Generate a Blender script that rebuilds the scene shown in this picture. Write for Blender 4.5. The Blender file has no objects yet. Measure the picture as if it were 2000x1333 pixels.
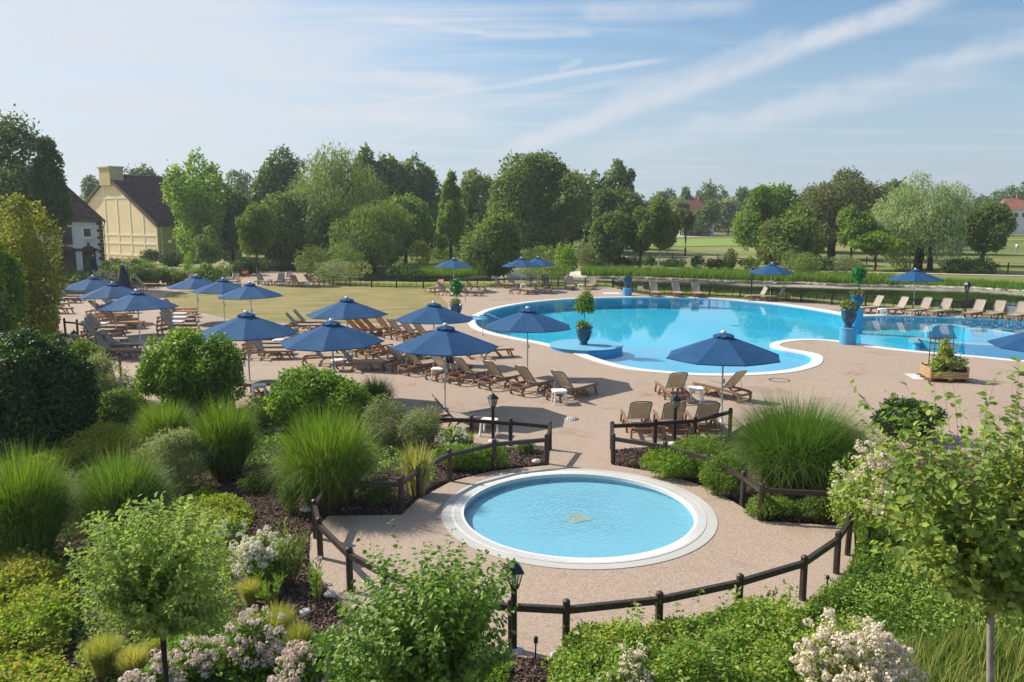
import bpy, math, random
import numpy as np
from mathutils import Vector, Matrix
from mathutils.geometry import tessellate_polygon

S = bpy.context.scene
C = S.collection
R = math.radians

# ------------------------------------------------------------------ camera
F_PX, CX, CY, HORIZON, EYE = 1560.0, 1000.0, 666.5, 427.0, 5.8
PITCH = math.atan((CY - HORIZON) / F_PX)
cam_data = bpy.data.cameras.new('camera')
cam_data.sensor_width = 36.0
cam_data.lens = 36.0 * F_PX / 2000.0
cam_data.clip_start = 0.1
cam_data.clip_end = 3000
cam = bpy.data.objects.new('camera', cam_data)
C.objects.link(cam)
cam.location = (0, 0, EYE)
cam.rotation_euler = (math.pi / 2 - PITCH, 0, 0)
S.camera = cam

# ------------------------------------------------------------------ sun, sky, exposure
SUN_DIR = Vector((-0.86, 0.41, 0.81)).normalized()
SUN_EL = math.asin(SUN_DIR.z)
SUN_AZ = math.atan2(SUN_DIR.x, SUN_DIR.y)
sun_data = bpy.data.lights.new('sun', 'SUN')
sun_data.energy = 4.6
sun_data.angle = R(0.55)
sun_data.color = (1.0, 0.93, 0.82)
sun = bpy.data.objects.new('sun', sun_data)
C.objects.link(sun)
sun.rotation_euler = (-SUN_DIR).to_track_quat('-Z', 'Y').to_euler()
S.view_settings.view_transform = 'Standard'
S.view_settings.look = 'None'
S.view_settings.exposure = 0.52
S.view_settings.gamma = 1.0
S.view_settings.use_curve_mapping = False
S.cycles.max_bounces = 8
S.cycles.transparent_max_bounces = 10
S.cycles.diffuse_bounces = 3
S.cycles.glossy_bounces = 3
S.cycles.caustics_reflective = False
S.cycles.caustics_refractive = False
S.cycles.sample_clamp_indirect = 6.0
try:
    S.cycles.use_denoising = True
    S.cycles.denoiser = 'OPENIMAGEDENOISE'
    S.cycles.denoising_prefilter = 'FAST'
except Exception:
    pass


def view_dir(px, py):
    x = (px - CX) / F_PX
    y = -(py - CY) / F_PX
    st, ct = math.sin(PITCH), math.cos(PITCH)
    return Vector((x, ct + y * st, -st + y * ct))


def G(px, py, z=0.0):
    """point of the ground plane at height z that the photograph shows at px, py"""
    d = view_dir(px, py)
    t = (z - EYE) / d.z
    return Vector((d.x * t, d.y * t, z))


def Pd(px, py, dist):
    """point at distance dist (along Y) that the photograph shows at px, py"""
    d = view_dir(px, py)
    t = dist / d.y
    return Vector((d.x * t, dist, EYE + d.z * t))


class NT:
    """tiny node-tree helper"""

    def __init__(self, tree):
        self.t = tree
        self.n = tree.nodes
        self.l = tree.links

    def new(self, typ, **kw):
        n = self.n.new(typ)
        for k, v in kw.items():
            setattr(n, k, v)
        return n

    def put(self, sock, v):
        if hasattr(v, 'is_output') or isinstance(v, bpy.types.NodeSocket):
            self.l.new(v, sock)
        elif isinstance(v, (tuple, list)) and len(v) == 3 and sock.type == 'RGBA':
            sock.default_value = (*v, 1)
        else:
            sock.default_value = v

    def math(self, op, a, b=0.0, c=None, clamp=False):
        n = self.new('ShaderNodeMath', operation=op, use_clamp=clamp)
        self.put(n.inputs[0], a)
        self.put(n.inputs[1], b)
        if c is not None:
            self.put(n.inputs[2], c)
        return n.outputs[0]

    def vmath(self, op, a, b=None, out=0):
        n = self.new('ShaderNodeVectorMath', operation=op)
        self.put(n.inputs[0], a)
        if b is not None:
            self.put(n.inputs[1], b)
        return n.outputs['Value'] if op in ('DOT_PRODUCT', 'LENGTH') else n.outputs[0]

    def mix(self, f, a, b, blend='MIX'):
        n = self.new('ShaderNodeMix', data_type='RGBA', blend_type=blend)
        n.clamp_factor = True
        self.put(n.inputs[0], f)
        self.put(n.inputs[6], a)
        self.put(n.inputs[7], b)
        return n.outputs[2]

    def noise(self, vec=None, scale=5.0, detail=3.0, rough=0.55, col=False, dist=0.0):
        n = self.new('ShaderNodeTexNoise')
        n.inputs['Scale'].default_value = scale
        n.inputs['Detail'].default_value = detail
        n.inputs['Roughness'].default_value = rough
        n.inputs['Distortion'].default_value = dist
        if vec is not None:
            self.l.new(vec, n.inputs['Vector'])
        return n.outputs['Color' if col else 'Fac']

    def ramp(self, fac, stops):
        n = self.new('ShaderNodeValToRGB')
        cr = n.color_ramp
        while len(cr.elements) < len(stops):
            cr.elements.new(0.5)
        for e, (p, c) in zip(cr.elements, stops):
            e.position = p
            e.color = (*c, 1) if len(c) == 3 else c
        self.l.new(fac, n.inputs[0])
        return n.outputs[0]

    def smooth(self, v, a, b, lo=0.0, hi=1.0):
        n = self.new('ShaderNodeMapRange', interpolation_type='SMOOTHSTEP')
        self.put(n.inputs[0], v)
        n.inputs[1].default_value = a
        n.inputs[2].default_value = b
        n.inputs[3].default_value = lo
        n.inputs[4].default_value = hi
        return n.outputs[0]

    def scale_vec(self, vec, s, rot=(0, 0, 0)):
        n = self.new('ShaderNodeMapping')
        self.l.new(vec, n.inputs['Vector'])
        n.inputs['Scale'].default_value = s
        n.inputs['Rotation'].default_value = rot
        return n.outputs[0]


def make_world():
    w = bpy.data.worlds.new('World')
    S.world = w
    w.use_nodes = True
    nt = NT(w.node_tree)
    bg = nt.n['Background']
    sky = nt.new('ShaderNodeTexSky', sky_type='NISHITA')
    sky.sun_disc = False
    sky.sun_elevation = SUN_EL
    sky.sun_rotation = SUN_AZ
    sky.altitude = 50
    sky.air_density = 1.0
    sky.dust_density = 1.6
    sky.ozone_density = 1.5
    tc = nt.new('ShaderNodeTexCoord')
    d = nt.vmath('NORMALIZE', tc.outputs['Generated'])
    sep = nt.new('ShaderNodeSeparateXYZ')
    nt.l.new(d, sep.inputs[0])
    z = nt.math('MAXIMUM', sep.outputs[2], 0.0)
    # flat layer of thin cloud seen in perspective
    inv = nt.math('DIVIDE', 1.0, nt.math('ADD', z, 0.06))
    cmb = nt.new('ShaderNodeCombineXYZ')
    nt.l.new(nt.math('MULTIPLY', sep.outputs[0], inv), cmb.inputs[0])
    nt.l.new(nt.math('MULTIPLY', sep.outputs[1], inv), cmb.inputs[1])
    q = cmb.outputs[0]
    streak = nt.noise(nt.scale_vec(q, (0.55, 2.6, 1), (0, 0, R(-14))), 1.0, 7, 0.62, dist=0.7)
    broad = nt.noise(nt.scale_vec(q, (0.22, 0.5, 1), (0, 0, R(-10))), 1.0, 3, 0.5)
    left = nt.smooth(sep.outputs[0], -0.75, 0.5, 1.0, 0.0)
    dens = nt.math('ADD', nt.math('MULTIPLY', streak, 0.85), nt.math('MULTIPLY', broad, 0.55))
    dens = nt.math('ADD', dens, nt.math('MULTIPLY', left, 0.50))
    cirrus = nt.smooth(dens, 0.70, 1.14, 0.0, 0.85)
    fine = nt.noise(nt.scale_vec(q, (0.9, 7.0, 1), (0, 0, R(-22))), 1.3, 6, 0.65)
    cirrus = nt.math('MULTIPLY', cirrus, nt.smooth(fine, 0.2, 0.75, 0.6, 1.1))
    # vapour trails: great-circle segments
    wob = nt.math('SUBTRACT', nt.noise(d, 9.0, 5, 0.62), 0.5)
    wob2 = nt.math('SUBTRACT', nt.noise(d, 30.0, 4, 0.65), 0.5)
    total = cirrus
    TRAILS = [  # x0, y0, x1, y1, half width rad, strength, wobble
        (930, 318, 1900, -30, 0.0145, 0.60, 0.016),
        (1120, 318, 1990, 120, 0.0200, 0.26, 0.030),
        (1420, 250, 2100, 40, 0.0140, 0.24, 0.030),
        (1180, 200, 1560, 60, 0.010, 0.30, 0.02),
        (695, 214, 1330, 112, 0.0042, 0.50, 0.006),
        (905, 217, 1240, 158, 0.0050, 0.26, 0.012),
        (715, 290, 850, 246, 0.0025, 0.35, 0.003),
        (430, 135, 960, 172, 0.0120, 0.62, 0.016),
        (20, 190, 990, 242, 0.0150, 0.62, 0.018),
        (730, 36, 960, 66, 0.0040, 0.45, 0.010),
        (930, 70, 1165, 68, 0.0050, 0.40, 0.008),
        (1330, 245, 1720, 190, 0.0120, 0.22, 0.02),
        (1760, 130, 2060, 85, 0.0090, 0.30, 0.012),
        (1120, 30, 1480, 10, 0.0120, 0.35, 0.016),
        (-100, 90, 760, 110, 0.0220, 0.55, 0.030),
        (-200, 30, 560, 20, 0.0200, 0.50, 0.030),
        (1090, 140, 1140, 118, 0.0050, 0.30, 0.006)]
    for (x0, y0, x1, y1, hw, st, wb) in TRAILS:
        a = view_dir(x0, y0).normalized()
        b = view_dir(x1, y1).normalized()
        n = a.cross(b).normalized()
        mid = (a + b).normalized()
        tan = n.cross(mid).normalized()
        half = abs((b - a).dot(tan)) / 2
        dist = nt.vmath('DOT_PRODUCT', d, tuple(n))
        dist = nt.math('ADD', dist, nt.math('MULTIPLY', wob, wb))
        dist = nt.math('ADD', dist, nt.math('MULTIPLY', wob2, wb * 0.6))
        dist = nt.math('ABSOLUTE', dist)
        prof = nt.smooth(dist, hw * .15, hw * 1.3, 1.0, 0.0)
        al = nt.math('ABSOLUTE', nt.vmath('DOT_PRODUCT', d, tuple(tan)))
        end = nt.smooth(al, half * 0.72, half * 1.08, 1.0, 0.0)
        front = nt.math('GREATER_THAN', nt.vmath('DOT_PRODUCT', d, tuple(mid)), 0.3)
        v = nt.math('MULTIPLY', nt.math('MULTIPLY', prof, end), nt.math('MULTIPLY', front, min(.9, st * 1.35)))
        v = nt.math('MULTIPLY', v, nt.smooth(wob2, -0.35, 0.25, 0.45, 1.1))
        total = nt.math('SUBTRACT', nt.math('ADD', total, v), nt.math('MULTIPLY', total, v))
    SKY_K = 0.10
    clear = nt.mix(1.0, sky.outputs[0], (0.72, 0.89, 0.97), 'MULTIPLY')
    low = nt.smooth(z, 0.0, 0.26, 0.80, 0.0)
    clear = nt.mix(low, clear, (0.375 / SKY_K, 0.44 / SKY_K, 0.51 / SKY_K))
    veil = (0.485 / SKY_K, 0.515 / SKY_K, 0.56 / SKY_K)
    col = nt.mix(nt.math('MULTIPLY', total, 1.0, clamp=True), clear, veil)
    nt.l.new(col, bg.inputs[0])
    bg.inputs[1].default_value = SKY_K * 1.03


make_world()

# ------------------------------------------------------------------ mesh helpers
MATS = {}


def mesh_arrays(name, V, F):
    """V (n,3), F (m,k) -> mesh, fast"""
    V = np.ascontiguousarray(V, dtype=np.float32)
    F = np.ascontiguousarray(F, dtype=np.int32)
    me = bpy.data.meshes.new(name)
    k = F.shape[1]
    me.vertices.add(len(V))
    me.vertices.foreach_set('co', V.ravel())
    me.loops.add(F.size)
    me.loops.foreach_set('vertex_index', F.ravel())
    me.polygons.add(len(F))
    me.polygons.foreach_set('loop_start', np.arange(0, F.size, k, dtype=np.int32))
    me.update(calc_edges=True)
    return me


class MB:
    """collects boxes, tubes, lathes, prisms into one mesh"""

    def __init__(self):
        self.v = []
        self.f = []
        self.sm = []

    def add(self, verts, faces, smooth=False):
        o = len(self.v)
        self.v += [tuple(p) for p in verts]
        self.f += [tuple(i + o for i in f) for f in faces]
        self.sm += [smooth] * len(faces)
        return self

    def box(self, c, s, rot=None):
        x, y, z = s[0] / 2, s[1] / 2, s[2] / 2
        vs = [Vector(p) for p in ((-x, -y, -z), (x, -y, -z), (x, y, -z), (-x, y, -z),
                                  (-x, -y, z), (x, -y, z), (x, y, z), (-x, y, z))]
        if rot is not None:
            m = rot if isinstance(rot, Matrix) else Matrix.Rotation(rot, 3, 'Z')
            vs = [m @ p for p in vs]
        c = Vector(c)
        return self.add([p + c for p in vs], [(0, 3, 2, 1), (4, 5, 6, 7), (0, 1, 5, 4), (1, 2, 6, 5), (2, 3, 7, 6), (3, 0, 4, 7)])

    def bbox(self, c, s, b=0.01, rot=None):
        """box with chamfered vertical and top edges"""
        x, y, z = s[0] / 2, s[1] / 2, s[2] / 2
        b = min(b, x * .45, y * .45, z * .45)
        rings = []
        for (dz, k) in ((-z, 0), (z - b, 0), (z, b)):
            rings.append([Vector((sx, sy, dz)) for sx, sy in (
                (-x + b + k, -y + k), (x - b - k, -y + k), (x - k, -y + b + k), (x - k, y - b - k),
                (x - b - k, y - k), (-x + b + k, y - k), (-x + k, y - b - k), (-x + k, -y + b + k))])
        m = rot if isinstance(rot, Matrix) else Matrix.Rotation(rot or 0, 3, 'Z')
        c = Vector(c)
        vs = [m @ p + c for r in rings for p in r]
        fs = [tuple(range(7, -1, -1)), tuple(range(16, 24))]
        for r in range(2):
            for i in range(8):
                j = (i + 1) % 8
                fs.append((r * 8 + i, r * 8 + j, r * 8 + 8 + j, r * 8 + 8 + i))
        return self.add(vs, fs)

    def tube(self, pts, rad, n=6, rect=None, up=(0, 0, 1), smooth=True, caps=True):
        """sweep a circle of radius rad (number or list) or a rect (w,h) along pts"""
        pts = [Vector(p) for p in pts]
        if rect is not None:
            w, h = rect[0] / 2, rect[1] / 2
            prof = [(-w, -h), (w, -h), (w, h), (-w, h)]
            n = 4
            smooth = False
        vs = []
        for i, p in enumerate(pts):
            a = pts[max(i - 1, 0)]
            b = pts[min(i + 1, len(pts) - 1)]
            t = (b - a).normalized()
            u = Vector(up)
            s = t.cross(u)
            if s.length < 1e-3:
                s = t.cross(Vector((1, 0, 0)) if abs(t.x) < .9 else Vector((0, 1, 0)))
            s.normalize()
            u2 = s.cross(t).normalized()
            if rect is None:
                r = rad[i] if isinstance(rad, (list, tuple)) else rad
                ring = [(r * math.cos(2 * math.pi * k / n), r * math.sin(2 * math.pi * k / n)) for k in range(n)]
            else:
                ring = prof
            vs += [p + s * x + u2 * y for x, y in ring]
        fs = []
        for i in range(len(pts) - 1):
            for k in range(n):
                j = (k + 1) % n
                fs.append((i * n + k, i * n + j, (i + 1) * n + j, (i + 1) * n + k))
        self.add(vs, fs, smooth)
        if caps:
            m = len(pts) - 1
            self.add([vs[k] for k in range(n)][::-1], [tuple(range(n))])
            self.add([vs[m * n + k] for k in range(n)], [tuple(range(n))])
        return self

    def lathe(self, prof, n=20, c=(0, 0, 0), smooth=True, a0=0.0):
        c = Vector(c)
        vs = []
        for r, z in prof:
            vs += [c + Vector((r * math.cos(a0 + 2 * math.pi * k / n), r * math.sin(a0 + 2 * math.pi * k / n), z)) for k in range(n)]
        fs = []
        for i in range(len(prof) - 1):
            for k in range(n):
                j = (k + 1) % n
                fs.append((i * n + k, i * n + j, (i + 1) * n + j, (i + 1) * n + k))
        self.add(vs, fs, smooth)
        if prof[0][0] > 1e-4:
            self.add(vs[:n][::-1], [tuple(range(n))])
        if prof[-1][0] > 1e-4:
            self.add(vs[-n:], [tuple(range(n))])
        return self

    def poly(self, pts2, z0, z1, holes=()):
        """prism over a 2-D polygon"""
        loops = [list(pts2)] + [list(h) for h in holes]
        flat = [p for l in loops for p in l]
        tris = tessellate_polygon([[Vector((x, y, 0)) for x, y in l] for l in loops])
        o = len(flat)
        vs = [(x, y, z1) for x, y in flat] + [(x, y, z0) for x, y in flat]
        fs = []
        for a, b, c in tris:
            A, B, D = flat[a], flat[b], flat[c]
            cr = (B[0] - A[0]) * (D[1] - A[1]) - (B[1] - A[1]) * (D[0] - A[0])
            if cr < 0:
                b, c = c, b
            fs += [(a, b, c), (o + a, o + c, o + b)]
        k = 0
        for l in loops:
            m = len(l)
            for i in range(m):
                a, b = k + i, k + (i + 1) % m
                fs.append((a, a + o, b + o, b))
            k += m
        return self.add(vs, fs)

    def mesh(self, name):
        me = bpy.data.meshes.new(name)
        me.from_pydata(self.v, [], self.f)
        me.polygons.foreach_set('use_smooth', self.sm)
        me.update()
        return me


def obj(name, data, mat=None, parent=None, loc=None, rotz=None):
    if isinstance(data, MB):
        data = data.mesh(name)
    if mat is not None and len(data.materials) == 0:
        data.materials.append(MATS[mat] if isinstance(mat, str) else mat)
    o = bpy.data.objects.new(name, data)
    C.objects.link(o)
    if parent is not None:
        o.parent = parent
    if loc is not None:
        o.location = loc
    if rotz is not None:
        o.rotation_euler = (0, 0, rotz)
    return o


def tag(o, label=None, cat=None, group=None, kind=None):
    if label:
        o['label'] = label
    if cat:
        o['category'] = cat
    if group:
        o['group'] = group
    if kind:
        o['kind'] = kind
    return o


def thing(name, label, cat, loc=(0, 0, 0), rotz=0.0, group=None):
    o = bpy.data.objects.new(name, None)
    C.objects.link(o)
    o.empty_display_size = 0.2
    o.location = loc
    o.rotation_euler = (0, 0, rotz)
    return tag(o, label, cat, group)


def dup(root, loc, rotz, label, group=None):
    kids = {}
    for o in KIDS.get(root.name) or []:
        kids.setdefault(o.parent.name, []).append(o)

    def rec(src, parent):
        c = src.copy()
        C.objects.link(c)
        if parent is not None:
            c.parent = parent
        for k in kids.get(src.name, []):
            rec(k, c)
        return c

    r = rec(root, None)
    r.location = loc
    r.rotation_euler = (0, 0, rotz)
    tag(r, label, None, group)
    return r


KIDS = {}


def remember(root):
    """note a prototype's descendants once so copies need no scene search"""
    out, todo = [], [root]
    allo = [o for o in C.objects if o.parent is not None]
    while todo:
        p = todo.pop()
        for o in allo:
            if o.parent is p:
                out.append(o)
                todo.append(o)
    KIDS[root.name] = out


def catmull(pts, per=8, closed=True):
    pts = [Vector((p[0], p[1], 0)) for p in pts]
    n = len(pts)
    out = []
    rng = range(n if closed else n - 1)
    for i in rng:
        if closed:
            p0, p1, p2, p3 = pts[(i - 1) % n], pts[i], pts[(i + 1) % n], pts[(i + 2) % n]
        else:
            p0, p1, p2, p3 = pts[max(i - 1, 0)], pts[i], pts[i + 1], pts[min(i + 2, n - 1)]
        for k in range(per):
            t = k / per
            q = 0.5 * ((2 * p1) + (-p0 + p2) * t + (2 * p0 - 5 * p1 + 4 * p2 - p3) * t * t + (-p0 + 3 * p1 - 3 * p2 + p3) * t ** 3)
            out.append((q.x, q.y))
    if not closed:
        out.append((pts[-1].x, pts[-1].y))
    return out


def area2(p):
    return sum(p[i][0] * p[(i + 1) % len(p)][1] - p[(i + 1) % len(p)][0] * p[i][1] for i in range(len(p))) / 2


def offset(poly, d):
    """offset a closed polyline outwards by d"""
    s = 1 if area2(poly) > 0 else -1
    n = len(poly)
    out = []
    for i in range(n):
        a, b, c = poly[i - 1], poly[i], poly[(i + 1) % n]
        t = Vector((c[0] - a[0], c[1] - a[1]))
        if t.length < 1e-9:
            t = Vector((1, 0))
        t.normalize()
        out.append((b[0] + t.y * d * s, b[1] - t.x * d * s))
    return out


def inside(px, py, poly):
    """vectorised point in polygon"""
    P = np.asarray(poly)
    x0, y0 = P[:, 0], P[:, 1]
    x1, y1 = np.roll(x0, -1), np.roll(y0, -1)
    res = np.zeros(px.shape, bool)
    for a, b, c, d in zip(x0, y0, x1, y1):
        cond = ((b > py) != (d > py))
        if b != d:
            xi = a + (py - b) * (c - a) / (d - b)
            res ^= cond & (px < xi)
    return res


def sdist(px, py, poly):
    """distance to polygon edge, negative inside"""
    P = np.asarray(poly, float)
    A = P
    B = np.roll(P, -1, 0)
    best = np.full(px.shape, 1e9)
    for (a, b) in zip(A, B):
        e = b - a
        L = max(e @ e, 1e-12)
        t = np.clip(((px - a[0]) * e[0] + (py - a[1]) * e[1]) / L, 0, 1)
        dx = px - a[0] - t * e[0]
        dy = py - a[1] - t * e[1]
        best = np.minimum(best, dx * dx + dy * dy)
    best = np.sqrt(best)
    return np.where(inside(px, py, poly), -best, best)


def sheet(name, outer, holes, z, mat, thick=0.05):
    mb = MB().poly(outer, z - thick, z, holes)
    return obj(name, mb, mat)


def gpoly(pts, z=0.0):
    return [tuple(G(x, y, z)[:2]) for x, y in pts]


# ------------------------------------------------------------------ materials
def mat(name, build):
    m = bpy.data.materials.new(name)
    m.use_nodes = True
    nt = NT(m.node_tree)
    nt.n.clear()
    out = nt.new('ShaderNodeOutputMaterial')
    sh = build(nt)
    nt.l.new(sh, out.inputs[0])
    MATS[name] = m
    return m


def principled(nt, col, rough=0.6, spec=0.4, metal=0.0, normal=None, **kw):
    p = nt.new('ShaderNodeBsdfPrincipled')
    nt.put(p.inputs['Base Color'], col)
    nt.put(p.inputs['Roughness'], rough)
    p.inputs['Specular IOR Level'].default_value = spec
    p.inputs['Metallic'].default_value = metal
    for k, v in kw.items():
        nt.put(p.inputs[k], v)
    if normal is not None:
        nt.l.new(normal, p.inputs['Normal'])
    return p.outputs[0]


def bump(nt, h, strength=0.3, dist=0.02):
    b = nt.new('ShaderNodeBump')
    b.inputs['Strength'].default_value = strength
    b.inputs['Distance'].default_value = dist
    nt.l.new(h, b.inputs['Height'])
    return b.outputs[0]


def objco(nt):
    return nt.new('ShaderNodeTexCoord').outputs['Object']


def pos(nt):
    return nt.new('ShaderNodeNewGeometry').outputs['Position']


def simple(name, col, rough=0.55, spec=0.4, metal=0.0, var=0.15, scale=6.0, grain=None):
    def b(nt):
        c = objco(nt)
        n = nt.noise(c, scale, 4, 0.6)
        k = nt.ramp(n, [(0.25, tuple(x * (1 - var) for x in col)), (0.75, tuple(min(1, x * (1 + var)) for x in col))])
        nm = None
        if grain:
            nm = bump(nt, nt.noise(c, grain, 3, 0.6), 0.25, 0.01)
        return principled(nt, k, rough, spec, metal, nm)
    return mat(name, b)


def leafmat(name, c0, c1, c2=None, trans=0.35, rough=0.5, spec=0.2, dead=False):
    rough, spec, trans = rough + 0.1, spec * 0.65, trans + 0.05

    """leaf: hue varies leaf by leaf and clump by clump; thin leaves let light through"""
    gain = (1.75 if name.startswith('leaf') else 1.55) if not name.startswith('petal') else 0.92
    tint = (1.07, 1.0, 0.88) if gain > 1 else (1, 1, 1)
    c0, c1 = tuple(x * gain * k for x, k in zip(c0, tint)), tuple(x * gain * k for x, k in zip(c1, tint))
    c2 = tuple(x * gain * k for x, k in zip(c2, tint)) if c2 else None

    def b(nt):
        g = nt.new('ShaderNodeNewGeometry')
        oi = nt.new('ShaderNodeObjectInfo')
        rnd = g.outputs['Random Per Island']
        clump = nt.noise(pos(nt), 0.55, 3, 0.6)
        f = nt.math('ADD', nt.math('MULTIPLY', rnd, 0.55), nt.math('MULTIPLY', clump, 0.75))
        f = nt.math('ADD', f, nt.math('MULTIPLY', nt.math('SUBTRACT', oi.outputs['Random'], 0.5), 0.25))
        stops = [(0.25, c0), (0.95, c1)] if c2 is None else [(0.2, c0), (0.72, c1), (1.0, c2)]
        col = nt.ramp(f, stops)
        if dead:
            sp = nt.new('ShaderNodeSeparateXYZ')
            nt.l.new(objco(nt), sp.inputs[0])
            col = nt.mix(nt.math('MULTIPLY', nt.smooth(sp.outputs[2], 0.1, 0.75, 0.85, 0.0), nt.smooth(rnd, 0.25, 0.8, 0.25, 1.0)), col, (0.17, 0.115, 0.045))
        p = principled(nt, col, rough, spec)
        t = nt.new('ShaderNodeBsdfTranslucent')
        warm = nt.mix(1.0, col, (1.35, 1.45, 0.75), 'MULTIPLY')
        nt.l.new(warm, t.inputs[0])
        mx = nt.new('ShaderNodeMixShader')
        mx.inputs[0].default_value = trans
        nt.l.new(p, mx.inputs[1])
        nt.l.new(t.outputs[0], mx.inputs[2])
        return mx.outputs[0]
    return mat(name, b)


def m_deck(nt):
    c = pos(nt)
    speck = nt.new('ShaderNodeTexVoronoi')
    speck.inputs['Scale'].default_value = 72.0
    nt.l.new(c, speck.inputs['Vector'])
    chip = nt.new('ShaderNodeSeparateColor')
    nt.l.new(speck.outputs['Color'], chip.inputs[0])
    base = nt.ramp(chip.outputs[0], [(0.0, (0.20, 0.140, 0.100)), (0.2, (0.305, 0.225, 0.168)), (0.6, (0.385, 0.296, 0.228)), (1.0, (0.48, 0.390, 0.315))])
    big = nt.noise(c, 0.28, 5, 0.6)
    base = nt.mix(nt.smooth(big, 0.42, 0.72, 0.0, 0.5), base, (0.41, 0.315, 0.24))
    stain = nt.noise(c, 0.55, 6, 0.68, dist=0.6)
    base = nt.mix(nt.smooth(stain, 0.54, 0.72, 0.0, 0.55), base, (0.20, 0.125, 0.08))
    st2 = nt.noise(c, 3.1, 5, 0.7)
    base = nt.mix(nt.smooth(st2, 0.55, 0.8, 0.0, 0.22), base, (0.20, 0.135, 0.095))
    nm = bump(nt, speck.outputs['Distance'], 0.35, 0.006)
    return principled(nt, base, 0.82, 0.25, 0, nm)


mat('deck_gravel', m_deck)


def m_lawn(nt):
    c = pos(nt)
    s = nt.noise(nt.scale_vec(c, (0.35, 1.3, 1)), 0.8, 6, 0.65)
    base = nt.ramp(s, [(0.32, (0.165, 0.160, 0.052)), (0.5, (0.265, 0.225, 0.088)), (0.68, (0.385, 0.295, 0.145))])
    f = nt.noise(c, 22.0, 4, 0.7)
    base = nt.mix(nt.smooth(f, 0.35, 0.7, 0.0, 0.5), base, (0.145, 0.14, 0.045))
    return principled(nt, base, 0.85, 0.15, 0, bump(nt, f, 0.6, 0.03))


mat('lawn_turf', m_lawn)


def m_fairway(nt):
    c = pos(nt)
    s = nt.noise(nt.scale_vec(c, (0.02, 0.05, 1)), 1.0, 5, 0.6)
    base = nt.ramp(s, [(0.30, (0.115, 0.14, 0.042)), (0.45, (0.18, 0.205, 0.064)), (0.58, (0.26, 0.25, 0.10)), (0.75, (0.33, 0.275, 0.14))])
    f = nt.noise(c, 4.0, 5, 0.7)
    base = nt.mix(nt.smooth(f, 0.35, 0.75, 0.0, 0.45), base, (0.13, 0.16, 0.04))
    return principled(nt, base, 0.9, 0.1, 0, bump(nt, f, 0.6, 0.1))


mat('fairway_grass', m_fairway)


def m_green(nt):
    c = pos(nt)
    f = nt.noise(c, 1.5, 5, 0.7)
    base = nt.ramp(f, [(0.3, (0.18, 0.25, 0.055)), (0.7, (0.23, 0.30, 0.075))])
    return principled(nt, base, 0.9, 0.1)


mat('mown_green', m_green)


def m_mulch(nt):
    c = pos(nt)
    v = nt.new('ShaderNodeTexVoronoi')
    v.inputs['Scale'].default_value = 26.0
    nt.l.new(nt.scale_vec(c, (1, 1.6, 1)), v.inputs['Vector'])
    s = nt.new('ShaderNodeSeparateColor')
    nt.l.new(v.outputs['Color'], s.inputs[0])
    base = nt.ramp(s.outputs[0], [(0.0, (0.022, 0.013, 0.010)), (0.5, (0.075, 0.045, 0.035)), (0.85, (0.15, 0.10, 0.08)), (1.0, (0.24, 0.18, 0.15))])
    g = nt.noise(c, 0.7, 4, 0.6)
    base = nt.mix(nt.smooth(g, 0.55, 0.75, 0.0, 0.6), base, (0.075, 0.085, 0.025))
    return principled(nt, base, 0.9, 0.15, 0, bump(nt, v.outputs['Distance'], 0.8, 0.03))


mat('bark_mulch', m_mulch)


def m_chip(nt):
    g = nt.new('ShaderNodeNewGeometry')
    base = nt.ramp(g.outputs['Random Per Island'], [(0.0, (0.03, 0.017, 0.013)), (0.5, (0.10, 0.06, 0.045)), (0.85, (0.19, 0.125, 0.10)), (1.0, (0.32, 0.25, 0.21))])
    return principled(nt, base, 0.85, 0.2)


mat('bark_chip', m_chip)


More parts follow.
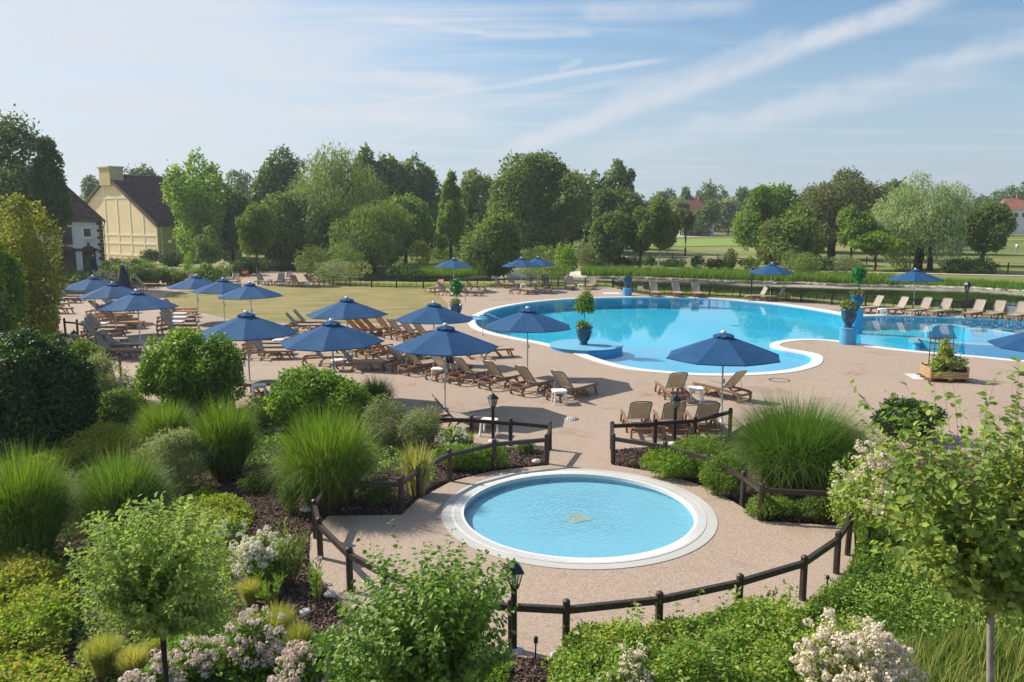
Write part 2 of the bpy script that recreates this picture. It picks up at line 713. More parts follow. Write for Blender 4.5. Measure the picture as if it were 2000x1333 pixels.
def water(name, tint, bump_scale, bump_str, rings=None, rough=0.0):
    def b(nt):
        c = pos(nt)
        h = nt.noise(nt.scale_vec(c, (1, 1, 1)), bump_scale, 3, 0.5)
        if rings is not None:
            sub = nt.vmath('SUBTRACT', c, tuple(rings))
            r = nt.vmath('LENGTH', sub)
            ph = nt.math('ADD', nt.math('MULTIPLY', r, 58.0), nt.math('MULTIPLY', nt.noise(c, 2.4, 4, 0.6), 26.0))
            w = nt.math('SINE', ph)
            fall = nt.smooth(r, 0.2, 2.1, 1.0, 0.12)
            h = nt.math('ADD', nt.math('MULTIPLY', h, 0.6), nt.math('MULTIPLY', nt.math('MULTIPLY', w, fall), 0.16))
        nm = bump(nt, h, bump_str, 0.05)
        gm = nt.new('ShaderNodeNewGeometry')
        cs = nt.math('ABSOLUTE', nt.vmath('DOT_PRODUCT', nm, gm.outputs['Incoming']))
        # exact reflectance of a water surface, index 1.33
        c = nt.math('MAXIMUM', cs, 0.001)
        g = nt.math('SQRT', nt.math('ADD', nt.math('MULTIPLY', c, c), 1.33 * 1.33 - 1.0))
        gp, gm_ = nt.math('ADD', g, c), nt.math('SUBTRACT', g, c)
        ra = nt.math('DIVIDE', gm_, gp)
        rb = nt.math('DIVIDE', nt.math('SUBTRACT', nt.math('MULTIPLY', c, gp), 1.0), nt.math('ADD', nt.math('MULTIPLY', c, gm_), 1.0))
        fr = nt.math('MULTIPLY', nt.math('MULTIPLY', nt.math('MULTIPLY', ra, ra), 0.5), nt.math('ADD', nt.math('MULTIPLY', rb, rb), 1.0), clamp=True)
        gl = nt.new('ShaderNodeBsdfGlossy')
        gl.inputs['Roughness'].default_value = rough
        nt.l.new(nm, gl.inputs['Normal'])
        tr = nt.new('ShaderNodeBsdfTransparent')
        tr.inputs[0].default_value = (*tint, 1)
        mx = nt.new('ShaderNodeMixShader')
        nt.l.new(fr, mx.inputs[0])
        nt.l.new(tr.outputs[0], mx.inputs[1])
        nt.l.new(gl.outputs[0], mx.inputs[2])
        return mx.outputs[0]
    return mat(name, b)


def m_pond(nt):
    c = pos(nt)
    h = nt.noise(nt.scale_vec(c, (0.6, 1.6, 1)), 2.2, 3, 0.55)
    nm = bump(nt, h, 0.07, 0.04)
    weed = nt.noise(nt.scale_vec(c, (0.25, 0.8, 1)), 0.6, 5, 0.65)
    col = nt.mix(nt.smooth(weed, 0.58, 0.7, 0, 1), (0.010, 0.012, 0.008), (0.030, 0.036, 0.014))
    return principled(nt, col, nt.smooth(weed, 0.6, 0.72, 0.02, 0.12), 0.16, 0, nm, IOR=1.33)


mat('pond_water', m_pond)


def paint(name, c0, c1, rough=0.5):
    def b(nt):
        c = pos(nt)
        n = nt.noise(c, 0.8, 5, 0.6)
        n2 = nt.noise(c, 14.0, 4, 0.7)
        col = nt.ramp(n, [(0.3, c0), (0.7, c1)])
        col = nt.mix(nt.smooth(n2, 0.55, 0.85, 0.0, 0.2), col, tuple(x * 0.75 for x in c0))
        return principled(nt, col, rough, 0.35)
    return mat(name, b)


paint('pool_paint', (0.02, 0.52, 0.76), (0.03, 0.56, 0.80))
paint('pool_depth_tint', (0.10, 0.45, 0.68), (0.125, 0.49, 0.71))  # same pool paint, recoloured in place of light absorption by depth
paint('kid_pool_paint', (0.175, 0.445, 0.56), (0.20, 0.475, 0.59))
paint('pedestal_paint', (0.065, 0.30, 0.56), (0.08, 0.335, 0.60))
paint('island_paint', (0.13, 0.39, 0.57), (0.16, 0.43, 0.60))
paint('coping_white', (0.62, 0.61, 0.58), (0.70, 0.69, 0.67), 0.6)
paint('coping_grey', (0.42, 0.41, 0.38), (0.50, 0.49, 0.465), 0.7)
paint('bench_paint', (0.36, 0.60, 0.70), (0.42, 0.65, 0.74), 0.5)
water('pool_water', (0.90, 0.985, 1.0), 1.5, 0.045)
simple('grate_beige', (0.32, 0.42, 0.36), 0.8, var=0.25, scale=14)
simple('drain_dark', (0.03, 0.09, 0.13), 0.7)
simple('stone_white', (0.62, 0.61, 0.58), 0.85, var=0.25, scale=9, grain=25)
simple('stone_kerb', (0.66, 0.60, 0.49), 0.9, var=0.3, scale=1.5, grain=9)
simple('path_gravel', (0.52, 0.47, 0.38), 0.9, var=0.18, scale=2)
simple('slab_grey', (0.55, 0.56, 0.57), 0.8, var=0.12)


def m_fencewood(nt):
    c = objco(nt)
    g = nt.noise(nt.scale_vec(c, (14, 14, 2)), 3.0, 5, 0.65)
    col = nt.ramp(g, [(0.3, (0.016, 0.010, 0.008)), (0.55, (0.042, 0.027, 0.021)), (0.8, (0.12, 0.088, 0.072))])
    return principled(nt, col, 0.5, 0.5, 0, bump(nt, g, 0.3, 0.006))


mat('fence_wood', m_fencewood)
simple('fence_black', (0.022, 0.019, 0.018), 0.6, var=0.3)
simple('lantern_green', (0.012, 0.030, 0.024), 0.35, 0.5)
simple('post_black', (0.012, 0.012, 0.013), 0.4, 0.5)


def m_glass(nt):
    g = nt.new('ShaderNodeBsdfGlossy')
    g.inputs['Roughness'].default_value = 0.05
    t = nt.new('ShaderNodeBsdfTransparent')
    t.inputs[0].default_value = (0.88, 0.92, 0.92, 1)
    lw = nt.new('ShaderNodeLayerWeight')
    lw.inputs[0].default_value = 0.35
    mx = nt.new('ShaderNodeMixShader')
    nt.l.new(lw.outputs['Fresnel'], mx.inputs[0])
    nt.l.new(t.outputs[0], mx.inputs[1])
    nt.l.new(g.outputs[0], mx.inputs[2])
    return mx.outputs[0]


mat('lantern_glass', m_glass)
simple('bulb_white', (0.7, 0.68, 0.6), 0.4)
simple('window_glass', (0.016, 0.018, 0.022), 0.08, 0.6)


def m_canopy(nt):
    c = objco(nt)
    w = nt.noise(c, 160.0, 2, 0.5)
    n = nt.noise(c, 2.2, 4, 0.6)
    oi = nt.new('ShaderNodeObjectInfo')
    col = nt.ramp(n, [(0.3, (0.013, 0.068, 0.178)), (0.7, (0.020, 0.092, 0.225))])
    col = nt.mix(nt.math('MULTIPLY', oi.outputs['Random'], 0.4), col, (0.036, 0.128, 0.27))
    wr = nt.noise(nt.scale_vec(c, (1, 1, .4)), 7.0, 3, 0.5, dist=1.5)
    p = principled(nt, col, 0.8, 0.25, 0, bump(nt, nt.math('ADD', nt.math('MULTIPLY', w, .15), nt.math('MULTIPLY', wr, 1.0)), 0.22, 0.03))
    t = nt.new('ShaderNodeBsdfTranslucent')
    nt.l.new(col, t.inputs[0])
    mx = nt.new('ShaderNodeMixShader')
    mx.inputs[0].default_value = 0.20
    nt.l.new(p, mx.inputs[1])
    nt.l.new(t.outputs[0], mx.inputs[2])
    return mx.outputs[0]


mat('canopy_blue', m_canopy)
simple('canopy_navy', (0.010, 0.022, 0.058), 0.85, var=0.3)
simple('white_plastic', (0.80, 0.80, 0.79), 0.4, 0.45, var=0.04)
simple('pole_white', (0.66, 0.66, 0.67), 0.35, 0.5, 0.15, var=0.05)
simple('concrete', (0.36, 0.35, 0.33), 0.9, var=0.2)
simple('lounger_brown', (0.24, 0.125, 0.062), 0.5, 0.45, var=0.25, scale=9)
simple('lounger_honey', (0.40, 0.205, 0.085), 0.5, 0.45, var=0.2, scale=9)
simple('frame_grey', (0.15, 0.15, 0.15), 0.35, 0.5, 0.4, var=0.1)
simple('strut_grey', (0.55, 0.55, 0.55), 0.3, 0.5, 0.7, var=0.1)


def sling(name, c0, tr):
    def b(nt):
        c = objco(nt)
        w = nt.new('ShaderNodeTexWave')
        w.inputs['Scale'].default_value = 60
        nt.l.new(c, w.inputs['Vector'])
        n = nt.noise(c, 4, 3, 0.6)
        oi = nt.new('ShaderNodeObjectInfo')
        col = nt.ramp(n, [(0.3, tuple(x * 0.9 for x in c0)), (0.7, tuple(x * 1.1 for x in c0))])
        col = nt.mix(nt.math('MULTIPLY', oi.outputs['Random'], 0.25), col, tuple(x * 1.35 for x in c0))
        p = principled(nt, col, 0.75, 0.25, 0, bump(nt, w.outputs['Fac'], 0.1, 0.002))
        t = nt.new('ShaderNodeBsdfTranslucent')
        nt.l.new(col, t.inputs[0])
        mx = nt.new('ShaderNodeMixShader')
        mx.inputs[0].default_value = tr
        nt.l.new(p, mx.inputs[1])
        nt.l.new(t.outputs[0], mx.inputs[2])
        return mx.outputs[0]
    return mat(name, b)


sling('sling_taupe', (0.52, 0.445, 0.355), 0.38)
sling('sling_honey', (0.42, 0.24, 0.11), 0.2)
simple('towel_white', (0.78, 0.78, 0.77), 0.95, 0.1, var=0.06, scale=20, grain=60)


def m_glaze(nt):
    c = objco(nt)
    n = nt.noise(c, 5.0, 6, 0.65)
    col = nt.ramp(n, [(0.25, (0.004, 0.022, 0.045)), (0.5, (0.006, 0.060, 0.125)), (0.75, (0.010, 0.105, 0.19))])
    return principled(nt, col, 0.18, 0.6, 0, bump(nt, n, 0.3, 0.01))


mat('urn_glaze', m_glaze)
simple('steel', (0.62, 0.64, 0.66), 0.18, 0.5, 0.9, var=0.04)
simple('timber_light', (0.40, 0.255, 0.125), 0.7, var=0.25, scale=12)
simple('timber_red', (0.22, 0.075, 0.035), 0.6, var=0.25, scale=12)
simple('soil', (0.03, 0.02, 0.015), 0.95)


def m_bark(nt):
    c = objco(nt)
    n = nt.noise(nt.scale_vec(c, (4, 4, 0.8)), 3.0, 5, 0.7)
    col = nt.ramp(n, [(0.3, (0.035, 0.026, 0.020)), (0.7, (0.11, 0.085, 0.065))])
    return principled(nt, col, 0.9, 0.15, 0, bump(nt, n, 0.7, 0.03))


mat('bark', m_bark)
simple('bark_grey', (0.26, 0.23, 0.19), 0.85, var=0.35, scale=10, grain=20)
simple('bark_pale', (0.38, 0.36, 0.32), 0.85, var=0.35, scale=5)
simple('twig', (0.10, 0.075, 0.045), 0.8, var=0.3)
simple('twig_red', (0.16, 0.07, 0.045), 0.8, var=0.3)

leafmat('leaf_dark', (0.028, 0.055, 0.015), (0.076, 0.122, 0.033), None, 0.25, 0.42, 0.3)
leafmat('leaf_deep', (0.016, 0.038, 0.012), (0.044, 0.082, 0.023), None, 0.25)
leafmat('leaf_mid', (0.038, 0.070, 0.019), (0.102, 0.148, 0.040))
leafmat('leaf_olive', (0.050, 0.080, 0.022), (0.125, 0.165, 0.045))
leafmat('leaf_fresh', (0.050, 0.098, 0.020), (0.135, 0.205, 0.042))
leafmat('leaf_lime', (0.065, 0.125, 0.018), (0.165, 0.245, 0.038))
leafmat('leaf_willow', (0.060, 0.095, 0.028), (0.15, 0.20, 0.062))
leafmat('leaf_silver', (0.085, 0.125, 0.065), (0.23, 0.29, 0.165))
leafmat('leaf_grey', (0.075, 0.095, 0.055), (0.19, 0.22, 0.12))
leafmat('leaf_copper', (0.046, 0.062, 0.025), (0.115, 0.125, 0.055))
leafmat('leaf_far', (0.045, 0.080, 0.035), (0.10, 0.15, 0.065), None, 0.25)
leafmat('leaf_laurel', (0.022, 0.060, 0.010), (0.085, 0.16, 0.020), (0.21, 0.29, 0.035), 0.28, 0.35, 0.4)
leafmat('leaf_photinia', (0.010, 0.028, 0.009), (0.034, 0.078, 0.018), (0.085, 0.135, 0.028), 0.22, 0.38, 0.35)
leafmat('leaf_apple', (0.070, 0.120, 0.032), (0.165, 0.235, 0.070), (0.27, 0.32, 0.12), 0.38, 0.45)
leafmat('leaf_shrub', (0.034, 0.085, 0.016), (0.110, 0.19, 0.034), (0.22, 0.29, 0.070), 0.36, 0.30, 0.5)
leafmat('leaf_service', (0.045, 0.085, 0.020), (0.115, 0.175, 0.045), (0.205, 0.255, 0.065), 0.38, 0.45, 0.3)
leafmat('leaf_topiary', (0.006, 0.060, 0.014), (0.014, 0.13, 0.024), (0.05, 0.22, 0.05), 0.2, 0.3, 0.5)
leafmat('leaf_yellow', (0.085, 0.12, 0.018), (0.20, 0.225, 0.035), None, 0.35)
leafmat('leaf_spirea', (0.075, 0.13, 0.018), (0.18, 0.235, 0.035), (0.40, 0.22, 0.09), 0.35)
leafmat('leaf_rose', (0.028, 0.072, 0.016), (0.105, 0.185, 0.034), (0.24, 0.27, 0.065), 0.35, 0.4, 0.35)
leafmat('blade_bright', (0.034, 0.078, 0.010), (0.100, 0.172, 0.020), (0.175, 0.225, 0.045), 0.35, 0.4, 0.35, True)
leafmat('blade_green', (0.030, 0.074, 0.014), (0.085, 0.155, 0.028), (0.165, 0.205, 0.060), 0.35, 0.4, 0.35, True)
leafmat('blade_fine', (0.13, 0.165, 0.035), (0.27, 0.29, 0.085), (0.38, 0.33, 0.15), 0.35)
leafmat('blade_reed', (0.055, 0.115, 0.018), (0.14, 0.215, 0.036), None, 0.35)
leafmat('blade_straw', (0.14, 0.16, 0.05), (0.32, 0.30, 0.13), None, 0.35)
leafmat('blade_lawn', (0.026, 0.072, 0.010), (0.062, 0.130, 0.018), (0.115, 0.18, 0.035), 0.35)
leafmat('petal_white', (0.62, 0.56, 0.52), (0.82, 0.78, 0.74), None, 0.25, 0.6)
leafmat('petal_pink', (0.58, 0.42, 0.46), (0.80, 0.68, 0.70), None, 0.25, 0.6)
leafmat('petal_blush', (0.66, 0.53, 0.45), (0.82, 0.73, 0.66), None, 0.25, 0.6)
leafmat('petal_coral', (0.60, 0.13, 0.08), (0.75, 0.30, 0.18), None, 0.25, 0.6)
leafmat('petal_yellow', (0.65, 0.50, 0.06), (0.75, 0.62, 0.12), None, 0.25, 0.6)
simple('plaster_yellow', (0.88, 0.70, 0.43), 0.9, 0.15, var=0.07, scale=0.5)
simple('timber_cream', (0.90, 0.80, 0.62), 0.8, 0.2, var=0.05)
simple('plaster_shaded', (0.46, 0.42, 0.16), 0.9, 0.15, var=0.1)  # yellow plaster with the side wall's shade mixed into its colour
simple('plaster_white', (0.62, 0.64, 0.66), 0.9, 0.15, var=0.08, scale=0.8)
simple('quoin_brick', (0.10, 0.045, 0.035), 0.85, var=0.35, scale=2.5)
simple('door_red', (0.075, 0.018, 0.014), 0.5, var=0.2)
simple('chimney_yellow', (0.56, 0.46, 0.22), 0.9, var=0.12)


def m_rooftile(nt):
    g = nt.new('ShaderNodeNewGeometry')
    n = nt.noise(objco(nt), 0.6, 4, 0.6)
    f = nt.math('ADD', nt.math('MULTIPLY', g.outputs['Random Per Island'], 0.6), nt.math('MULTIPLY', n, 0.5))
    col = nt.ramp(f, [(0.2, (0.060, 0.034, 0.031)), (0.6, (0.115, 0.064, 0.057)), (0.95, (0.175, 0.105, 0.092))])
    return principled(nt, col, 0.8, 0.25)


mat('roof_tile', m_rooftile)
simple('roof_red', (0.30, 0.105, 0.07), 0.85, var=0.25, scale=1.2)
simple('sign_red', (0.42, 0.012, 0.030), 0.4, var=0.05)
simple('sign_white', (0.78, 0.78, 0.76), 0.5, var=0.03)
simple('skin', (0.50, 0.30, 0.21), 0.55, var=0.08)
simple('cloth_white', (0.72, 0.72, 0.70), 0.9, var=0.06)
simple('cloth_dark', (0.04, 0.045, 0.06), 0.9, var=0.1)
simple('cloth_grey', (0.30, 0.30, 0.31), 0.9, var=0.1)
simple('hair_brown', (0.05, 0.030, 0.018), 0.7, var=0.2)

# ------------------------------------------------------------------ outlines on the ground
POOL = catmull(gpoly([
    (930, 622), (960, 606), (1010, 595), (1065, 588), (1130, 583.5), (1200, 581.5), (1265, 581), (1330, 582), (1400, 584.5), (1460, 588.5),
    (1530, 595.5), (1590, 604), (1640, 613), (1668, 619), (1700, 617.5), (1760, 617), (1830, 619), (1900, 622), (2000, 627.5), (2140, 640),
    (2250, 665), (2220, 700), (2120, 712), (2000, 705), (1925, 698), (1820, 689), (1740, 681), (1680, 672), (1640, 666.5), (1590, 663), (1545, 664),
    (1513, 669), (1505, 675.5), (1525, 682.5), (1556, 688), (1580, 693), (1587, 701), (1578, 712), (1545, 722), (1500, 727.5),
    (1440, 730.5), (1370, 730.5), (1300, 726), (1230, 718), (1172, 703), (1125, 686), (1065, 671), (1000, 659), (955, 648), (932, 637)]), 8)
n_, f_ = G(1131, 1100, -0.06), G(1131, 932, -0.06)
KC = Vector((G(1131.5, 1013).x, (n_.y + f_.y) / 2, 0))
KR = (f_.y - n_.y) / 2
KID = [(KC.x + KR * math.cos(2 * math.pi * k / 96), KC.y + KR * math.sin(2 * math.pi * k / 96)) for k in range(96)]

INNER_POSTS = [(1067, 906), (965, 918), (879, 940), (818, 972), (784, 1002), (643, 1003), (617, 1051), (626, 1090), (684, 1155), (752, 1196), (858, 1240),
               (1000, 1268), (1105, 1272), (1286, 1252), (1441, 1214), (1567, 1172), (1633, 1120), (1655, 1084), (1634, 1025), (1485, 1016), (1450, 988),
               (1388, 951), (1298, 923), (1197, 905)]
DECK = gpoly([
    (20, 562), (70, 618), (135, 655), (196, 668), (212, 690), (226, 735), (300, 790), (420, 800), (560, 797), (640, 792), (740, 792), (800, 815),
    (850, 845), (866, 869), (1074, 879), (1072, 909), (1020, 914), (965, 920), (920, 930), (879, 942), (817, 975), (783, 1006), (640, 1008),
    (606, 1045), (604, 1095), (655, 1168), (740, 1218), (860, 1258), (985, 1280), (1105, 1292), (1290, 1272), (1452, 1232), (1580, 1184), (1650, 1128), (1670, 1082),
    (1668, 1040), (1640, 1027), (1485, 1018), (1450, 991), (1388, 954), (1298, 926), (1195, 908), (1192, 879), (1279, 872), (1356, 867), (1416, 852),
    (1450, 832), (1540, 832), (1650, 845), (1750, 868), (1850, 888), (2000, 905), (2500, 930), (2700, 700), (2300, 655), (2120, 630), (2000, 622), (1900, 614.5), (1800, 608), (1700, 601.5), (1600, 593.5),
    (1530, 587), (1460, 583), (1380, 579), (1300, 576.8), (1250, 574), (1213, 566), (1190, 561.5), (1100, 562), (960, 562), (850, 565), (760, 563.5),
    (690, 561), (650, 557), (625, 552), (605, 538), (640, 527), (600, 525), (540, 527), (480, 541), (420, 547), (330, 549), (250, 551), (120, 560)])
LAWN = catmull(gpoly([(322, 578), (345, 570), (400, 565), (480, 560.5), (560, 558), (640, 557), (720, 558), (785, 560), (820, 564), (850, 573), (868, 587),
                      (874, 600), (866, 613), (835, 623), (780, 629), (700, 632), (620, 632), (540, 630), (470, 626), (430, 619), (385, 609), (348, 598)]), 4)
WZ = -0.45
POND_FAR = [(690, 545), (800, 541.5), (960, 540.5), (1100, 540.5), (1240, 543), (1400, 549), (1600, 555.5), (1750, 559), (1900, 563), (2000, 569), (2200, 582), (2400, 600)]
POND_NEAR = [(2400, 672), (2200, 636), (2050, 620), (1950, 612), (1850, 606), (1750, 599.5), (1650, 592), (1560, 585), (1480, 580), (1400, 576.5), (1310, 573.5),
             (1260, 568), (1215, 557), (1150, 553.5), (1000, 553), (850, 555.5), (760, 555), (700, 552)]
POND = gpoly(POND_FAR + POND_NEAR, WZ)


def tz_base(x, y):
    x = np.asarray(x, float)
    y = np.asarray(y, float)
    r = np.clip(y - 104, 0, 220) * 0.0118 + np.clip(y - 324, 0, 3000) * 0.004
    und = np.clip((y - 98) / 40, 0, 1) * (0.35 * np.sin(x * 0.045 + 1.0) * np.sin(y * 0.06) + 0.25 * np.sin(x * 0.11 + y * 0.05))
    mound = 1.1 * np.exp(-((x - 66) / 30) ** 2 - ((y - 262) / 14) ** 2)
    return r + und + mound


def build_terrain():
    def axis(a, b, s, far, grow=1.22):
        v = list(np.arange(a, b + s / 2, s))
        d = s
        while v[-1] < far:
            d *= grow
            v.append(v[-1] + d)
        return v
    up = axis(0, 100, 1.0, 1300)
    xs = np.array([-q for q in axis(0, 75, 1.0, 1200)[::-1]][:-1] + up)
    ys = np.array(axis(-12, 130, 1.0, 1600))
    X, Y = np.meshgrid(xs, ys)
    Z = tz_base(X, Y)
    near = (np.abs(X) < 110) & (Y < 115)
    dk = np.full(X.shape, 99.0)
    dk[near] = sdist(X[near], Y[near], DECK)
    pl = np.full(X.shape, 99.0)
    pl[near] = np.minimum(sdist(X[near], Y[near], POOL), sdist(X[near], Y[near], KID))
    pd = np.full(X.shape, 99.0)
    pd[near] = sdist(X[near], Y[near], POND)
    Z = np.where(dk < 0.3, -0.3, Z - 0.03)
    Z = np.where(pl < 1.3, -2.4, Z)
    k = np.clip((-pd + 2.0) / 3.0, 0, 1)
    Z = Z * (1 - k) + (-1.35) * k
    bed = (dk > 0) & (Y < 47) & (X < 40) & (pl > 1.3)
    Z = np.where(bed, -0.2, Z)
    ny, nx = X.shape
    V = np.stack([X.ravel(), Y.ravel(), Z.ravel()], 1)
    i = np.arange(ny - 1)[:, None] * nx + np.arange(nx - 1)[None]
    Fq = np.stack([i, i + 1, i + nx + 1, i + nx], -1).reshape(-1, 4)
    me = mesh_arrays('terrain', V, Fq)
    me.polygons.foreach_set('use_smooth', np.ones(len(Fq), bool))
    tag(obj('terrain', me, 'fairway_grass'), kind='structure')
    # planting beds: finer sheet with a crumbly surface
    xs = np.arange(-34, 34.01, 0.25)
    ys = np.arange(-4, 47.01, 0.25)
    X, Y = np.meshgrid(xs, ys)
    rng = np.random.default_rng(5)
    Z = -0.035 + 0.03 * np.sin(X * 1.3) * np.sin(Y * 1.1 + 1) + rng.normal(0, 0.008, X.shape)
    dk = sdist(X, Y, DECK)
    kp = sdist(X, Y, KID)
    Z = np.where(dk < 0.02, -0.28, np.minimum(Z, -0.012 + 0.05 * np.clip(dk, 0, 1)))
    Z = np.where(kp < 1.0, -1.6, Z)
    pp = sdist(X, Y, POOL)
    Z = np.where(pp < 1.5, -2.3, Z)
    ny, nx = X.shape
    V = np.stack([X.ravel(), Y.ravel(), Z.ravel()], 1)
    i = np.arange(ny - 1)[:, None] * nx + np.arange(nx - 1)[None]
    me = mesh_arrays('planting_bed_ground', V, np.stack([i, i + 1, i + nx + 1, i + nx], -1).reshape(-1, 4))
    me.polygons.foreach_set('use_smooth', np.ones(len(me.polygons), bool))
    tag(obj('planting_bed_ground', me, 'bark_mulch'), kind='structure')


build_terrain()

# deck with holes for both pools
tag(sheet('pool_deck', DECK, [offset(POOL, 0.30), offset(KID, 0.30)], 0.0, 'deck_gravel', 0.12), kind='structure')
tag(sheet('lawn', LAWN, [], 0.014, 'lawn_turf', 0.014), kind='structure')


def ring(mb, inner, outer, z0, z1):
    n = len(inner)
    vs = [(x, y, z1) for x, y in inner] + [(x, y, z1) for x, y in outer] + [(x, y, z0) for x, y in outer] + [(x, y, z0) for x, y in inner]
    s = area2(inner) > 0
    fs = []
    for i in range(n):
        j = (i + 1) % n
        for a, b in ((0, n), (n, 2 * n), (3 * n, 0)):
            f = (a + i, b + i, b + j, a + j)
            fs.append(f if s else f[::-1])
    mb.add(vs, fs)


def pool_thing(name, label, cat, outline, depth, shell, cop_w, outer_w, paint_name, level):
    t = thing(name, label, cat)
    base = obj('basin', MB().poly(outline, -depth - 0.05, -depth), paint_name, t)
    mb = MB()
    ring(mb, outline, offset(outline, 0.06), -depth, 0.0)
    obj('basin_wall', mb, paint_name, t)
    mb = MB()
    ring(mb, offset(outline, -0.03), offset(outline, cop_w), -0.06, 0.022)
    obj('coping', mb, 'coping_white', t)
    if outer_w:
        mb = MB()
        ring(mb, offset(outline, cop_w), offset(outline, cop_w + outer_w), -0.05, 0.012)
        obj('outer_border', mb, 'coping_grey', t)
    o = obj('water', MB().poly(offset(outline, 0.03), -depth - 0.2, level), shell, t)
    return t


t = pool_thing('swimming_pool', 'large curving blue swimming pool with white edge', 'swimming pool', POOL, 0.80, 'pool_water', 0.42, 0.0, 'pool_paint', -0.045)
# shallow shelf on the near side: same outline, cut by a curve
SHELF_CUT = gpoly([(1060, 652), (1140, 650), (1220, 651), (1300, 653), (1380, 652), (1440, 651), (1500, 654), (1560, 659), (1600, 664)], -0.3)
cutoff = [(x, y) for x, y in SHELF_CUT]
near_edge = []
for p in POOL:
    pxl = p
    if KC.y < p[1] < G(0, 660, 0).y + 1.5 and G(1065, 671).x - 0.2 <= p[0] <= G(1590, 663).x and p[1] < G(0, 662).y + 0.6:
        near_edge.append(p)
shelf = offset(POOL, -0.01)


def clip_to(polyA, f):
    """keep the part of polygon A where f(x,y) <= 0"""
    out = []
    n = len(polyA)
    for i in range(n):
        a, b = polyA[i], polyA[(i + 1) % n]
        fa, fb = f(*a), f(*b)
        if fa <= 0:
            out.append(a)
        if (fa <= 0) != (fb <= 0):
            k = fa / (fa - fb)
            out.append((a[0] + (b[0] - a[0]) * k, a[1] + (b[1] - a[1]) * k))
    return out


CUTY = np.array(cutoff)


def shelf_f(x, y):
    lim = np.interp(x, CUTY[:, 0], CUTY[:, 1])
    if x > CUTY[-1, 0]:
        lim = CUTY[-1, 1] - (x - CUTY[-1, 0]) * 4
    if x < CUTY[0, 0]:
        lim = CUTY[0, 1] - (CUTY[0, 0] - x) * 3
    return y - lim


obj('shallow_shelf', MB().poly(clip_to(shelf, shelf_f), -0.79, -0.30), 'pool_depth_tint', t)
# second, lower step
obj('pool_step', MB().poly(clip_to(shelf, lambda x, y: shelf_f(x, y - 0.9)), -0.795, -0.52), 'pool_depth_tint', t)
# floor drains
for (px, py, r) in ((1363, 600, .5), (1397, 609, .3), (1487, 612, .55), (1434, 643, .25), (1590, 628, .3), (1720, 650, .35)):
    c = G(px, py, -1.0)
    obj('floor_drain', MB().lathe([(r, -0.80), (r, -0.785), (0.0001, -0.78)], 20, (c.x, c.y, 0)), 'drain_dark', t)
# curved seat walls under the right-hand water
for pts in (((1813, 647), (1815, 639), (1835, 634.5), (1870, 636), (1900, 643), (1930, 644), (1965, 650), (2000, 656), (2060, 668)),
            ((1790, 669), (1783, 664), (1795, 661), (1830, 667), (1890, 672), (1950, 675), (2010, 677))):
    c = catmull(gpoly(pts, -0.1), 6, False)
    sw = obj('seat_wall', MB().tube([(x, y, -0.46) for x, y in c], 0, rect=(0.34, 0.64)).lathe([(.17, -.79), (.17, -.142), (.001, -.142)], 16, (c[0][0], c[0][1], 0)), 'pool_paint', t)
    obj('seat_cap', MB().tube([(x, y, -0.108) for x, y in c], 0, rect=(0.40, 0.06)).lathe([(.20, -.14), (.20, -.0795), (.001, -.079)], 20, (c[0][0], c[0][1], 0), smooth=False), 'bench_paint', sw)
for pts in (((1905, 647), (1960, 652), (2040, 660), (2100, 672), (2000, 674), (1900, 672), (1895, 658)),):
    obj('shallow_shelf', MB().poly(catmull(gpoly(pts, -0.25), 4), -0.79, -0.22), 'pool_depth_tint', t)
# round platforms at the pool edge
c = G(1145, 676, 0.1)
o = thing('round_island', 'low round pale blue platform with a potted tree on top, at pool edge', 'platform', (c.x, c.y, 0))
obj('drum', MB().lathe([(1.62, -1.0), (1.62, 0.10), (1.60, 0.125), (0.001, 0.13)], 56, smooth=False), 'pedestal_paint', o)
obj('top_slab', MB().lathe([(1.66, 0.131), (1.67, 0.145), (1.67, 0.17), (1.65, 0.18), (0.001, 0.182)], 56, smooth=False), 'island_paint', o)
ISLAND = Vector((c.x, c.y, 0.182))
c = G(922, 622.5)
o = thing('corner_platform', 'small flat pale blue round platform beside the tall urn and handrail', 'platform', (c.x, c.y, 0))
obj('top_slab', MB().lathe([(0.92, -0.6), (0.92, 0.03), (0.90, 0.045), (0.001, 0.047)], 40, smooth=False), 'island_paint', o)

# handrail into the pool
a, b = G(943, 656), G(985, 640)
o = thing('pool_handrail', 'bent stainless steel handrail descending into the pool by the parasol', 'handrail', (a.x, a.y, 0))
hp = [(0, 0, 0.02), (0, 0, 0.98)]
dirv = Vector((1.0, 0.8, 0)).normalized()
for k in range(1, 6):
    an = R(18 * k)
    hp.append((dirv.x * 0.14 * (1 - math.cos(an)), dirv.y * 0.14 * (1 - math.cos(an)), 0.98 + 0.14 * math.sin(an)))
hp += [(dirv.x * 0.35, dirv.y * 0.35, 1.08), (dirv.x * 1.6, dirv.y * 1.6, 0.52), (dirv.x * 1.68, dirv.y * 1.68, -0.5)]
obj('rail_tube', MB().tube(hp, 0.022, 8), 'steel', o)
obj('base_flange', MB().lathe([(0.07, 0.0), (0.07, 0.02), (0.03, 0.03)], 14), 'steel', o)

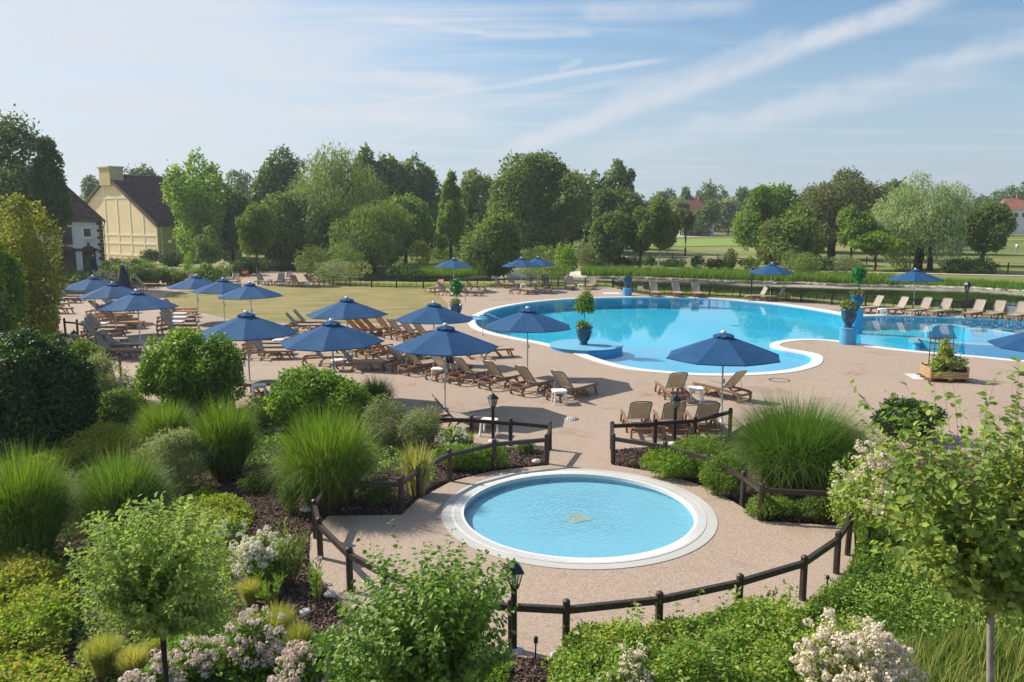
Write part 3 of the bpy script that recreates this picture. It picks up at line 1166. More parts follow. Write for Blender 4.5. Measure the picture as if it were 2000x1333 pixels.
# paddling pool
water('kid_water', (0.94, 0.985, 1.0), 6.0, 0.85, rings=(KC.x, KC.y, -0.065))
t = pool_thing('paddling_pool', 'round shallow blue paddling pool with white rim inside the low fence', 'paddling pool', KID, 0.15, 'kid_water', 0.20, 0.21, 'kid_pool_paint', -0.028)
mb = MB()
for k in range(400):
    a = 2 * math.pi * k / 400
    mb.box((KC.x + (KR + .10) * math.cos(a), KC.y + (KR + .10) * math.sin(a), 0.024), (0.15, 0.022, 0.008), a)
tag(obj('gutter_slats', mb, 'coping_white', t), kind='stuff')
mb = MB()
for k in range(5):
    mb.box(Matrix.Rotation(.5, 3, 'Z') @ Vector((-0.18 + k * 0.09, 0, 0)) + Vector((KC.x, KC.y, -.146)), (0.084, 0.42, 0.008), .5)
obj('fountain_grate', mb, 'grate_beige', t)

# pond, its kerb, paths, greens
o = obj('pond_water', MB().poly(POND, WZ - 0.3, WZ), 'pond_water')
tag(o, kind='structure')
kc = catmull(gpoly(POND_FAR[2:], WZ), 8, False)
vs, fs = [], []
for i, (x, y) in enumerate(kc):
    wv = .12 * math.sin(x * .9) + .08 * math.sin(x * 2.3)
    for dy, z in ((-.25, -.62), (-.08, -.40), (.55 + wv, -.26), (1.75 + wv, .03)):
        vs.append((x, y + dy, z))
for i in range(len(kc) - 1):
    for s_ in range(3):
        fs.append((i * 4 + s_, i * 4 + 4 + s_, i * 4 + 5 + s_, i * 4 + 1 + s_))
o = obj('pond_edge_path', MB().add(vs, fs, True), 'stone_kerb')
tag(o, kind='structure')


def strip(name, px_pts, width, mat_name, dz=0.02, dist=None):
    pts = catmull([tuple(G(x, y, 0.0)[:2]) for x, y in px_pts], 8, False)
    vs, fs = [], []
    for i, p in enumerate(pts):
        a, b = pts[max(0, i - 1)], pts[min(len(pts) - 1, i + 1)]
        tvec = Vector((b[0] - a[0], b[1] - a[1])).normalized()
        for s in (-1, 0, 1):
            x, y = p[0] - tvec.y * s * width / 2, p[1] + tvec.x * s * width / 2
            vs.append((x, y, float(tz_base(x, y)) + dz))
    for i in range(len(pts) - 1):
        for s in range(2):
            fs.append((i * 3 + s, i * 3 + 3 + s, i * 3 + 4 + s, i * 3 + 1 + s))
    return tag(obj(name, MB().add([v for v in vs], [f[::-1] for f in fs]), mat_name), kind='structure')


strip('footpath', [(1100, 522), (1200, 523), (1300, 524.5), (1450, 527), (1600, 530.5), (1750, 533.5), (1900, 537), (2150, 543)], 1.3, 'path_gravel')
strip('golf_path', [(880, 497), (1000, 502), (1150, 506), (1270, 506.5), (1440, 506.5), (1560, 509)], 1.6, 'path_gravel')


def patch(name, cx, cy, rx, ry, mat_name):
    vs, fs = [(cx, cy, float(tz_base(cx, cy)) + .05)], []
    rings, seg = 7, 48
    for r in range(1, rings + 1):
        for k in range(seg):
            a = 2 * math.pi * k / seg
            w = 1 + 0.12 * math.sin(3 * a + cx) + 0.07 * math.sin(5 * a)
            x, y = cx + rx * r / rings * w * math.cos(a), cy + ry * r / rings * w * math.sin(a)
            vs.append((x, y, float(tz_base(x, y)) + .05))
    for k in range(seg):
        fs.append((0, 1 + k, 1 + (k + 1) % seg))
    for r in range(rings - 1):
        for k in range(seg):
            a, b = 1 + r * seg + k, 1 + r * seg + (k + 1) % seg
            fs.append((a, a + seg, b + seg, b))
    return tag(obj(name, MB().add(vs, fs), mat_name), kind='structure')


patch('golf_green', 42, 168, 26, 15, 'mown_green')
patch('golf_green', 108, 185, 26, 15, 'mown_green')
patch('sand_bunker', 46, 204, 9, 6, 'path_gravel')
simple('water_lily', (0.10, 0.15, 0.03), 0.5)

# small deck fittings
c = G(1522, 743)
mb = MB()
ring(mb, [(c.x + .33 * math.cos(k * .2618), c.y + .33 * math.sin(k * .2618)) for k in range(24)], [(c.x + .37 * math.cos(k * .2618), c.y + .37 * math.sin(k * .2618)) for k in range(24)], 0, 0.008)
tag(obj('manhole_ring', mb, 'fence_black'), 'thin dark ring of a round manhole cover in the paving by the pool', 'manhole')
c = G(1115, 819)
o = thing('drain_cover', 'round pale drain cover in paving above the paddling pool gate', 'drain cover', (c.x, c.y, 0))
obj('cover_plate', MB().lathe([(0.24, 0.0), (0.24, 0.008), (0.001, 0.009)], 28), 'coping_grey', o)
mb = MB()
for k in range(5):
    mb.box((-0.14 + 0.07 * k, 0, 0.0105), (0.02, 0.26, 0.004))
obj('slot', mb, 'fence_black', o)
c = G(1555 - 365, 573)
tag(obj('paving_slab', MB().bbox((c.x + .2, c.y - .2, 0.008), (1.3, 1.5, 0.012), 0.004, 0.1), 'slab_grey'), 'pale flat access slab in paving by the pedestal urn', 'slab')
c = G(1815, 741)
tag(obj('concrete_slab', MB().bbox((c.x + 0.55, c.y + 0.35, 0.005), (2.1, 1.1, 0.008), 0.003, -0.15), 'slab_grey'), 'pale square slab under the wooden planter', 'slab')

# ------------------------------------------------------------------ houses
def roof_tiles(p0, p1, p2, p3, nrow, ncol, name, parent, kind='stuff'):
    """rows of overlapping tiles on the quad p0 (eave start) p1 (eave end) p2 (ridge end) p3 (ridge start)"""
    p0, p1, p2, p3 = map(Vector, (p0, p1, p2, p3))
    nrm = (p1 - p0).cross(p3 - p0).normalized()
    if nrm.z < 0:
        nrm = -nrm
    V, Fq = [], []
    for r in range(nrow):
        a, b = r / nrow, min(1.0, (r + 1.12) / nrow)
        for k in range(ncol):
            u0, u1 = (k + 0.04) / ncol, (k + 0.96) / ncol

            def at(u, v):
                return (p0.lerp(p1, u)).lerp(p3.lerp(p2, u), v)
            q = [at(u0, a) + nrm * .075, at(u1, a) + nrm * .075, at(u1, b) + nrm * .02, at(u0, b) + nrm * .02,
                 at(u0, a) + nrm * .01, at(u1, a) + nrm * .01]
            o = len(V)
            V += [tuple(x) for x in q]
            Fq += [(o, o + 1, o + 2, o + 3), (o + 4, o + 5, o + 1, o)]
    o = obj(name, mesh_arrays(name, np.array(V), np.array(Fq)), 'roof_tile', parent)
    tag(o, kind=kind)
    return o


def yellow_house():
    c = Pd(311, 508, 105.0)
    ang = R(37)
    # local axes: X along the gable to the left, Y along the ridge away from camera
    t = thing('yellow_house', 'yellow gabled house with cream timber grid and tall flat topped chimney', 'house', (c.x, c.y, 0))
    g = Vector((-math.cos(ang), math.sin(ang), 0))
    r = Vector((math.sin(ang), math.cos(ang), 0))

    def L(u, v, z):
        return g * u + r * v + Vector((0, 0, z))
    W, D, E, T = 23.6, 12.5, 5.15, 11.6
    half = W / 2
    nrm = -r

    def quad(mb, pts, thick=0.12):
        n = (Vector(pts[1]) - Vector(pts[0])).cross(Vector(pts[-1]) - Vector(pts[0])).normalized()
        k = len(pts)
        a = [Vector(p) for p in pts]
        b = [p - n * thick for p in a]
        mb.add(a + b, [tuple(range(k)), tuple(range(2 * k - 1, k - 1, -1))] + [(i, i + k, (i + 1) % k + k, (i + 1) % k) for i in range(k)])
    mb = MB()
    quad(mb, [L(0, 0, -0.3), L(0, 0, E), L(half, 0, T), L(W, 0, E), L(W, 0, -0.3)], 0.3)
    obj('gable_wall', mb, 'plaster_yellow', t)
    mb = MB()
    quad(mb, [L(0, 0.3, -0.3), L(0, D, -0.3), L(0, D, E), L(0, 0.3, E)], 0.3)
    obj('side_wall', mb, 'plaster_shaded', t)
    mb = MB()
    quad(mb, [L(W, 0.3, -0.3), L(W, 0.3, E), L(W, D, E), L(W, D, -0.3)], 0.3)
    quad(mb, [L(0, D, -0.3), L(W, D, -0.3), L(W, D, E), L(half, D, T), L(0, D, E)], 0.3)
    obj('rear_wall', mb, 'plaster_yellow', t)

    def bar(u0, z0, u1, z1, w=0.26):
        mb = MB().tube([L(u0, -0.03, z0), L(u1, -0.03, z1)], 0, rect=(w, 0.05), up=tuple(r))
        obj('timber', mb, 'timber_cream', t)

    def roofz(u):
        return E + (T - E) * (1 - abs(u - half) / half)
    for u in (0.12, 3.3, 6.6, 9.9, 13.2, 16.5, 19.8):
        bar(u, -0.2, u, roofz(u) - 0.1)
    for z in (0.9, 2.45, 3.6, 8.6):
        u0 = 0.1 if z < E else half * (1 - (T - z) / (T - E)) + .1
        bar(u0, z, W - u0, z)
    # side wall timbers, windows
    for v in (0.5, 2.6, 5.2, 7.8, 10.4):
        obj('timber', MB().tube([L(-0.03, v, -0.2), L(-0.03, v, E - 0.1)], 0, rect=(0.18, 0.08), up=tuple(g)), 'timber_cream', t)
    for z in (1.2, 2.6):
        obj('timber', MB().tube([L(-0.035, 0.3, z), L(-0.035, D, z)], 0, rect=(0.16, 0.08), up=(0, 0, 1)), 'timber_cream', t)
    for v in (3.9, 9.1):
        w = obj('window', MB().tube([L(-0.03, v, 2.75), L(-0.03, v, 4.3)], 0, rect=(1.35, 0.09), up=tuple(g)), 'door_red', t)
        obj('pane', MB().tube([L(-0.09, v, 2.85), L(-0.09, v, 4.2)], 0, rect=(1.1, 0.04), up=tuple(g)), 'window_glass', w)
    obj('gutter_pipe', MB().tube([L(-0.12, 0.1, 0.0), L(-0.12, 0.1, E - .1)], 0.09, 8), 'plaster_shaded', t)
    # roof
    ov = 0.45
    s = (T - E) / half
    a0, a1 = L(-ov, -0.25, E - ov * s), L(-ov, D + .25, E - ov * s)
    b0, b1 = L(half, -0.25, T + .02), L(half, D + .25, T + .02)
    c0, c1 = L(W + ov, -0.25, E - ov * s), L(W + ov, D + .25, E - ov * s)
    mb = MB()
    quad(mb, [a0, a1, b1, b0], 0.18)
    quad(mb, [c1, c0, b0, b1], 0.18)
    rf = obj('roof', mb, 'roof_tile', t)
    roof_tiles(a0, a1, b1, b0, 34, 60, 'roof_tiles', t)
    obj('ridge_cap', MB().tube([b0 + Vector((0, 0, .08)), b1 + Vector((0, 0, .08))], 0.16, 8), 'roof_tile', rf)
    mb = MB().tube([a0 + Vector((0, 0, -.05)), b0 + Vector((0, 0, -.05))], 0, rect=(0.16, 0.34), up=(0, 0, 1))
    mb.tube([b0 + Vector((0, 0, -.05)), c0 + Vector((0, 0, -.05))], 0, rect=(0.16, 0.34), up=(0, 0, 1))
    obj('verge_board', mb, 'roof_tile', t)
    # dormer
    d0 = L(1.6, 7.3, 6.4)
    mb = MB().box(d0, (1.7, 1.9, 1.5), -ang)
    dm = obj('dormer', mb, 'plaster_shaded', t)
    mb = MB()
    p = [L(0.2, 6.0, 7.0), L(0.2, 8.6, 7.0), L(3.2, 7.3, 8.5)]
    quad(mb, [L(0.3, 6.1, 7.0), L(0.3, 8.5, 7.0), L(3.0, 8.5, 8.3), L(3.0, 6.1, 8.3)], 0.15)
    obj('dormer_roof', mb, 'roof_red', dm)
    # chimney breast standing on the gable
    cm = MB()
    q = L(half + 0.2, 0.55, (T - 1.2 + 12.7) / 2)
    cm.bbox(q, (3.0, 1.9, 12.7 - T + 1.4), 0.03, -ang)
    ch = obj('chimney', cm, 'chimney_yellow', t)
    q = L(half + 0.2, 0.55, 12.75)
    obj('chimney_cap', MB().bbox(q, (3.3, 2.2, 0.22), 0.03, -ang), 'chimney_yellow', ch)


yellow_house()


def white_house():
    c = Pd(206, 520, 90.0)
    t = thing('white_house', 'white rendered house with red brick quoins and arched doors behind the beds', 'house', (c.x, c.y, 0), R(29))
    W, D, E = 14.0, 9.0, 5.55
    obj('wall', MB().box((-W / 2, D / 2, E / 2 - .15), (W, D, E + .3)), 'plaster_white', t)
    # hipped roof
    ov = .35
    a = [Vector((-W - ov, -ov, E)), Vector((ov, -ov, E)), Vector((ov, D + ov, E)), Vector((-W - ov, D + ov, E))]
    r0, r1 = Vector((-W + 3.5, D / 2, E + 4.4)), Vector((-3.6, D / 2, E + 4.4))
    mb = MB().add(a + [r0, r1], [(0, 1, 5, 4), (1, 2, 5), (2, 3, 4, 5), (3, 0, 4), (3, 2, 1, 0)])
    rf = obj('roof', mb, 'roof_tile', t)
    roof_tiles(a[0], a[1], r1, r0, 22, 44, 'roof_tiles', t)
    obj('gutter', MB().tube([(-W - ov, -ov - .05, E - .03), (ov, -ov - .05, E - .03)], 0.09, 8), 'fence_black', t)
    obj('downpipe', MB().tube([(ov - .05, -ov, E - .05), (.12, -.10, E - .6), (.12, -.10, 0)], 0.06, 6), 'fence_black', t)
    ch = obj('chimney', MB().bbox((-6.0, D / 2 - 1, E + 4.2), (1.0, 1.0, 2.0), .03), 'quoin_brick', t)
    obj('chimney_cap', MB().bbox((-6.0, D / 2 - 1, E + 5.3), (1.2, 1.2, .2), .03), 'quoin_brick', ch)
    q = None
    for k in range(14):
        w = 0.62 if k % 2 else 0.40
        m = MB().bbox((-w / 2 + .03, -.0, 0.22 + k * 0.385), (w, .10, 0.34), .015)
        obj('quoin_stone', m, 'quoin_brick', t)
    # small upper window
    x = -1.55
    w = obj('window', MB().box((x, -.02, 4.25), (0.95, .12, 1.15)), 'timber_cream', t)
    obj('pane', MB().box((x, -.07, 4.25), (0.68, .06, 0.88)), 'window_glass', w)
    obj('sill', MB().box((x, -.10, 3.62), (1.1, .2, .08)), 'timber_cream', w)
    w = obj('window', MB().box((-3.6, -.02, 3.9), (1.1, .12, 1.9)), 'quoin_brick', t)
    obj('pane', MB().box((-3.6, -.07, 3.9), (0.75, .06, 1.5)), 'window_glass', w)
    for x, wd in ((-1.55, 1.0), (-3.75, 1.35), (-6.6, 1.2)):
        pts = [(-wd / 2, 0), (wd / 2, 0), (wd / 2, 2.15)] + [(wd / 2 * math.cos(a), 2.15 + .35 * math.sin(a)) for a in [R(15 * i) for i in range(1, 12)]] + [(-wd / 2, 2.15)]

        def arch(s, y0, y1, dz=0):
            m = MB()
            k = len(pts)
            v = [(x + p[0] * s, y0, p[1] * (1 + (s - 1) * .35)) for p in pts] + [(x + p[0] * s, y1, p[1] * (1 + (s - 1) * .35)) for p in pts]
            m.add(v, [tuple(range(k)), tuple(range(2 * k - 1, k - 1, -1))] + [(i, i + k, (i + 1) % k + k, (i + 1) % k) for i in range(k)])
            return m
        sr = obj('arch_surround', arch(1.32, -.05, .05), 'quoin_brick', t)
        dr = obj('door', arch(1.12, -.09, .0), 'door_red', t)
        obj('pane', arch(0.82, -.12, -.03), 'window_glass', dr)
        obj('keystone', MB().box((x, -.1, 2.9), (.22, .14, .55)), 'quoin_brick', sr)
        for s in (-1, 1):
            obj('impost', MB().box((x + s * wd * .74, -.08, 2.35), (.42, .14, .3)), 'quoin_brick', sr)
    lm = obj('wall_lamp', MB().lathe([(.02, 3.05), (.13, 3.1), (.16, 3.4), (.05, 3.52), (.02, 3.6)], 8, (-4.45 + .0, -.35, 0)).tube([(-4.45, -.3, 3.3), (-4.45, 0, 3.3)], .03, 5), 'post_black', t)


white_house()


def far_house(name, label, px, py_ridge, dist, w, d, wall_h, roof_h, ang):
    z = float(tz_base(Pd(px, 430, dist).x, dist))
    c = Pd(px, 430, dist)
    top = Pd(px, py_ridge, dist).z
    base = top - wall_h - roof_h
    t = thing(name, label, 'house', (c.x, c.y, 0), ang)
    wb = obj('wall', MB().box((0, 0, (z - 0.5 + base + wall_h) / 2), (w, d, base + wall_h - z + 0.5)), 'plaster_white', t)
    e = base + wall_h
    ov = .4
    a = [(-w / 2 - ov, -d / 2 - ov, e), (w / 2 + ov, -d / 2 - ov, e), (w / 2 + ov, d / 2 + ov, e), (-w / 2 - ov, d / 2 + ov, e), (-w / 2 - ov + d * .25, 0, e + roof_h), (w / 2 + ov - d * .25, 0, e + roof_h)]
    rf = obj('roof', MB().add(a, [(0, 1, 5, 4), (1, 2, 5), (2, 3, 4, 5), (3, 0, 4), (3, 2, 1, 0)]), 'roof_red', t)
    obj('chimney', MB().box((w * .22, .2, e + roof_h + .2), (.9, .7, 1.8)), 'roof_red', rf)
    for s in (-.3, 0.02, .32):
        wn = obj('window', MB().box((w * s, -d / 2 - .02, e - 1.5), (1.3, .12, 1.5)), 'timber_cream', t)
        obj('pane', MB().box((w * s, -d / 2 - .07, e - 1.5), (1.0, .06, 1.2)), 'window_glass', wn)


far_house('distant_house', 'far house with large red tiled roof between the trees across the golf course', 1352, 391, 222, 9.5, 7, 3.2, 3.8, 0.25)
far_house('distant_house', 'far white house with red roof seen past the silver willow', 1974, 388, 222, 6.5, 6, 4.2, 3.0, -0.2)

# ------------------------------------------------------------------ low fences
BEAM = (0.07, 0.09)


def post_rail_fence(name, label, posts, h=0.74, rail_z=(0.60,), w=0.095, mat_name='fence_wood', skip=(), post_px=True, group=None, rect=None, closed=False):
    P = [G(*p) if post_px else Vector((*p, 0)) for p in posts]
    t = thing(name, label, 'fence', (P[0].x, P[0].y, 0), 0, group)
    o0 = P[0]
    me = MB().add([], []).bbox((0, 0, h / 2 - .06), (w, w, h + .12), 0.022).mesh('post')
    rng = random.Random(len(label))
    for i, p in enumerate(P):
        a, b = P[max(i - 1, 0)], P[min(i + 1, len(P) - 1)]
        an = math.atan2(b.y - a.y, b.x - a.x)
        q = obj('post', me, mat_name, t, (p.x - o0.x, p.y - o0.y, rng.uniform(-.012, .012)), an)
        q.rotation_euler = (rng.uniform(-.015, .015), rng.uniform(-.015, .015), an)
    for i in range(len(P) - 1):
        if i in skip:
            continue
        for z in rail_z:
            a = P[i] - o0 + Vector((0, 0, z + rng.uniform(-.012, .012)))
            b = P[i + 1] - o0 + Vector((0, 0, z + rng.uniform(-.012, .012)))
            obj('rail', MB().tube([a, b], 0, rect=rect or BEAM), mat_name, t)
    return t, P


post_rail_fence('paddling_pool_fence', 'low dark brown timber fence looping around the paddling pool', INNER_POSTS)
post_rail_fence('bed_fence', 'short dark fence beside white side table, left of paddling pool gate', [(845, 862), (921, 866), (997, 871), (1074, 878)], 0.74)
post_rail_fence('bed_fence', 'short dark fence in front of three tan loungers, right of paddling pool gate', [(1195, 878), (1279, 872), (1356, 867), (1425, 848)], 0.74)
for (a, b, lab) in (((1074, 878), (1067, 906), 'single dark rail joining two gate posts beside the white table bed'), ((1195, 878), (1197, 905), 'single dark rail joining two gate posts by the three tan loungers')):
    A, B = G(*a), G(*b)
    d = (B - A)
    o = obj('gate_rail', MB().tube([A + d * .06 + Vector((0, 0, .66)), B - d * .06 + Vector((0, 0, .50))], 0, rect=(.05, .09)), 'fence_wood')
    tag(o, lab, 'rail')
post_rail_fence('bed_fence', 'low dark fence round the small hedge bed near left loungers', [(118, 700), (165, 708), (206, 690), (190, 672), (172, 662), (152, 655), (128, 652)], 0.8)


def baluster_fence(name, label, posts, h=0.82, step=2.35, mat_name='fence_black'):
    P = [G(*p) for p in posts]
    # resample posts along the line
    L = [0]
    for i in range(1, len(P)):
        L.append(L[-1] + (P[i] - P[i - 1]).length)
    n = max(1, round(L[-1] / step))

    def at(s):
        for i in range(1, len(P)):
            if s <= L[i] or i == len(P) - 1:
                k = (s - L[i - 1]) / max(1e-6, L[i] - L[i - 1])
                return P[i - 1].lerp(P[i], min(1, k))
    Q = [at(L[-1] * i / n) for i in range(n + 1)]
    o0 = Q[0]
    t = thing(name, label, 'fence', tuple(o0))
    pm = MB().bbox((0, 0, h / 2), (.10, .10, h), .015).mesh('post')
    bm = MB().box((0, 0, h * .46), (.035, .035, h * .62)).mesh('baluster')
    for i, q in enumerate(Q):
        obj('post', pm, mat_name, t, q - o0)
    for i in range(n):
        a, b = Q[i] - o0, Q[i + 1] - o0
        for z in (h * .88, h * .16):
            obj('rail', MB().tube([a + Vector((0, 0, z)), b + Vector((0, 0, z))], 0, rect=(.06, .065)), mat_name, t)
        for k in (1, 2, 3):
            obj('baluster', bm, mat_name, t, a.lerp(b, k / 4))
    return t


baluster_fence('pond_fence', 'dark railing along the pond behind the big lawn', [(600, 541), (627, 553), (652, 558), (700, 561.5), (760, 563.5), (850, 564.5), (960, 562), (1080, 561.5), (1196, 562)])
baluster_fence('pond_fence', 'dark railing curving along the pond behind the main pool loungers', [(1199, 562), (1215, 567), (1248, 574.5), (1300, 577.2), (1380, 579.5), (1460, 583.5), (1530, 587.5), (1600, 594), (1700, 602), (1800, 608.5), (1900, 615), (2010, 623), (2100, 629)])
baluster_fence('garden_fence', 'dark railing behind the loungers below the house shrubs', [(300, 549), (345, 548), (400, 546), (440, 544), (468, 541)])
baluster_fence('garden_fence', 'dark railing under the trees behind the EXIT sign paving', [(500, 535), (540, 526), (600, 522), (660, 522)], 1.0)


def thin_fence(name, label, posts, h=1.15):
    P = []
    for p in posts:
        q = G(*p)
        q.z = float(tz_base(q.x, q.y))
        P.append(q)
    t = thing(name, label, 'fence', tuple(P[0]))
    pm = MB().box((0, 0, h / 2), (.10, .10, h)).mesh('post')
    for q in P:
        obj('post', pm, 'fence_black', t, q - P[0])
    for i in range(len(P) - 1):
        for z in (h * .95, h * .5):
            obj('wire', MB().tube([P[i] - P[0] + Vector((0, 0, z)), P[i + 1] - P[0] + Vector((0, 0, z))], .012, 4), 'fence_black', t)


thin_fence('golf_fence', 'thin dark post fence along the golf course path', [(1240, 512), (1313, 513), (1402, 514), (1500, 515.5), (1560, 517), (1610, 518.5), (1692, 520), (1745, 522), (1800, 524), (1968, 534), (2060, 540)])
thin_fence('golf_fence', 'thin dark post fence on the grass right of the conical tree', [(838, 500), (866, 502), (905, 504), (950, 505)], 1.2)

# ------------------------------------------------------------------ foliage builders
def unit(a):
    return a / np.maximum(np.linalg.norm(a, axis=1, keepdims=True), 1e-9)


def rand_dir(rng, n):
    return unit(rng.normal(size=(n, 3)))


def leaf_arrays(P, D, N, L, W, fold=0.0, droop=0.0):
    """P base points, D direction of the leaf, N its normal; L, W lengths -> diamond (4 verts) or folded leaf (5 verts, 4 tris)"""
    D = unit(D)
    N = unit(N - D * np.sum(N * D, 1, keepdims=True))
    Sd = np.cross(D, N)
    L = np.broadcast_to(np.asarray(L, float), (len(P),))[:, None]
    W = np.broadcast_to(np.asarray(W, float), (len(P),))[:, None]
    tip = P + D * L - N * L * droop
    mid = P + D * L * 0.45
    l = mid + Sd * W * 0.5 + N * W * fold
    r = mid - Sd * W * 0.5 + N * W * fold
    n = len(P)
    if fold == 0.0:
        V = np.stack([P, r, tip, l], 1).reshape(-1, 3)
        F = np.arange(n * 4).reshape(n, 4)
        return V, F
    f1, f2 = P + D * L * .28, P + D * L * .66 - N * L * droop * .3
    up_ = N * W * fold
    V = np.stack([P, f1 - Sd * W * .42 + up_, f2 - Sd * W * .44 + up_, tip, f2 + Sd * W * .44 + up_, f1 + Sd * W * .42 + up_], 1).reshape(-1, 3)
    b = np.arange(n)[:, None] * 6
    F = (b[:, None, :] + np.array([[0, 1, 2, 3], [0, 3, 4, 5]])[None]).reshape(-1, 4)
    return V, F


def crown_leaves(rng, n, rx, ry, rz, nl=30, lobe=0.34, cz=0.0, up=0.35, L=0.35, W=0.2, hang=0.0, low=-1.0, fold=0.0, shape=None, inner=0.7, jit=0.5):
    """leaf clumps on uneven lobes filling an ellipsoid"""
    u = rand_dir(rng, nl) * (rng.random((nl, 1)) ** 0.42)
    u[:, 2] = np.maximum(u[:, 2], low)
    u *= (1 - lobe * 0.75)
    rad = lobe * rng.uniform(0.5, 1.35, nl)
    if shape is not None:
        k = shape(u[:, 2])
        u[:, :2] *= k[:, None]
        rad *= np.clip(k, 0.35, 1) ** 0.7
    w = rad ** 2
    li = rng.choice(nl, n, p=w / w.sum())
    d = rand_dir(rng, n)
    out = np.sum(d * unit(u)[li], 1)
    flip = (out < -0.25) & (rng.random(n) < 0.8)
    d[flip] *= -1
    rr = rad[li] * (inner + (1.12 - inner) * rng.random(n) ** 0.7)
    # ragged small sprays poking out
    spray = rng.random(n) < 0.16
    rr[spray] *= rng.uniform(1.03, 1.32, spray.sum())
    P = u[li] + d * rr[:, None]
    sc = np.array([rx, ry, rz])
    P = P * sc
    N = unit(d * 0.9 + rng.normal(size=(n, 3)) * jit + np.array([0, 0, up]))
    T = rng.normal(size=(n, 3))
    T[:, 2] -= 0.5 + hang * 3
    T += d * 0.6
    if hang > 0:
        P[:, 2] -= rng.random(n) ** 2 * hang * rz * 0.5
    s = rng.uniform(0.65, 1.3, n)
    V, Fq = leaf_arrays(P, T, N, L * s, W * s, fold)
    V[:, 2] += cz
    return V, Fq, u * sc + np.array([0, 0, cz]), rad * min(rx, rz)


def trunk_mb(rng, h, r0, targets, lean=0.0, r1=None, cz=None, nlimb=9, stems=1, segs=6):
    mb = MB()
    cz = cz if cz is not None else h
    for s in range(stems):
        off = rng.normal(0, r0 * (1.6 if stems > 1 else 0), 2)
        p = []
        dx, dy = rng.normal(0, 0.05 * h, 2) * (1 + lean)
        for i in range(segs + 1):
            k = i / segs
            p.append((off[0] + dx * k * k + rng.normal(0, .012 * h) * (0 < i), off[1] + dy * k * k + rng.normal(0, .012 * h) * (0 < i), cz * k - (0.15 if i == 0 else 0)))
        rr = [r0 * (1.25 if i == 0 else 1) * (1 - 0.72 * i / segs) for i in range(segs + 1)]
        mb.tube(p, rr, 8)
        if targets is not None and len(targets):
            idx = rng.permutation(len(targets))[:nlimb]
            for j in idx:
                tgt = targets[j]
                k = min(0.95, max(0.35, 0.35 + 0.5 * rng.random()))
                q = int(k * segs)
                a = Vector(p[q])
                b = Vector(tgt)
                m = a.lerp(b, .5) + Vector((0, 0, -.04 * h))
                mb.tube([a, m, b], [rr[q] * .55, rr[q] * .32, rr[q] * .10], 5, caps=False)
    return mb


SHAPES = {
    'round': None,
    'cone': lambda z: np.clip(1.05 - (z + 0.75) * 0.62, 0.12, 1.1),
    'column': lambda z: np.clip(1.0 - np.abs(z) ** 3 * .7, 0.3, 1),
    'dome': lambda z: np.clip(1.08 - np.clip(z, 0, 1) ** 2 * .55 - np.clip(-z - .5, 0, 1) * .5, 0.3, 1.1),
    'vase': lambda z: np.clip(0.75 + z * .35, 0.35, 1.1),
}
TREE_N = [0]


def tree(label, px, top, d, width, base_row=None, leaf='leaf_mid', n=7000, L=None, W=None, shape='round', nl=34, lobe=0.32, trunk=0.18, hang=0.0,
         name='tree', group=None, barkm='bark', low=-0.8, stems=1, up=.35, deep=1.0, x=None, aspect=None):
    """top: photo row of the crown's top, width: crown width in photo px at distance d; base_row: row of the crown's underside"""
    TREE_N[0] += 1
    rng = np.random.default_rng(1000 + TREE_N[0])
    a = Pd(px, top, d)
    z0 = float(tz_base(a.x, d)) if d > 98 else 0.0
    if base_row is None:
        zb = z0 + 0.12 * (a.z - z0)
    else:
        zb = max(Pd(px, base_row, d).z, z0 + 0.05)
    rz = (a.z - zb) / 2
    rx = width / F_PX * d / 2
    t = thing(name, label, 'tree', (a.x, d, z0), 0, group)
    k = d / 100.0
    n = int(n * 1.55)
    L = L * .85 if L else None
    W = W * .85 if W else None
    L = L or .85 * 0.46 * k ** 0.8
    W = W or L * 0.62
    cz = (a.z + zb) / 2 - z0
    V, Fq, lob, _ = crown_leaves(rng, n, rx * 1.02, rx * deep, rz * 1.02, nl, lobe, cz, up, L, W, hang, low, shape=SHAPES[shape])
    obj('crown', mesh_arrays('crown', V, Fq), leaf, t)
    obj('trunk', trunk_mb(rng, a.z - z0, trunk, lob, cz=cz + rz * .3, stems=stems), barkm, t)
    return t


def shrub(name, label, cat, px, base_y, width_px, top_y, leaf, n=4500, L=0.09, W=0.05, nl=40, lobe=0.30, shape='round', deep=1.0, group=None, hang=0.0, fold=0.0, stem=True, d=None, up=.35, inner=.75, low=-.9, extra=None, jit=.55, add=()):
    TREE_N[0] += 1
    rng = np.random.default_rng(3000 + TREE_N[0])
    b = G(px, base_y)
    d = d or b.y
    a = Pd(px, top_y, d)
    z0 = float(tz_base(a.x, d)) if d > 98 else 0.0
    rx = width_px / F_PX * d / 2
    h = a.z - z0
    t = thing(name, label, cat, (a.x, d, z0), 0, group)
    V, Fq, lob, _ = crown_leaves(rng, n, rx, rx * deep, h * .52, nl, lobe, h * .5, up, L, W, hang, low, fold, SHAPES[shape], inner, jit)
    for (dx, wf, hf, nf) in add:
        V2, F2, _, _ = crown_leaves(rng, int(n * nf), rx * wf, rx * deep * wf, h * hf * .52, nl, lobe, h * hf * .5, up, L, W, hang, low, fold, SHAPES[shape], inner, jit)
        V2[:, 0] += dx * rx
        Fq = np.concatenate([Fq, F2 + len(V)])
        V = np.concatenate([V, V2])
    V[:, 2] = np.maximum(V[:, 2], 0.0)
    obj('foliage', mesh_arrays('foliage', V, Fq), leaf, t)
    if stem:
        obj('stem', trunk_mb(rng, h, max(.012, h * .016), lob, cz=h * .55, nlimb=10, stems=2, segs=3), 'twig', t)
    return t, rng, lob, h, rx


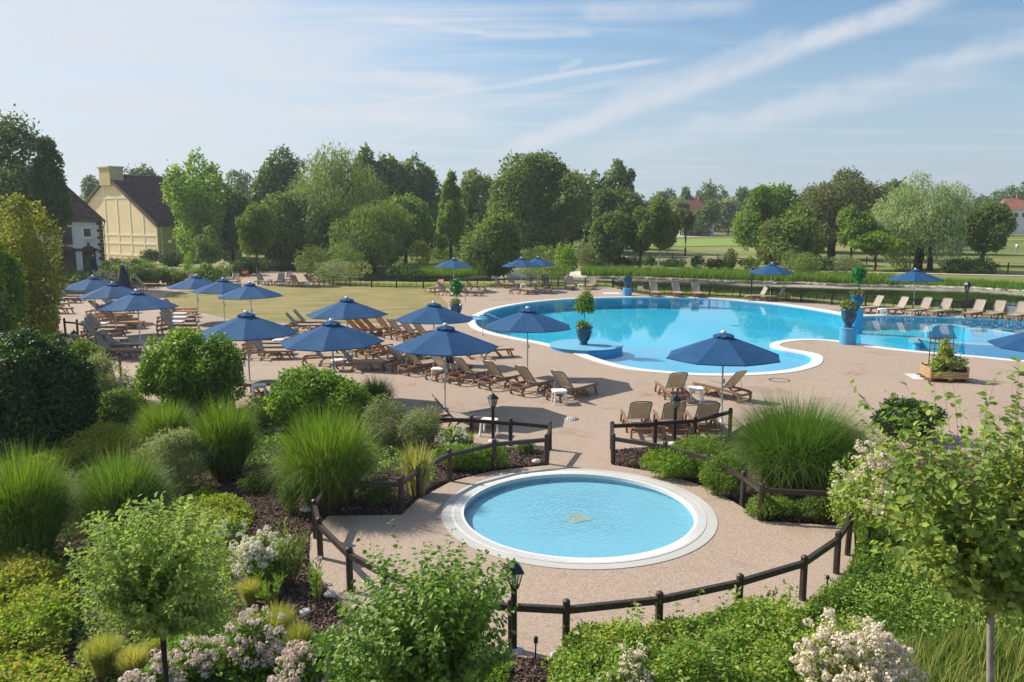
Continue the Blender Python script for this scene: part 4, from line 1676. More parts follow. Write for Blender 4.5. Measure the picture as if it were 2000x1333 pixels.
def blade_arrays(rng, base, az, length, lean, width, segs=4, curl=1.0):
    """arching blades: base (n,3), azimuth, length, lean angle at the root, width"""
    n = len(base)
    t = np.linspace(0, 1, segs + 1)
    ang = lean[:, None] + (t[None] ** 1.4) * curl[:, None]
    ds = (length / segs)[:, None]
    hx = np.concatenate([np.zeros((n, 1)), np.cumsum(np.sin((ang[:, :-1] + ang[:, 1:]) / 2) * ds, 1)], 1)
    hz = np.concatenate([np.zeros((n, 1)), np.cumsum(np.cos((ang[:, :-1] + ang[:, 1:]) / 2) * ds, 1)], 1)
    cx, sy = np.cos(az)[:, None], np.sin(az)[:, None]
    C3 = np.stack([base[:, 0:1] + hx * cx, base[:, 1:2] + hx * sy, base[:, 2:3] + hz], -1)
    tw = az + rng.normal(0, .6, n)
    side = np.stack([-np.sin(tw), np.cos(tw), np.zeros(n)], -1)[:, None, :]
    w = (width[:, None] * (1 - t[None] ** 1.5) * 0.5 + 0.0004)[..., None]
    A, B = C3 + side * w, C3 - side * w
    V = np.stack([A, B], 2).reshape(n, (segs + 1) * 2, 3)
    o = (np.arange(n) * (segs + 1) * 2)[:, None]
    k = np.arange(segs)[None] * 2
    Fq = np.stack([o + k, o + k + 1, o + k + 3, o + k + 2], -1).reshape(-1, 4)
    return V.reshape(-1, 3), Fq


def grass_clump(label, px, base_y, width_px, top_y, leaf='blade_bright', n=2600, width=0.011, seed=1, lean=(0.0, 0.95), curl=(0.5, 2.0), name='ornamental_grass', group=None, d=None, upright=0.0):
    rng = np.random.default_rng(seed)
    b = G(px, base_y)
    d = d or b.y
    h = Pd(px, top_y, d).z
    rad = width_px / F_PX * d / 2
    t = thing(name, label, 'grass', (b.x if d == b.y else Pd(px, base_y, d).x, d, 0), 0, group)
    k = rng.random(n) ** 0.5
    az = rng.random(n) * 2 * math.pi
    r0 = rad * 0.40 * k * rng.uniform(.25, 1, n)
    wide = 1.30 - .30 * upright
    tr = rad * wide * k
    top = h * (1 - (0.58 - upright * .43) * k ** 3.6) * rng.uniform(.82, 1.06, n)
    low_ = rng.random(n) < .30 * (1 - upright)
    top[low_] *= rng.uniform(.15, .7, low_.sum())
    ln = rng.uniform(.68, 1.05, n)
    tr = r0 + (tr - r0) * ln
    top = top * ln
    cr = r0 + (tr - r0) * rng.uniform(.46, .62, n)
    chh = top * .5 + h * (.10 + .30 * k) * rng.uniform(.6, 1.3, n)
    chh[low_] = np.maximum(chh[low_], h * rng.uniform(.5, .8, low_.sum()))
    az2 = az + rng.normal(0, .38, n)
    sg = 6
    tt = np.linspace(0, 1, sg + 1)[None]
    rr = r0[:, None] * (1 - tt) ** 2 + 2 * tt * (1 - tt) * cr[:, None] + tr[:, None] * tt ** 2
    zz = 2 * tt * (1 - tt) * chh[:, None] + top[:, None] * tt ** 2
    aa = az[:, None] * (1 - tt) + az2[:, None] * tt
    C3 = np.stack([rr * np.cos(aa), rr * np.sin(aa), zz], -1)
    tw = az + rng.normal(0, .7, n)
    side = np.stack([-np.sin(tw), np.cos(tw), np.zeros(n)], -1)[:, None, :]
    wd = ((width * rng.uniform(.7, 1.3, n))[:, None] * (1 - tt ** 1.6) * .5 + .0005)[..., None]
    V = np.stack([C3 + side * wd, C3 - side * wd], 2).reshape(-1, 3)
    o_ = (np.arange(n) * (sg + 1) * 2)[:, None]
    kk = np.arange(sg)[None] * 2
    Fq = np.stack([o_ + kk, o_ + kk + 1, o_ + kk + 3, o_ + kk + 2], -1).reshape(-1, 4)
    tag(obj('blades', mesh_arrays('blades', V, Fq), leaf, t), kind='stuff')
    return t


def flower_arrays(rng, centers, r, per, L):
    """clusters of small petals at given centres"""
    n = len(centers) * per
    ci = np.repeat(np.arange(len(centers)), per)
    d = rand_dir(rng, n)
    d[:, 2] = np.abs(d[:, 2]) * 1.1 - 0.25
    d = unit(d)
    P = centers[ci] + d * (np.asarray(r)[ci] if np.ndim(r) else r)[..., None] * rng.uniform(.75, 1.05, (n, 1)) if np.ndim(r) else centers[ci] + d * r * rng.uniform(.75, 1.05, (n, 1))
    T = np.cross(d, rng.normal(size=(n, 3)))
    s = rng.uniform(.7, 1.2, n)
    return leaf_arrays(P - T * (L * .3), T, d + rng.normal(size=(n, 3)) * .35, L * s, L * .85 * s)


def rose_bush(label, px, base_y, width_px, top_y, heads, petal='petal_white', n=2600, d=None, cover=0.5, hr=(.06, .11), deep=1.0, per=34, L=.075):
    t, rng, lob, h, rx = shrub('rose_bush', label, 'rose bush', px, base_y, width_px, top_y, 'leaf_rose', n, L, L * .55, 34, .34, 'dome', deep, d=d, fold=.12)
    u = rand_dir(rng, heads * 3)
    u[:, 1] -= .45
    u[:, 2] = np.abs(u[:, 2]) * 1.1 - .15
    u = unit(u)[:heads]
    c = u * np.array([rx, rx * deep, h * .52]) * rng.uniform(.86, 1.08, (heads, 1)) + np.array([0, 0, h * .5])
    sub, rad = [], []
    for q in c:
        m = rng.integers(3, 7)
        r = rng.uniform(*hr)
        sub.append(q + rng.normal(0, r * .9, (m, 3)) * np.array([1, 1, .6]))
        rad += [r * .62] * m
    sub = np.concatenate(sub)
    rad = np.array(rad)
    V, Fq = flower_arrays(rng, sub, rad, per // 2, hr[0] * .55)
    tag(obj('flowers', mesh_arrays('flowers', V, Fq), petal, t), kind='stuff')
    return t


def shoots_arrays(rng, P0, P1, nleaf, L, W, bow=0.2, fold=.14, spread=.5, droop=.15, t0=.15, tipscale=.7):
    """leaves set along curved shoots from P0 to P1"""
    m = len(P0)
    t = np.linspace(t0, 1.0, nleaf)[None] + rng.normal(0, .5 / nleaf, (m, nleaf))
    t = np.clip(t, 0.02, 1.02)[..., None]
    axis = P1 - P0
    ln = np.linalg.norm(axis, axis=1, keepdims=True)
    sag = np.zeros((m, 3))
    sag[:, 2] = 1
    bend = rng.normal(0, 1, (m, 3)) * ln * bow * .4 + sag * ln * bow
    c = P0[:, None] * (1 - t) ** 2 + 2 * (1 - t) * t * ((P0 + P1) / 2 + bend)[:, None] + P1[:, None] * t ** 2
    tang = unit(((P1 - P0)[:, None] * np.ones_like(t)).reshape(-1, 3))
    n = m * nleaf
    c = c.reshape(-1, 3)
    sd = rng.normal(size=(n, 3))
    sd = unit(sd - tang * np.sum(sd * tang, 1, keepdims=True))
    Dv = unit(tang * .55 + sd * (spread + .5) + np.array([0, 0, -droop]))
    N = unit(np.array([0, 0, 1.0]) + rng.normal(size=(n, 3)) * .55)
    s = rng.uniform(.65, 1.15, n) * (1 - (1 - tipscale) * t.reshape(-1))
    return c, Dv, N, L * s, W * s, (P0, (P0 + P1) / 2 + bend, P1)


def shoots_mb(P0, Pm, P1, r, n=4, cap=400):
    mb = MB()
    for a, b, c in list(zip(P0, Pm, P1))[:cap]:
        a, b, c = Vector(a), Vector(b), Vector(c)
        pts = [a * (1 - t) ** 2 + b * 2 * t * (1 - t) + c * t * t for t in (0, .33, .66, 1)]
        mb.tube(pts, [r, r * .75, r * .5, r * .22], n, caps=False)
    return mb


def cover_leaves(name, label, cat, pts_px, n, h, L, W, leaf, seed=3, fold=.1, up=.8, kind='stuff', group=None, lump=.6):
    rng = np.random.default_rng(seed)
    poly = gpoly(pts_px)
    A = np.array(poly)
    lo, hi = A.min(0), A.max(0)
    pts = []
    got = 0
    while got < n:
        q = lo + rng.random((n * 2, 2)) * (hi - lo)
        q = q[inside(q[:, 0], q[:, 1], poly)]
        pts.append(q)
        got += len(q)
    q = np.concatenate(pts)[:n]
    e = np.clip(-sdist(q[:, 0], q[:, 1], poly) / .35, 0, 1)
    hh = h * (0.35 + .65 * e) * (1 - lump * .5 + lump * .5 * (np.sin(q[:, 0] * 2.1 + seed) * np.sin(q[:, 1] * 2.7 + 2 * seed) + .6 * np.sin(q[:, 0] * 5.3 + seed * 3) * np.sin(q[:, 1] * 4.7)))
    z = hh * (1 - .65 * rng.random(n) ** 2.2) + rng.normal(0, .02, n)
    P = np.stack([q[:, 0], q[:, 1], np.maximum(z, .015)], 1)
    D = rng.normal(size=(n, 3))
    D[:, 2] = D[:, 2] * .5 + .15
    N = rng.normal(size=(n, 3)) * .6 + np.array([0, 0, up])
    # sprigs standing above the mat
    ns = min(n // 8, 2600)
    ki = rng.integers(0, n, max(4, ns // 22))
    pick = rng.integers(0, len(ki), ns)
    hs = rng.uniform(.15, .75, len(ki)) * h
    ln = rng.normal(0, .12, (len(ki), 2))
    tt = rng.random(ns)
    P[:ns, 0] = q[ki, 0][pick] + ln[pick, 0] * tt + rng.normal(0, .025, ns)
    P[:ns, 1] = q[ki, 1][pick] + ln[pick, 1] * tt + rng.normal(0, .025, ns)
    P[:ns, 2] = hh[ki][pick] * .8 + hs[pick] * tt
    s = rng.uniform(.6, 1.3, n)
    V, Fq = leaf_arrays(P, D, N, L * s, W * s, fold)
    c = P[:, :2].mean(0)
    V[:, :2] -= c
    o = obj(name, mesh_arrays(name, V, Fq), leaf, loc=(c[0], c[1], 0))
    return tag(o, label, cat, group, kind), P, rng


def blades_cover(name, label, pts_px, n, h, width, leaf, seed=4, lean=.5, segs=3, curl=.9, z=0.0, cat='grass', zpix=0.0, kind='stuff', dens_in=None):
    rng = np.random.default_rng(seed)
    poly = gpoly(pts_px, zpix)
    A = np.array(poly)
    lo, hi = A.min(0), A.max(0)
    pts, got = [], 0
    while got < n:
        q = lo + rng.random((n * 2, 2)) * (hi - lo)
        q = q[inside(q[:, 0], q[:, 1], poly)]
        pts.append(q)
        got += len(q)
    q = np.concatenate(pts)[:n]
    base = np.stack([q[:, 0], q[:, 1], np.full(n, z)], 1)
    V, Fq = blade_arrays(rng, base, rng.random(n) * 6.283, h * rng.uniform(.5, 1.15, n) * (.8 + .25 * np.sin(q[:, 0] * 1.7) * np.sin(q[:, 1] * 2.3)), rng.uniform(0, lean, n), width * rng.uniform(.7, 1.3, n), segs, rng.uniform(.2, curl, n))
    c = q.mean(0)
    V[:, :2] -= c
    o = obj(name, mesh_arrays(name, V, Fq), leaf, loc=(c[0], c[1], 0))
    return tag(o, label, cat, None, kind)

# ------------------------------------------------------------------ sun loungers
ORD = ['first', 'second', 'third', 'fourth', 'fifth', 'sixth', 'seventh', 'eighth', 'ninth']


def make_lounger(label, style, back):
    fm = 'lounger_brown' if style == 'taupe' else 'lounger_honey'
    sm = 'sling_taupe' if style == 'taupe' else 'sling_honey'
    t = thing('sun_lounger', label, 'sun lounger')
    for s in (-1, 1):
        y = s * .31
        obj('side_rail', MB().tube([(-.98, y * .86, .27), (-.86, y, .30), (-.45, y, .325), (.1, y, .345), (.6, y, .35), (.90, y, .34), (.98, y * .9, .315)], 0, rect=(.045, .075)), fm, t)
    leg_f = MB().tube([(.80, 0, .33), (.87, .0, .2), (.95, 0, .0)], 0, rect=(.05, .07), up=(1, 0, 0)).mesh('leg')
    leg_h = MB().tube([(-.86, 0, .29), (-.93, 0, .16), (-.92, 0, .07), (-.86, 0, 0)], 0, rect=(.05, .065), up=(1, 0, 0)).mesh('leg')
    pts = [(-.30, 0, 0), (-.22, 0, .16), (-.10, 0, .27), (.08, 0, .315), (.26, 0, .27), (.38, 0, .16), (.48, 0, 0)]
    leg_m = MB().tube(pts, 0, rect=(.05, .06), up=(0, 1, 0)).mesh('arched_leg')
    for s in (-1, 1):
        obj('leg', leg_f, fm, t, (0, s * .30, 0))
        obj('leg', leg_h, fm, t, (0, s * .285, 0))
        obj('arched_leg', leg_m, fm, t, (0, s * .31, 0))
    for cc, ss in (((-.985, 0, .265), (.05, .50, .07)), ((.985, 0, .315), (.045, .52, .07)), ((.46, 0, .06), (.04, .6, .04)), ((-.55, 0, .3), (.05, .6, .05))):
        obj('crossbar', MB().box(cc, ss), fm, t)
    # seat sling between two side hems
    mb = MB()
    n = 6
    top, bot = [], []
    for i in range(n + 1):
        x = -.26 + 1.2 * i / n
        z = .395 - .018 * math.sin(math.pi * i / n) - (.012 if i == n else 0)
        for j in range(5):
            y = -.285 + .57 * j / 4
            zz = z - .012 * (1 - (2 * j / 4 - 1) ** 2)
            top.append((x, y, zz))
            bot.append((x, y, zz - .02))
    fs = []
    off = len(top)
    for i in range(n):
        for j in range(4):
            a = i * 5 + j
            fs += [(a, a + 5, a + 6, a + 1), (off + a, off + a + 1, off + a + 6, off + a + 5)]
    for i in range(n):
        a, b = i * 5, i * 5 + 4
        fs += [(a, off + a, off + a + 5, a + 5), (b, b + 5, off + b + 5, off + b)]
    fs += [(j, j + 1, off + j + 1, off + j) for j in range(4)] + [(n * 5 + j, off + n * 5 + j, off + n * 5 + j + 1, n * 5 + j + 1) for j in range(4)]
    obj('seat', MB().add(top + bot, fs), sm, t)
    # backrest
    c, s_ = math.cos(R(back)), math.sin(R(back))

    def bk(u, y, w=0.0):
        return (-.27 - u * c - w * s_, y, .385 + u * s_ - w * c)
    top, bot = [], []
    m = 6
    for i in range(m + 1):
        u = .03 + .72 * i / m
        for j in range(5):
            y = -.265 + .53 * j / 4
            sag = .02 * math.sin(math.pi * i / m) * (1 - (2 * j / 4 - 1) ** 2)
            top.append(bk(u, y, sag))
            bot.append(bk(u, y, sag + .012))
    fs = []
    off = len(top)
    for i in range(m):
        for j in range(4):
            a = i * 5 + j
            fs += [(a, a + 1, a + 6, a + 5), (off + a, off + a + 5, off + a + 6, off + a + 1)]
    obj('backrest', MB().add(top + bot, fs), sm, t)
    rim = [bk(0, -.285), bk(.70, -.285), bk(.755, -.25), bk(.775, -.12), bk(.78, 0), bk(.775, .12), bk(.755, .25), bk(.70, .285), bk(0, .285)]
    obj('backrest_frame', MB().tube(rim, .017, 6), 'frame_grey' if style == 'taupe' else fm, t)
    for s in (-1, 1):
        a = bk(.36, s * .27, .02)
        obj('strut', MB().tube([a, (a[0] - .12, s * .25, .30)], .011, 5), 'strut_grey', t)
    remember(t)
    return t


PROTO = {}


def lounger(px, py, head, label, style='taupe', back=50, group=None):
    key = (style, back)
    rot = R(head)
    loc = G(px, py)
    if key not in PROTO:
        p = make_lounger(label, style, back)
        PROTO[key] = p
        p.location = loc
        p.rotation_euler = (0, 0, rot)
        if group:
            p['group'] = group
        return p
    return dup(PROTO[key], loc, rot, label, group)


def row(fmt, group, items):
    jr = random.Random(len(fmt))
    for i, it in enumerate(items):
        px, py, h = it[:3]
        st = it[3] if len(it) > 3 else 'taupe'
        bk = it[4] if len(it) > 4 else 50
        lounger(px, py, h + jr.uniform(-2.5, 2.5), fmt.format(o=ORD[i], c='tan' if st == 'taupe' else 'brown'), st, bk, group)


GR = 'sun loungers set out around the pools'
row('{c} lounger, {o} from the lantern end of the front row facing the pool', GR,
    [(1117, 776, 44), (1047, 765, 45), (984, 754, 44), (925, 745, 45), (878, 737, 46), (826, 727, 47), (793, 720, 47)])
row('{c} lounger in the middle row under parasols, {o} from the pool side', GR,
    [(837, 668, 45), (811, 663, 45), (786, 659, 46), (760, 651, 46), (737, 654, 45, 'honey', 45), (722, 656, 45, 'honey', 45), (705, 655, 45, 'honey', 45)])
row('{c} lounger, {o} of three angled behind the front row under parasols', GR, [(758, 699, 42, 'honey', 45), (724, 692, 42), (700, 687, 42)])
row('{c} lounger, {o} of the pair facing right behind the clipped round shrub', GR, [(702, 724, 4), (640, 712, 4)])
row('lone brown lounger beside the pool coping near the handrail parasol', GR, [(956, 698, 18, 'taupe', 45)])
row('lone lounger half hidden between two parasols in the middle paving', GR, [(836, 713, 14, 'taupe', 35)])
row('{c} lounger, {o} from the front in the side-on stack beyond the big laurel', GR,
    [(526, 701, 3), (522, 692, 3), (520, 684, 3), (524, 676, 2)])
row('{c} lounger, {o} of two with raised backs on the lawn edge', GR, [(590, 648, 5), (604, 641, 4)])
row('{c} lounger, {o} from the laurel in the stack between the two parasol trios', GR,
    [(349, 655, 2), (346, 646, 2), (345, 637, 2), (345, 629, 2), (352, 620, 2, 'honey', 45), (350, 614, 2, 'honey', 45)])
row('{c} steep-backed lounger, {o} from the front in the stack under the left parasols', GR,
    [(243, 642, 2, 'honey', 45), (232, 636, 2, 'honey', 45), (222, 630, 2, 'honey', 45), (214, 624, 2, 'honey', 45), (204, 617, 2, 'honey', 45)])
row('{c} lounger, {o} from the hedge bed fence in the near left stack', GR,
    [(228, 700, 3), (236, 688, 3), (206, 677, 3), (197, 667, 2), (202, 658, 3), (206, 650, 2)])
row('{c} lounger, {o} of two in the shade of the left parasol trio', GR, [(236, 612, 2), (222, 606, 2)])
row('{c} lounger, {o} from the front at the paving edge by the yellow tree', GR, [(108, 613, 2), (104, 603, 2), (96, 594, 2)])
row('{c} lounger with high pale back, {o} of three beside the shrub bed, left', GR, [(152, 580, -3), (136, 587, -3), (128, 592, -3)])
row('{c} lounger, {o} of two behind the leaning closed parasol', GR, [(284, 563, 2), (262, 568, 2)])
row('{c} lounger facing forward by the far railing, {o} counted from the EXIT sign', GR,
    [(459, 556, -84), (431, 555, -84), (400, 554, -86), (368, 554, -86)])
row('{c} lounger on the far paving, {o} counted from the round-headed tree', GR,
    [(514, 557, -42), (547, 557, -86), (563, 552, -86), (580, 560, -50, 'honey', 45), (612, 558, -22, 'honey', 45)])
row('{c} lounger under the parasol by the lawn corner, {o} of five', GR,
    [(850, 570, -125, 'honey', 45), (874, 578, -25), (886, 567, 95, 'honey', 45), (918, 578, -10), (926, 567, -6, 'honey', 45)])
row('{c} lounger under the paired far parasols, {o} of six', GR,
    [(981, 563, -22), (1003, 561, -62), (1020, 575, -16), (1037, 560, -72), (1054, 574, -16), (1066, 562, -88)])
row('{c} lounger facing the pool by the pond railing, {o} of two beside white table', GR, [(1113, 566, -90, 'taupe', 60), (1155, 565, -108, 'taupe', 60)])
row('{c} upright lounger behind the far pool edge, {o} counted from the pedestal urn', GR, [(1278, 579.3, -90, 'taupe', 60), (1322, 579.8, -90, 'taupe', 60), (1361, 580.5, -90, 'taupe', 60)])
row('{c} lounger, {o} of two below the lone parasol by the pond', GR, [(1481, 587, 192, 'taupe', 60), (1514, 588.5, 188, 'taupe', 60)])
row('{c} lounger along the right-hand pool, {o} counted from the twin urns', GR,
    [(1702, 611, 197, 'taupe', 60), (1750, 614, 200, 'taupe', 60), (1797, 616, 208, 'taupe', 60), (1837, 618, 210, 'taupe', 60), (1903, 621, 215, 'taupe', 60), (1943, 623, 215, 'taupe', 60), (1988, 626, 217, 'taupe', 60)])
row('{c} lounger seen from behind beside the white table, {o} of the pair', GR, [(1312, 777, 94), (1409, 776, 124)])
row('{c} lounger seen from behind the short fence, {o} of three', GR, [(1243, 840, 90), (1308, 842, 90), (1372, 842, 88)])
row('{c} lounger behind the short fence beside a lantern post', GR, [(900, 838, 12)])
row('{c} lounger end showing beside the laurel and white table', GR, [(488, 768, 4)])


# towels
def towel(px, py, label, z=.40, rot=0.0, roll=True):
    p = G(px, py)
    mb = MB()
    if roll:
        mb.tube([(-.28, 0, .055), (.28, 0, .055)], .06, 10)
        mb.box((0, .07, .01), (.54, .16, .02))
    else:
        mb.bbox((0, 0, .03), (.8, .5, .06), .02)
    o = obj('towel', mb, 'towel_white', None, (p.x, p.y, z), rot)
    tag(o, label, 'towel', 'white towels left on loungers')


towel(196, 648, 'white towel on the sixth lounger of the near left stack', .395, 0, False)
towel(190, 665, 'rolled white towel on the fourth lounger from the hedge bed fence', .395)
towel(222, 686, 'rolled white towel on the second lounger from the hedge bed fence', .395)
towel(352, 635, 'white towel spread on a lounger between the parasol trios', .395, 0, False)
towel(352, 627, 'white towel spread on a lounger close to the lawn', .395, 0, False)
towel(345, 644, 'white towel on the lounger above the big laurel', .395, 0, False)


# ------------------------------------------------------------------ parasols
def make_parasol(label):
    t = thing('parasol', label, 'parasol')
    RR, ZE, ZT, rv = 1.64, 1.97, 2.53, 0.16

    def prof(k):
        r = rv + (RR - rv) * k
        z = ZT - (ZT - ZE) * (k ** 1.04)
        return r, z
    for i in range(8):
        a0, a1 = 2 * math.pi * i / 8, 2 * math.pi * (i + 1) / 8
        vs, fs = [], []
        nu, nv = 5, 4
        for u in range(nu + 1):
            r, z = prof(u / nu)
            for v in range(nv + 1):
                k = v / nv
                p = Vector((r * math.cos(a0), r * math.sin(a0), 0)).lerp(Vector((r * math.cos(a1), r * math.sin(a1), 0)), k)
                sag = .022 * (u / nu) * math.sin(math.pi * k) * (1.0 if u < nu else .7)
                inset = 1 - (.008 * math.sin(math.pi * k) if u == nu else 0)
                vs.append((p.x * inset, p.y * inset, z - sag))
        w = nv + 1
        for u in range(nu):
            for v in range(nv):
                a = u * w + v
                fs.append((a, a + w, a + w + 1, a + 1))
        # short hem below the edge
        o = len(vs)
        for v in range(nv + 1):
            q = vs[nu * w + v]
            vs.append((q[0] * .998, q[1] * .998, q[2] - .028))
        for v in range(nv):
            a = nu * w + v
            fs.append((a, o + v, o + v + 1, a + 1))
        obj('canopy_panel', MB().add(vs, fs), 'canopy_blue', t)
        r0, z0 = prof(0.05)
        r1, z1 = prof(1.0)
        obj('rib', MB().tube([(r0 * math.cos(a0), r0 * math.sin(a0), z0 - .03), (r1 * .985 * math.cos(a0), r1 * .985 * math.sin(a0), z1 - .03)], 0, rect=(.018, .03)), 'pole_white', t)
    # scalloped vent cap
    vs, fs = [(0, 0, 2.63)], []
    for i in range(32):
        a = 2 * math.pi * i / 32
        k = abs(math.sin(4 * a))
        r = .275 + .02 * k
        vs.append((.15 * math.cos(a), .15 * math.sin(a), 2.605))
        vs.append((r * math.cos(a), r * math.sin(a), 2.535 + .035 * (1 - k) ** 2))
        vs.append((r * .98 * math.cos(a), r * .98 * math.sin(a), 2.500 + .03 * (1 - k) ** 2))
    for i in range(32):
        j = (i + 1) % 32
        fs += [(0, 1 + 3 * i, 1 + 3 * j), (1 + 3 * i, 2 + 3 * i, 2 + 3 * j, 1 + 3 * j), (2 + 3 * i, 3 + 3 * i, 3 + 3 * j, 2 + 3 * j)]
    obj('vent_cap', MB().add(vs, fs), 'canopy_blue', t)
    obj('finial', MB().lathe([(.075, 2.625), (.08, 2.655), (.06, 2.69), (.001, 2.705)], 14), 'pole_white', t)
    obj('pole', MB().tube([(0, 0, 0), (0, 0, 1.3), (0, 0, 2.6)], .026, 10), 'pole_white', t)
    obj('crank_box', MB().bbox((.04, 0, 1.25), (.07, .05, .12), .01), 'pole_white', t)
    obj('ground_sleeve', MB().lathe([(.10, 0), (.10, .015), (.045, .02), (.045, .14), (.03, .145)], 14), 'pole_white', t)
    obj('hub', MB().lathe([(.03, 2.36), (.06, 2.38), (.06, 2.44), (.03, 2.46)], 12), 'pole_white', t)
    remember(t)
    return t


PARASOLS = [
    (869, 803, 'open blue parasol centred over the front lounger row beside the lantern post', 1.00, .2),
    (1030, 744, 'open blue parasol standing closest to the round pool island', 1.0, .36),
    (1409, 829, 'open blue parasol beside the big rounded ornamental grass', 1.0, .10),
    (655, 786, 'open blue parasol rising behind the bright clipped shrub', 1.0, .05),
    (489, 766, 'open blue parasol rising behind the big laurel, over side-on loungers', 1.03, .25),
    (681, 708, 'open blue parasol at the lawn edge behind the clipped shrub parasol', 1.0, .1),
    (848, 718, 'open blue parasol at the lawn corner between front row and urn', .97, .3),
    (276, 692, 'nearest open parasol of the left trio by the hedge bed', 1.04, .15),
    (228, 655, 'middle open parasol of the left trio by the hedge bed', 1.0, .3),
    (187, 632, 'rearmost open parasol of the left trio, below a closed parasol', 1.0, .2),
    (494, 655, 'nearest open parasol of the trio standing against the lawn', 1.0, .0),
    (439, 641, 'middle open parasol of the trio standing against the lawn', 1.0, .3),
    (388, 629, 'rearmost open parasol of the trio standing against the lawn', 1.0, .15),
    (886, 569, 'open blue parasol over five loungers at the lawn corner, before pond', 1.0, .1),
    (1018, 569, 'front one of the paired far parasols over six loungers', 1.02, .2),
    (1050, 562, 'rear shaded one of the paired far parasols', .98, .35),
    (1504, 586, 'lone open blue parasol by the pond railing behind the main pool', 1.0, .12),
    (1784, 607, 'open blue parasol among the loungers along the right-hand pool', 1.0, .3),
    (2035, 800, 'blue parasol cut by the photo edge near the wooden planter', 1.0, .15)]
par0 = None
prng = random.Random(8)
for (px, py, lab, sc, ro) in PARASOLS:
    g = G(px, py)
    if par0 is None:
        par0 = make_parasol(lab)
        o = par0
        o.location = g
        o['group'] = 'open blue parasols'
    else:
        o = dup(par0, g, 0, lab, 'open blue parasols')
    o.scale = (sc, sc, sc)
    o.rotation_euler = (prng.uniform(-.02, .02), prng.uniform(-.02, .02), ro)


def closed_parasol(px, py, label, lean=0.0, h=2.75, seed=1):
    g = G(px, py)
    t = thing('closed_parasol', label, 'parasol', tuple(g), 0, 'closed navy parasols')
    rng = random.Random(seed)
    n = 24
    prof = [(.30, .62), (.36, .8), (.33, 1.1), (.27, 1.6), (.20, 2.1), (.13, 2.45), (.05, 2.6)]
    vs, fs = [], []
    for r, z in prof:
        for k in range(n):
            a = 2 * math.pi * k / n
            w = r * (1 + .22 * math.cos(8 * a) * min(1, r / .2)) + rng.uniform(-.008, .008)
            vs.append((w * math.cos(a), w * math.sin(a), z + (rng.uniform(-.06, .06) if z < .7 else 0)))
    for i in range(len(prof) - 1):
        for k in range(n):
            j = (k + 1) % n
            fs.append((i * n + k, i * n + j, (i + 1) * n + j, (i + 1) * n + k))
    obj('folded_canopy', MB().add(vs, fs), 'canopy_navy', t)
    obj('pole', MB().tube([(0, 0, 0), (0, 0, 2.68)], .026, 8), 'pole_white', t)
    obj('finial', MB().lathe([(.05, 2.6), (.06, 2.66), (.001, 2.72)], 10), 'pole_white', t)
    t.rotation_euler = (0, lean, 0)
    return t


closed_parasol(186, 560, 'closed navy parasol standing upright before the white house doors', 0.0, seed=1)
closed_parasol(249, 590, 'closed navy parasol leaning slightly before the hedge and loungers', -0.07, seed=2)
# one parasol tipped over on the far terrace
g = G(603, 530)
o = dup(par0, g + Vector((0, 0, .35)), 0, 'blue parasol tipped on its side on the far terrace', 'open blue parasols')
o.rotation_euler = (0, R(62), R(200))
o.scale = (.5, .5, .5)


# ------------------------------------------------------------------ white side tables
def make_table(label):
    t = thing('side_table', label, 'side table')
    n = 28

    def sq(r, z):
        out = []
        for k in range(n):
            a = 2 * math.pi * k / n
            c, s = math.cos(a), math.sin(a)
            out.append((r * math.copysign(abs(c) ** .45, c), r * math.copysign(abs(s) ** .45, s), z))
        return out
    vs = sq(.225, .395) + sq(.235, .405) + sq(.235, .425) + sq(.225, .435)
    fs = [tuple(range(n))[::-1], tuple(range(3 * n, 4 * n))]
    for r in range(3):
        for k in range(n):
            j = (k + 1) % n
            fs.append((r * n + k, r * n + j, (r + 1) * n + j, (r + 1) * n + k))
    obj('tabletop', MB().add(vs, fs), 'white_plastic', t)
    lm = MB().tube([(0, 0, .40), (.01, .01, .2), (.035, .035, 0)], 0, rect=(.045, .045)).mesh('leg')
    for i, (sx, sy) in enumerate(((1, 1), (-1, 1), (-1, -1), (1, -1))):
        o = obj('leg', lm, 'white_plastic', t, (sx * .17, sy * .17, 0), i * math.pi / 2)
    ap = MB().box((0, .19, .375), (.34, .018, .045)).mesh('apron')
    for k in range(4):
        obj('apron', ap, 'white_plastic', t, (0, 0, 0), k * math.pi / 2)
    remember(t)
    return t


TABLES = [(1358, 783, 'white side table between the two loungers seen from behind'), (955, 850, 'white side table behind the short fence left of the gate'),
          (507, 777, 'white side table peeping out beside the laurel'), (1134, 566, 'white side table between two loungers at the pond railing'),
          (1092, 788, 'white side table tucked behind the front row end lounger'), (660, 724, 'white side table between the loungers behind the clipped shrub'),
          (856, 742, 'white side table between loungers of the front row'), (545, 682, 'round cornered white table in the side-on stack of loungers'),
          (528, 556, 'white side table by the round-headed tree on the far paving'), (600, 560, 'white side table between the brown far loungers'),
          (891, 570, 'white side table under the lawn corner parasol'), (1022, 565, 'white side table under the paired far parasols'),
          (584, 531, 'white table on the far shaded terrace'), (1722, 617, 'white stool below the lounger beside the twin urns'),
          (206, 690, 'white side table in the near left stack of loungers')]
tb0 = None
for (px, py, lab) in TABLES:
    g = G(px, py)
    if tb0 is None:
        tb0 = make_table(lab)
        o = tb0
        o.location = g
        o['group'] = 'white plastic side tables'
    else:
        o = dup(tb0, g, prng.uniform(-.4, .4), lab, 'white plastic side tables')


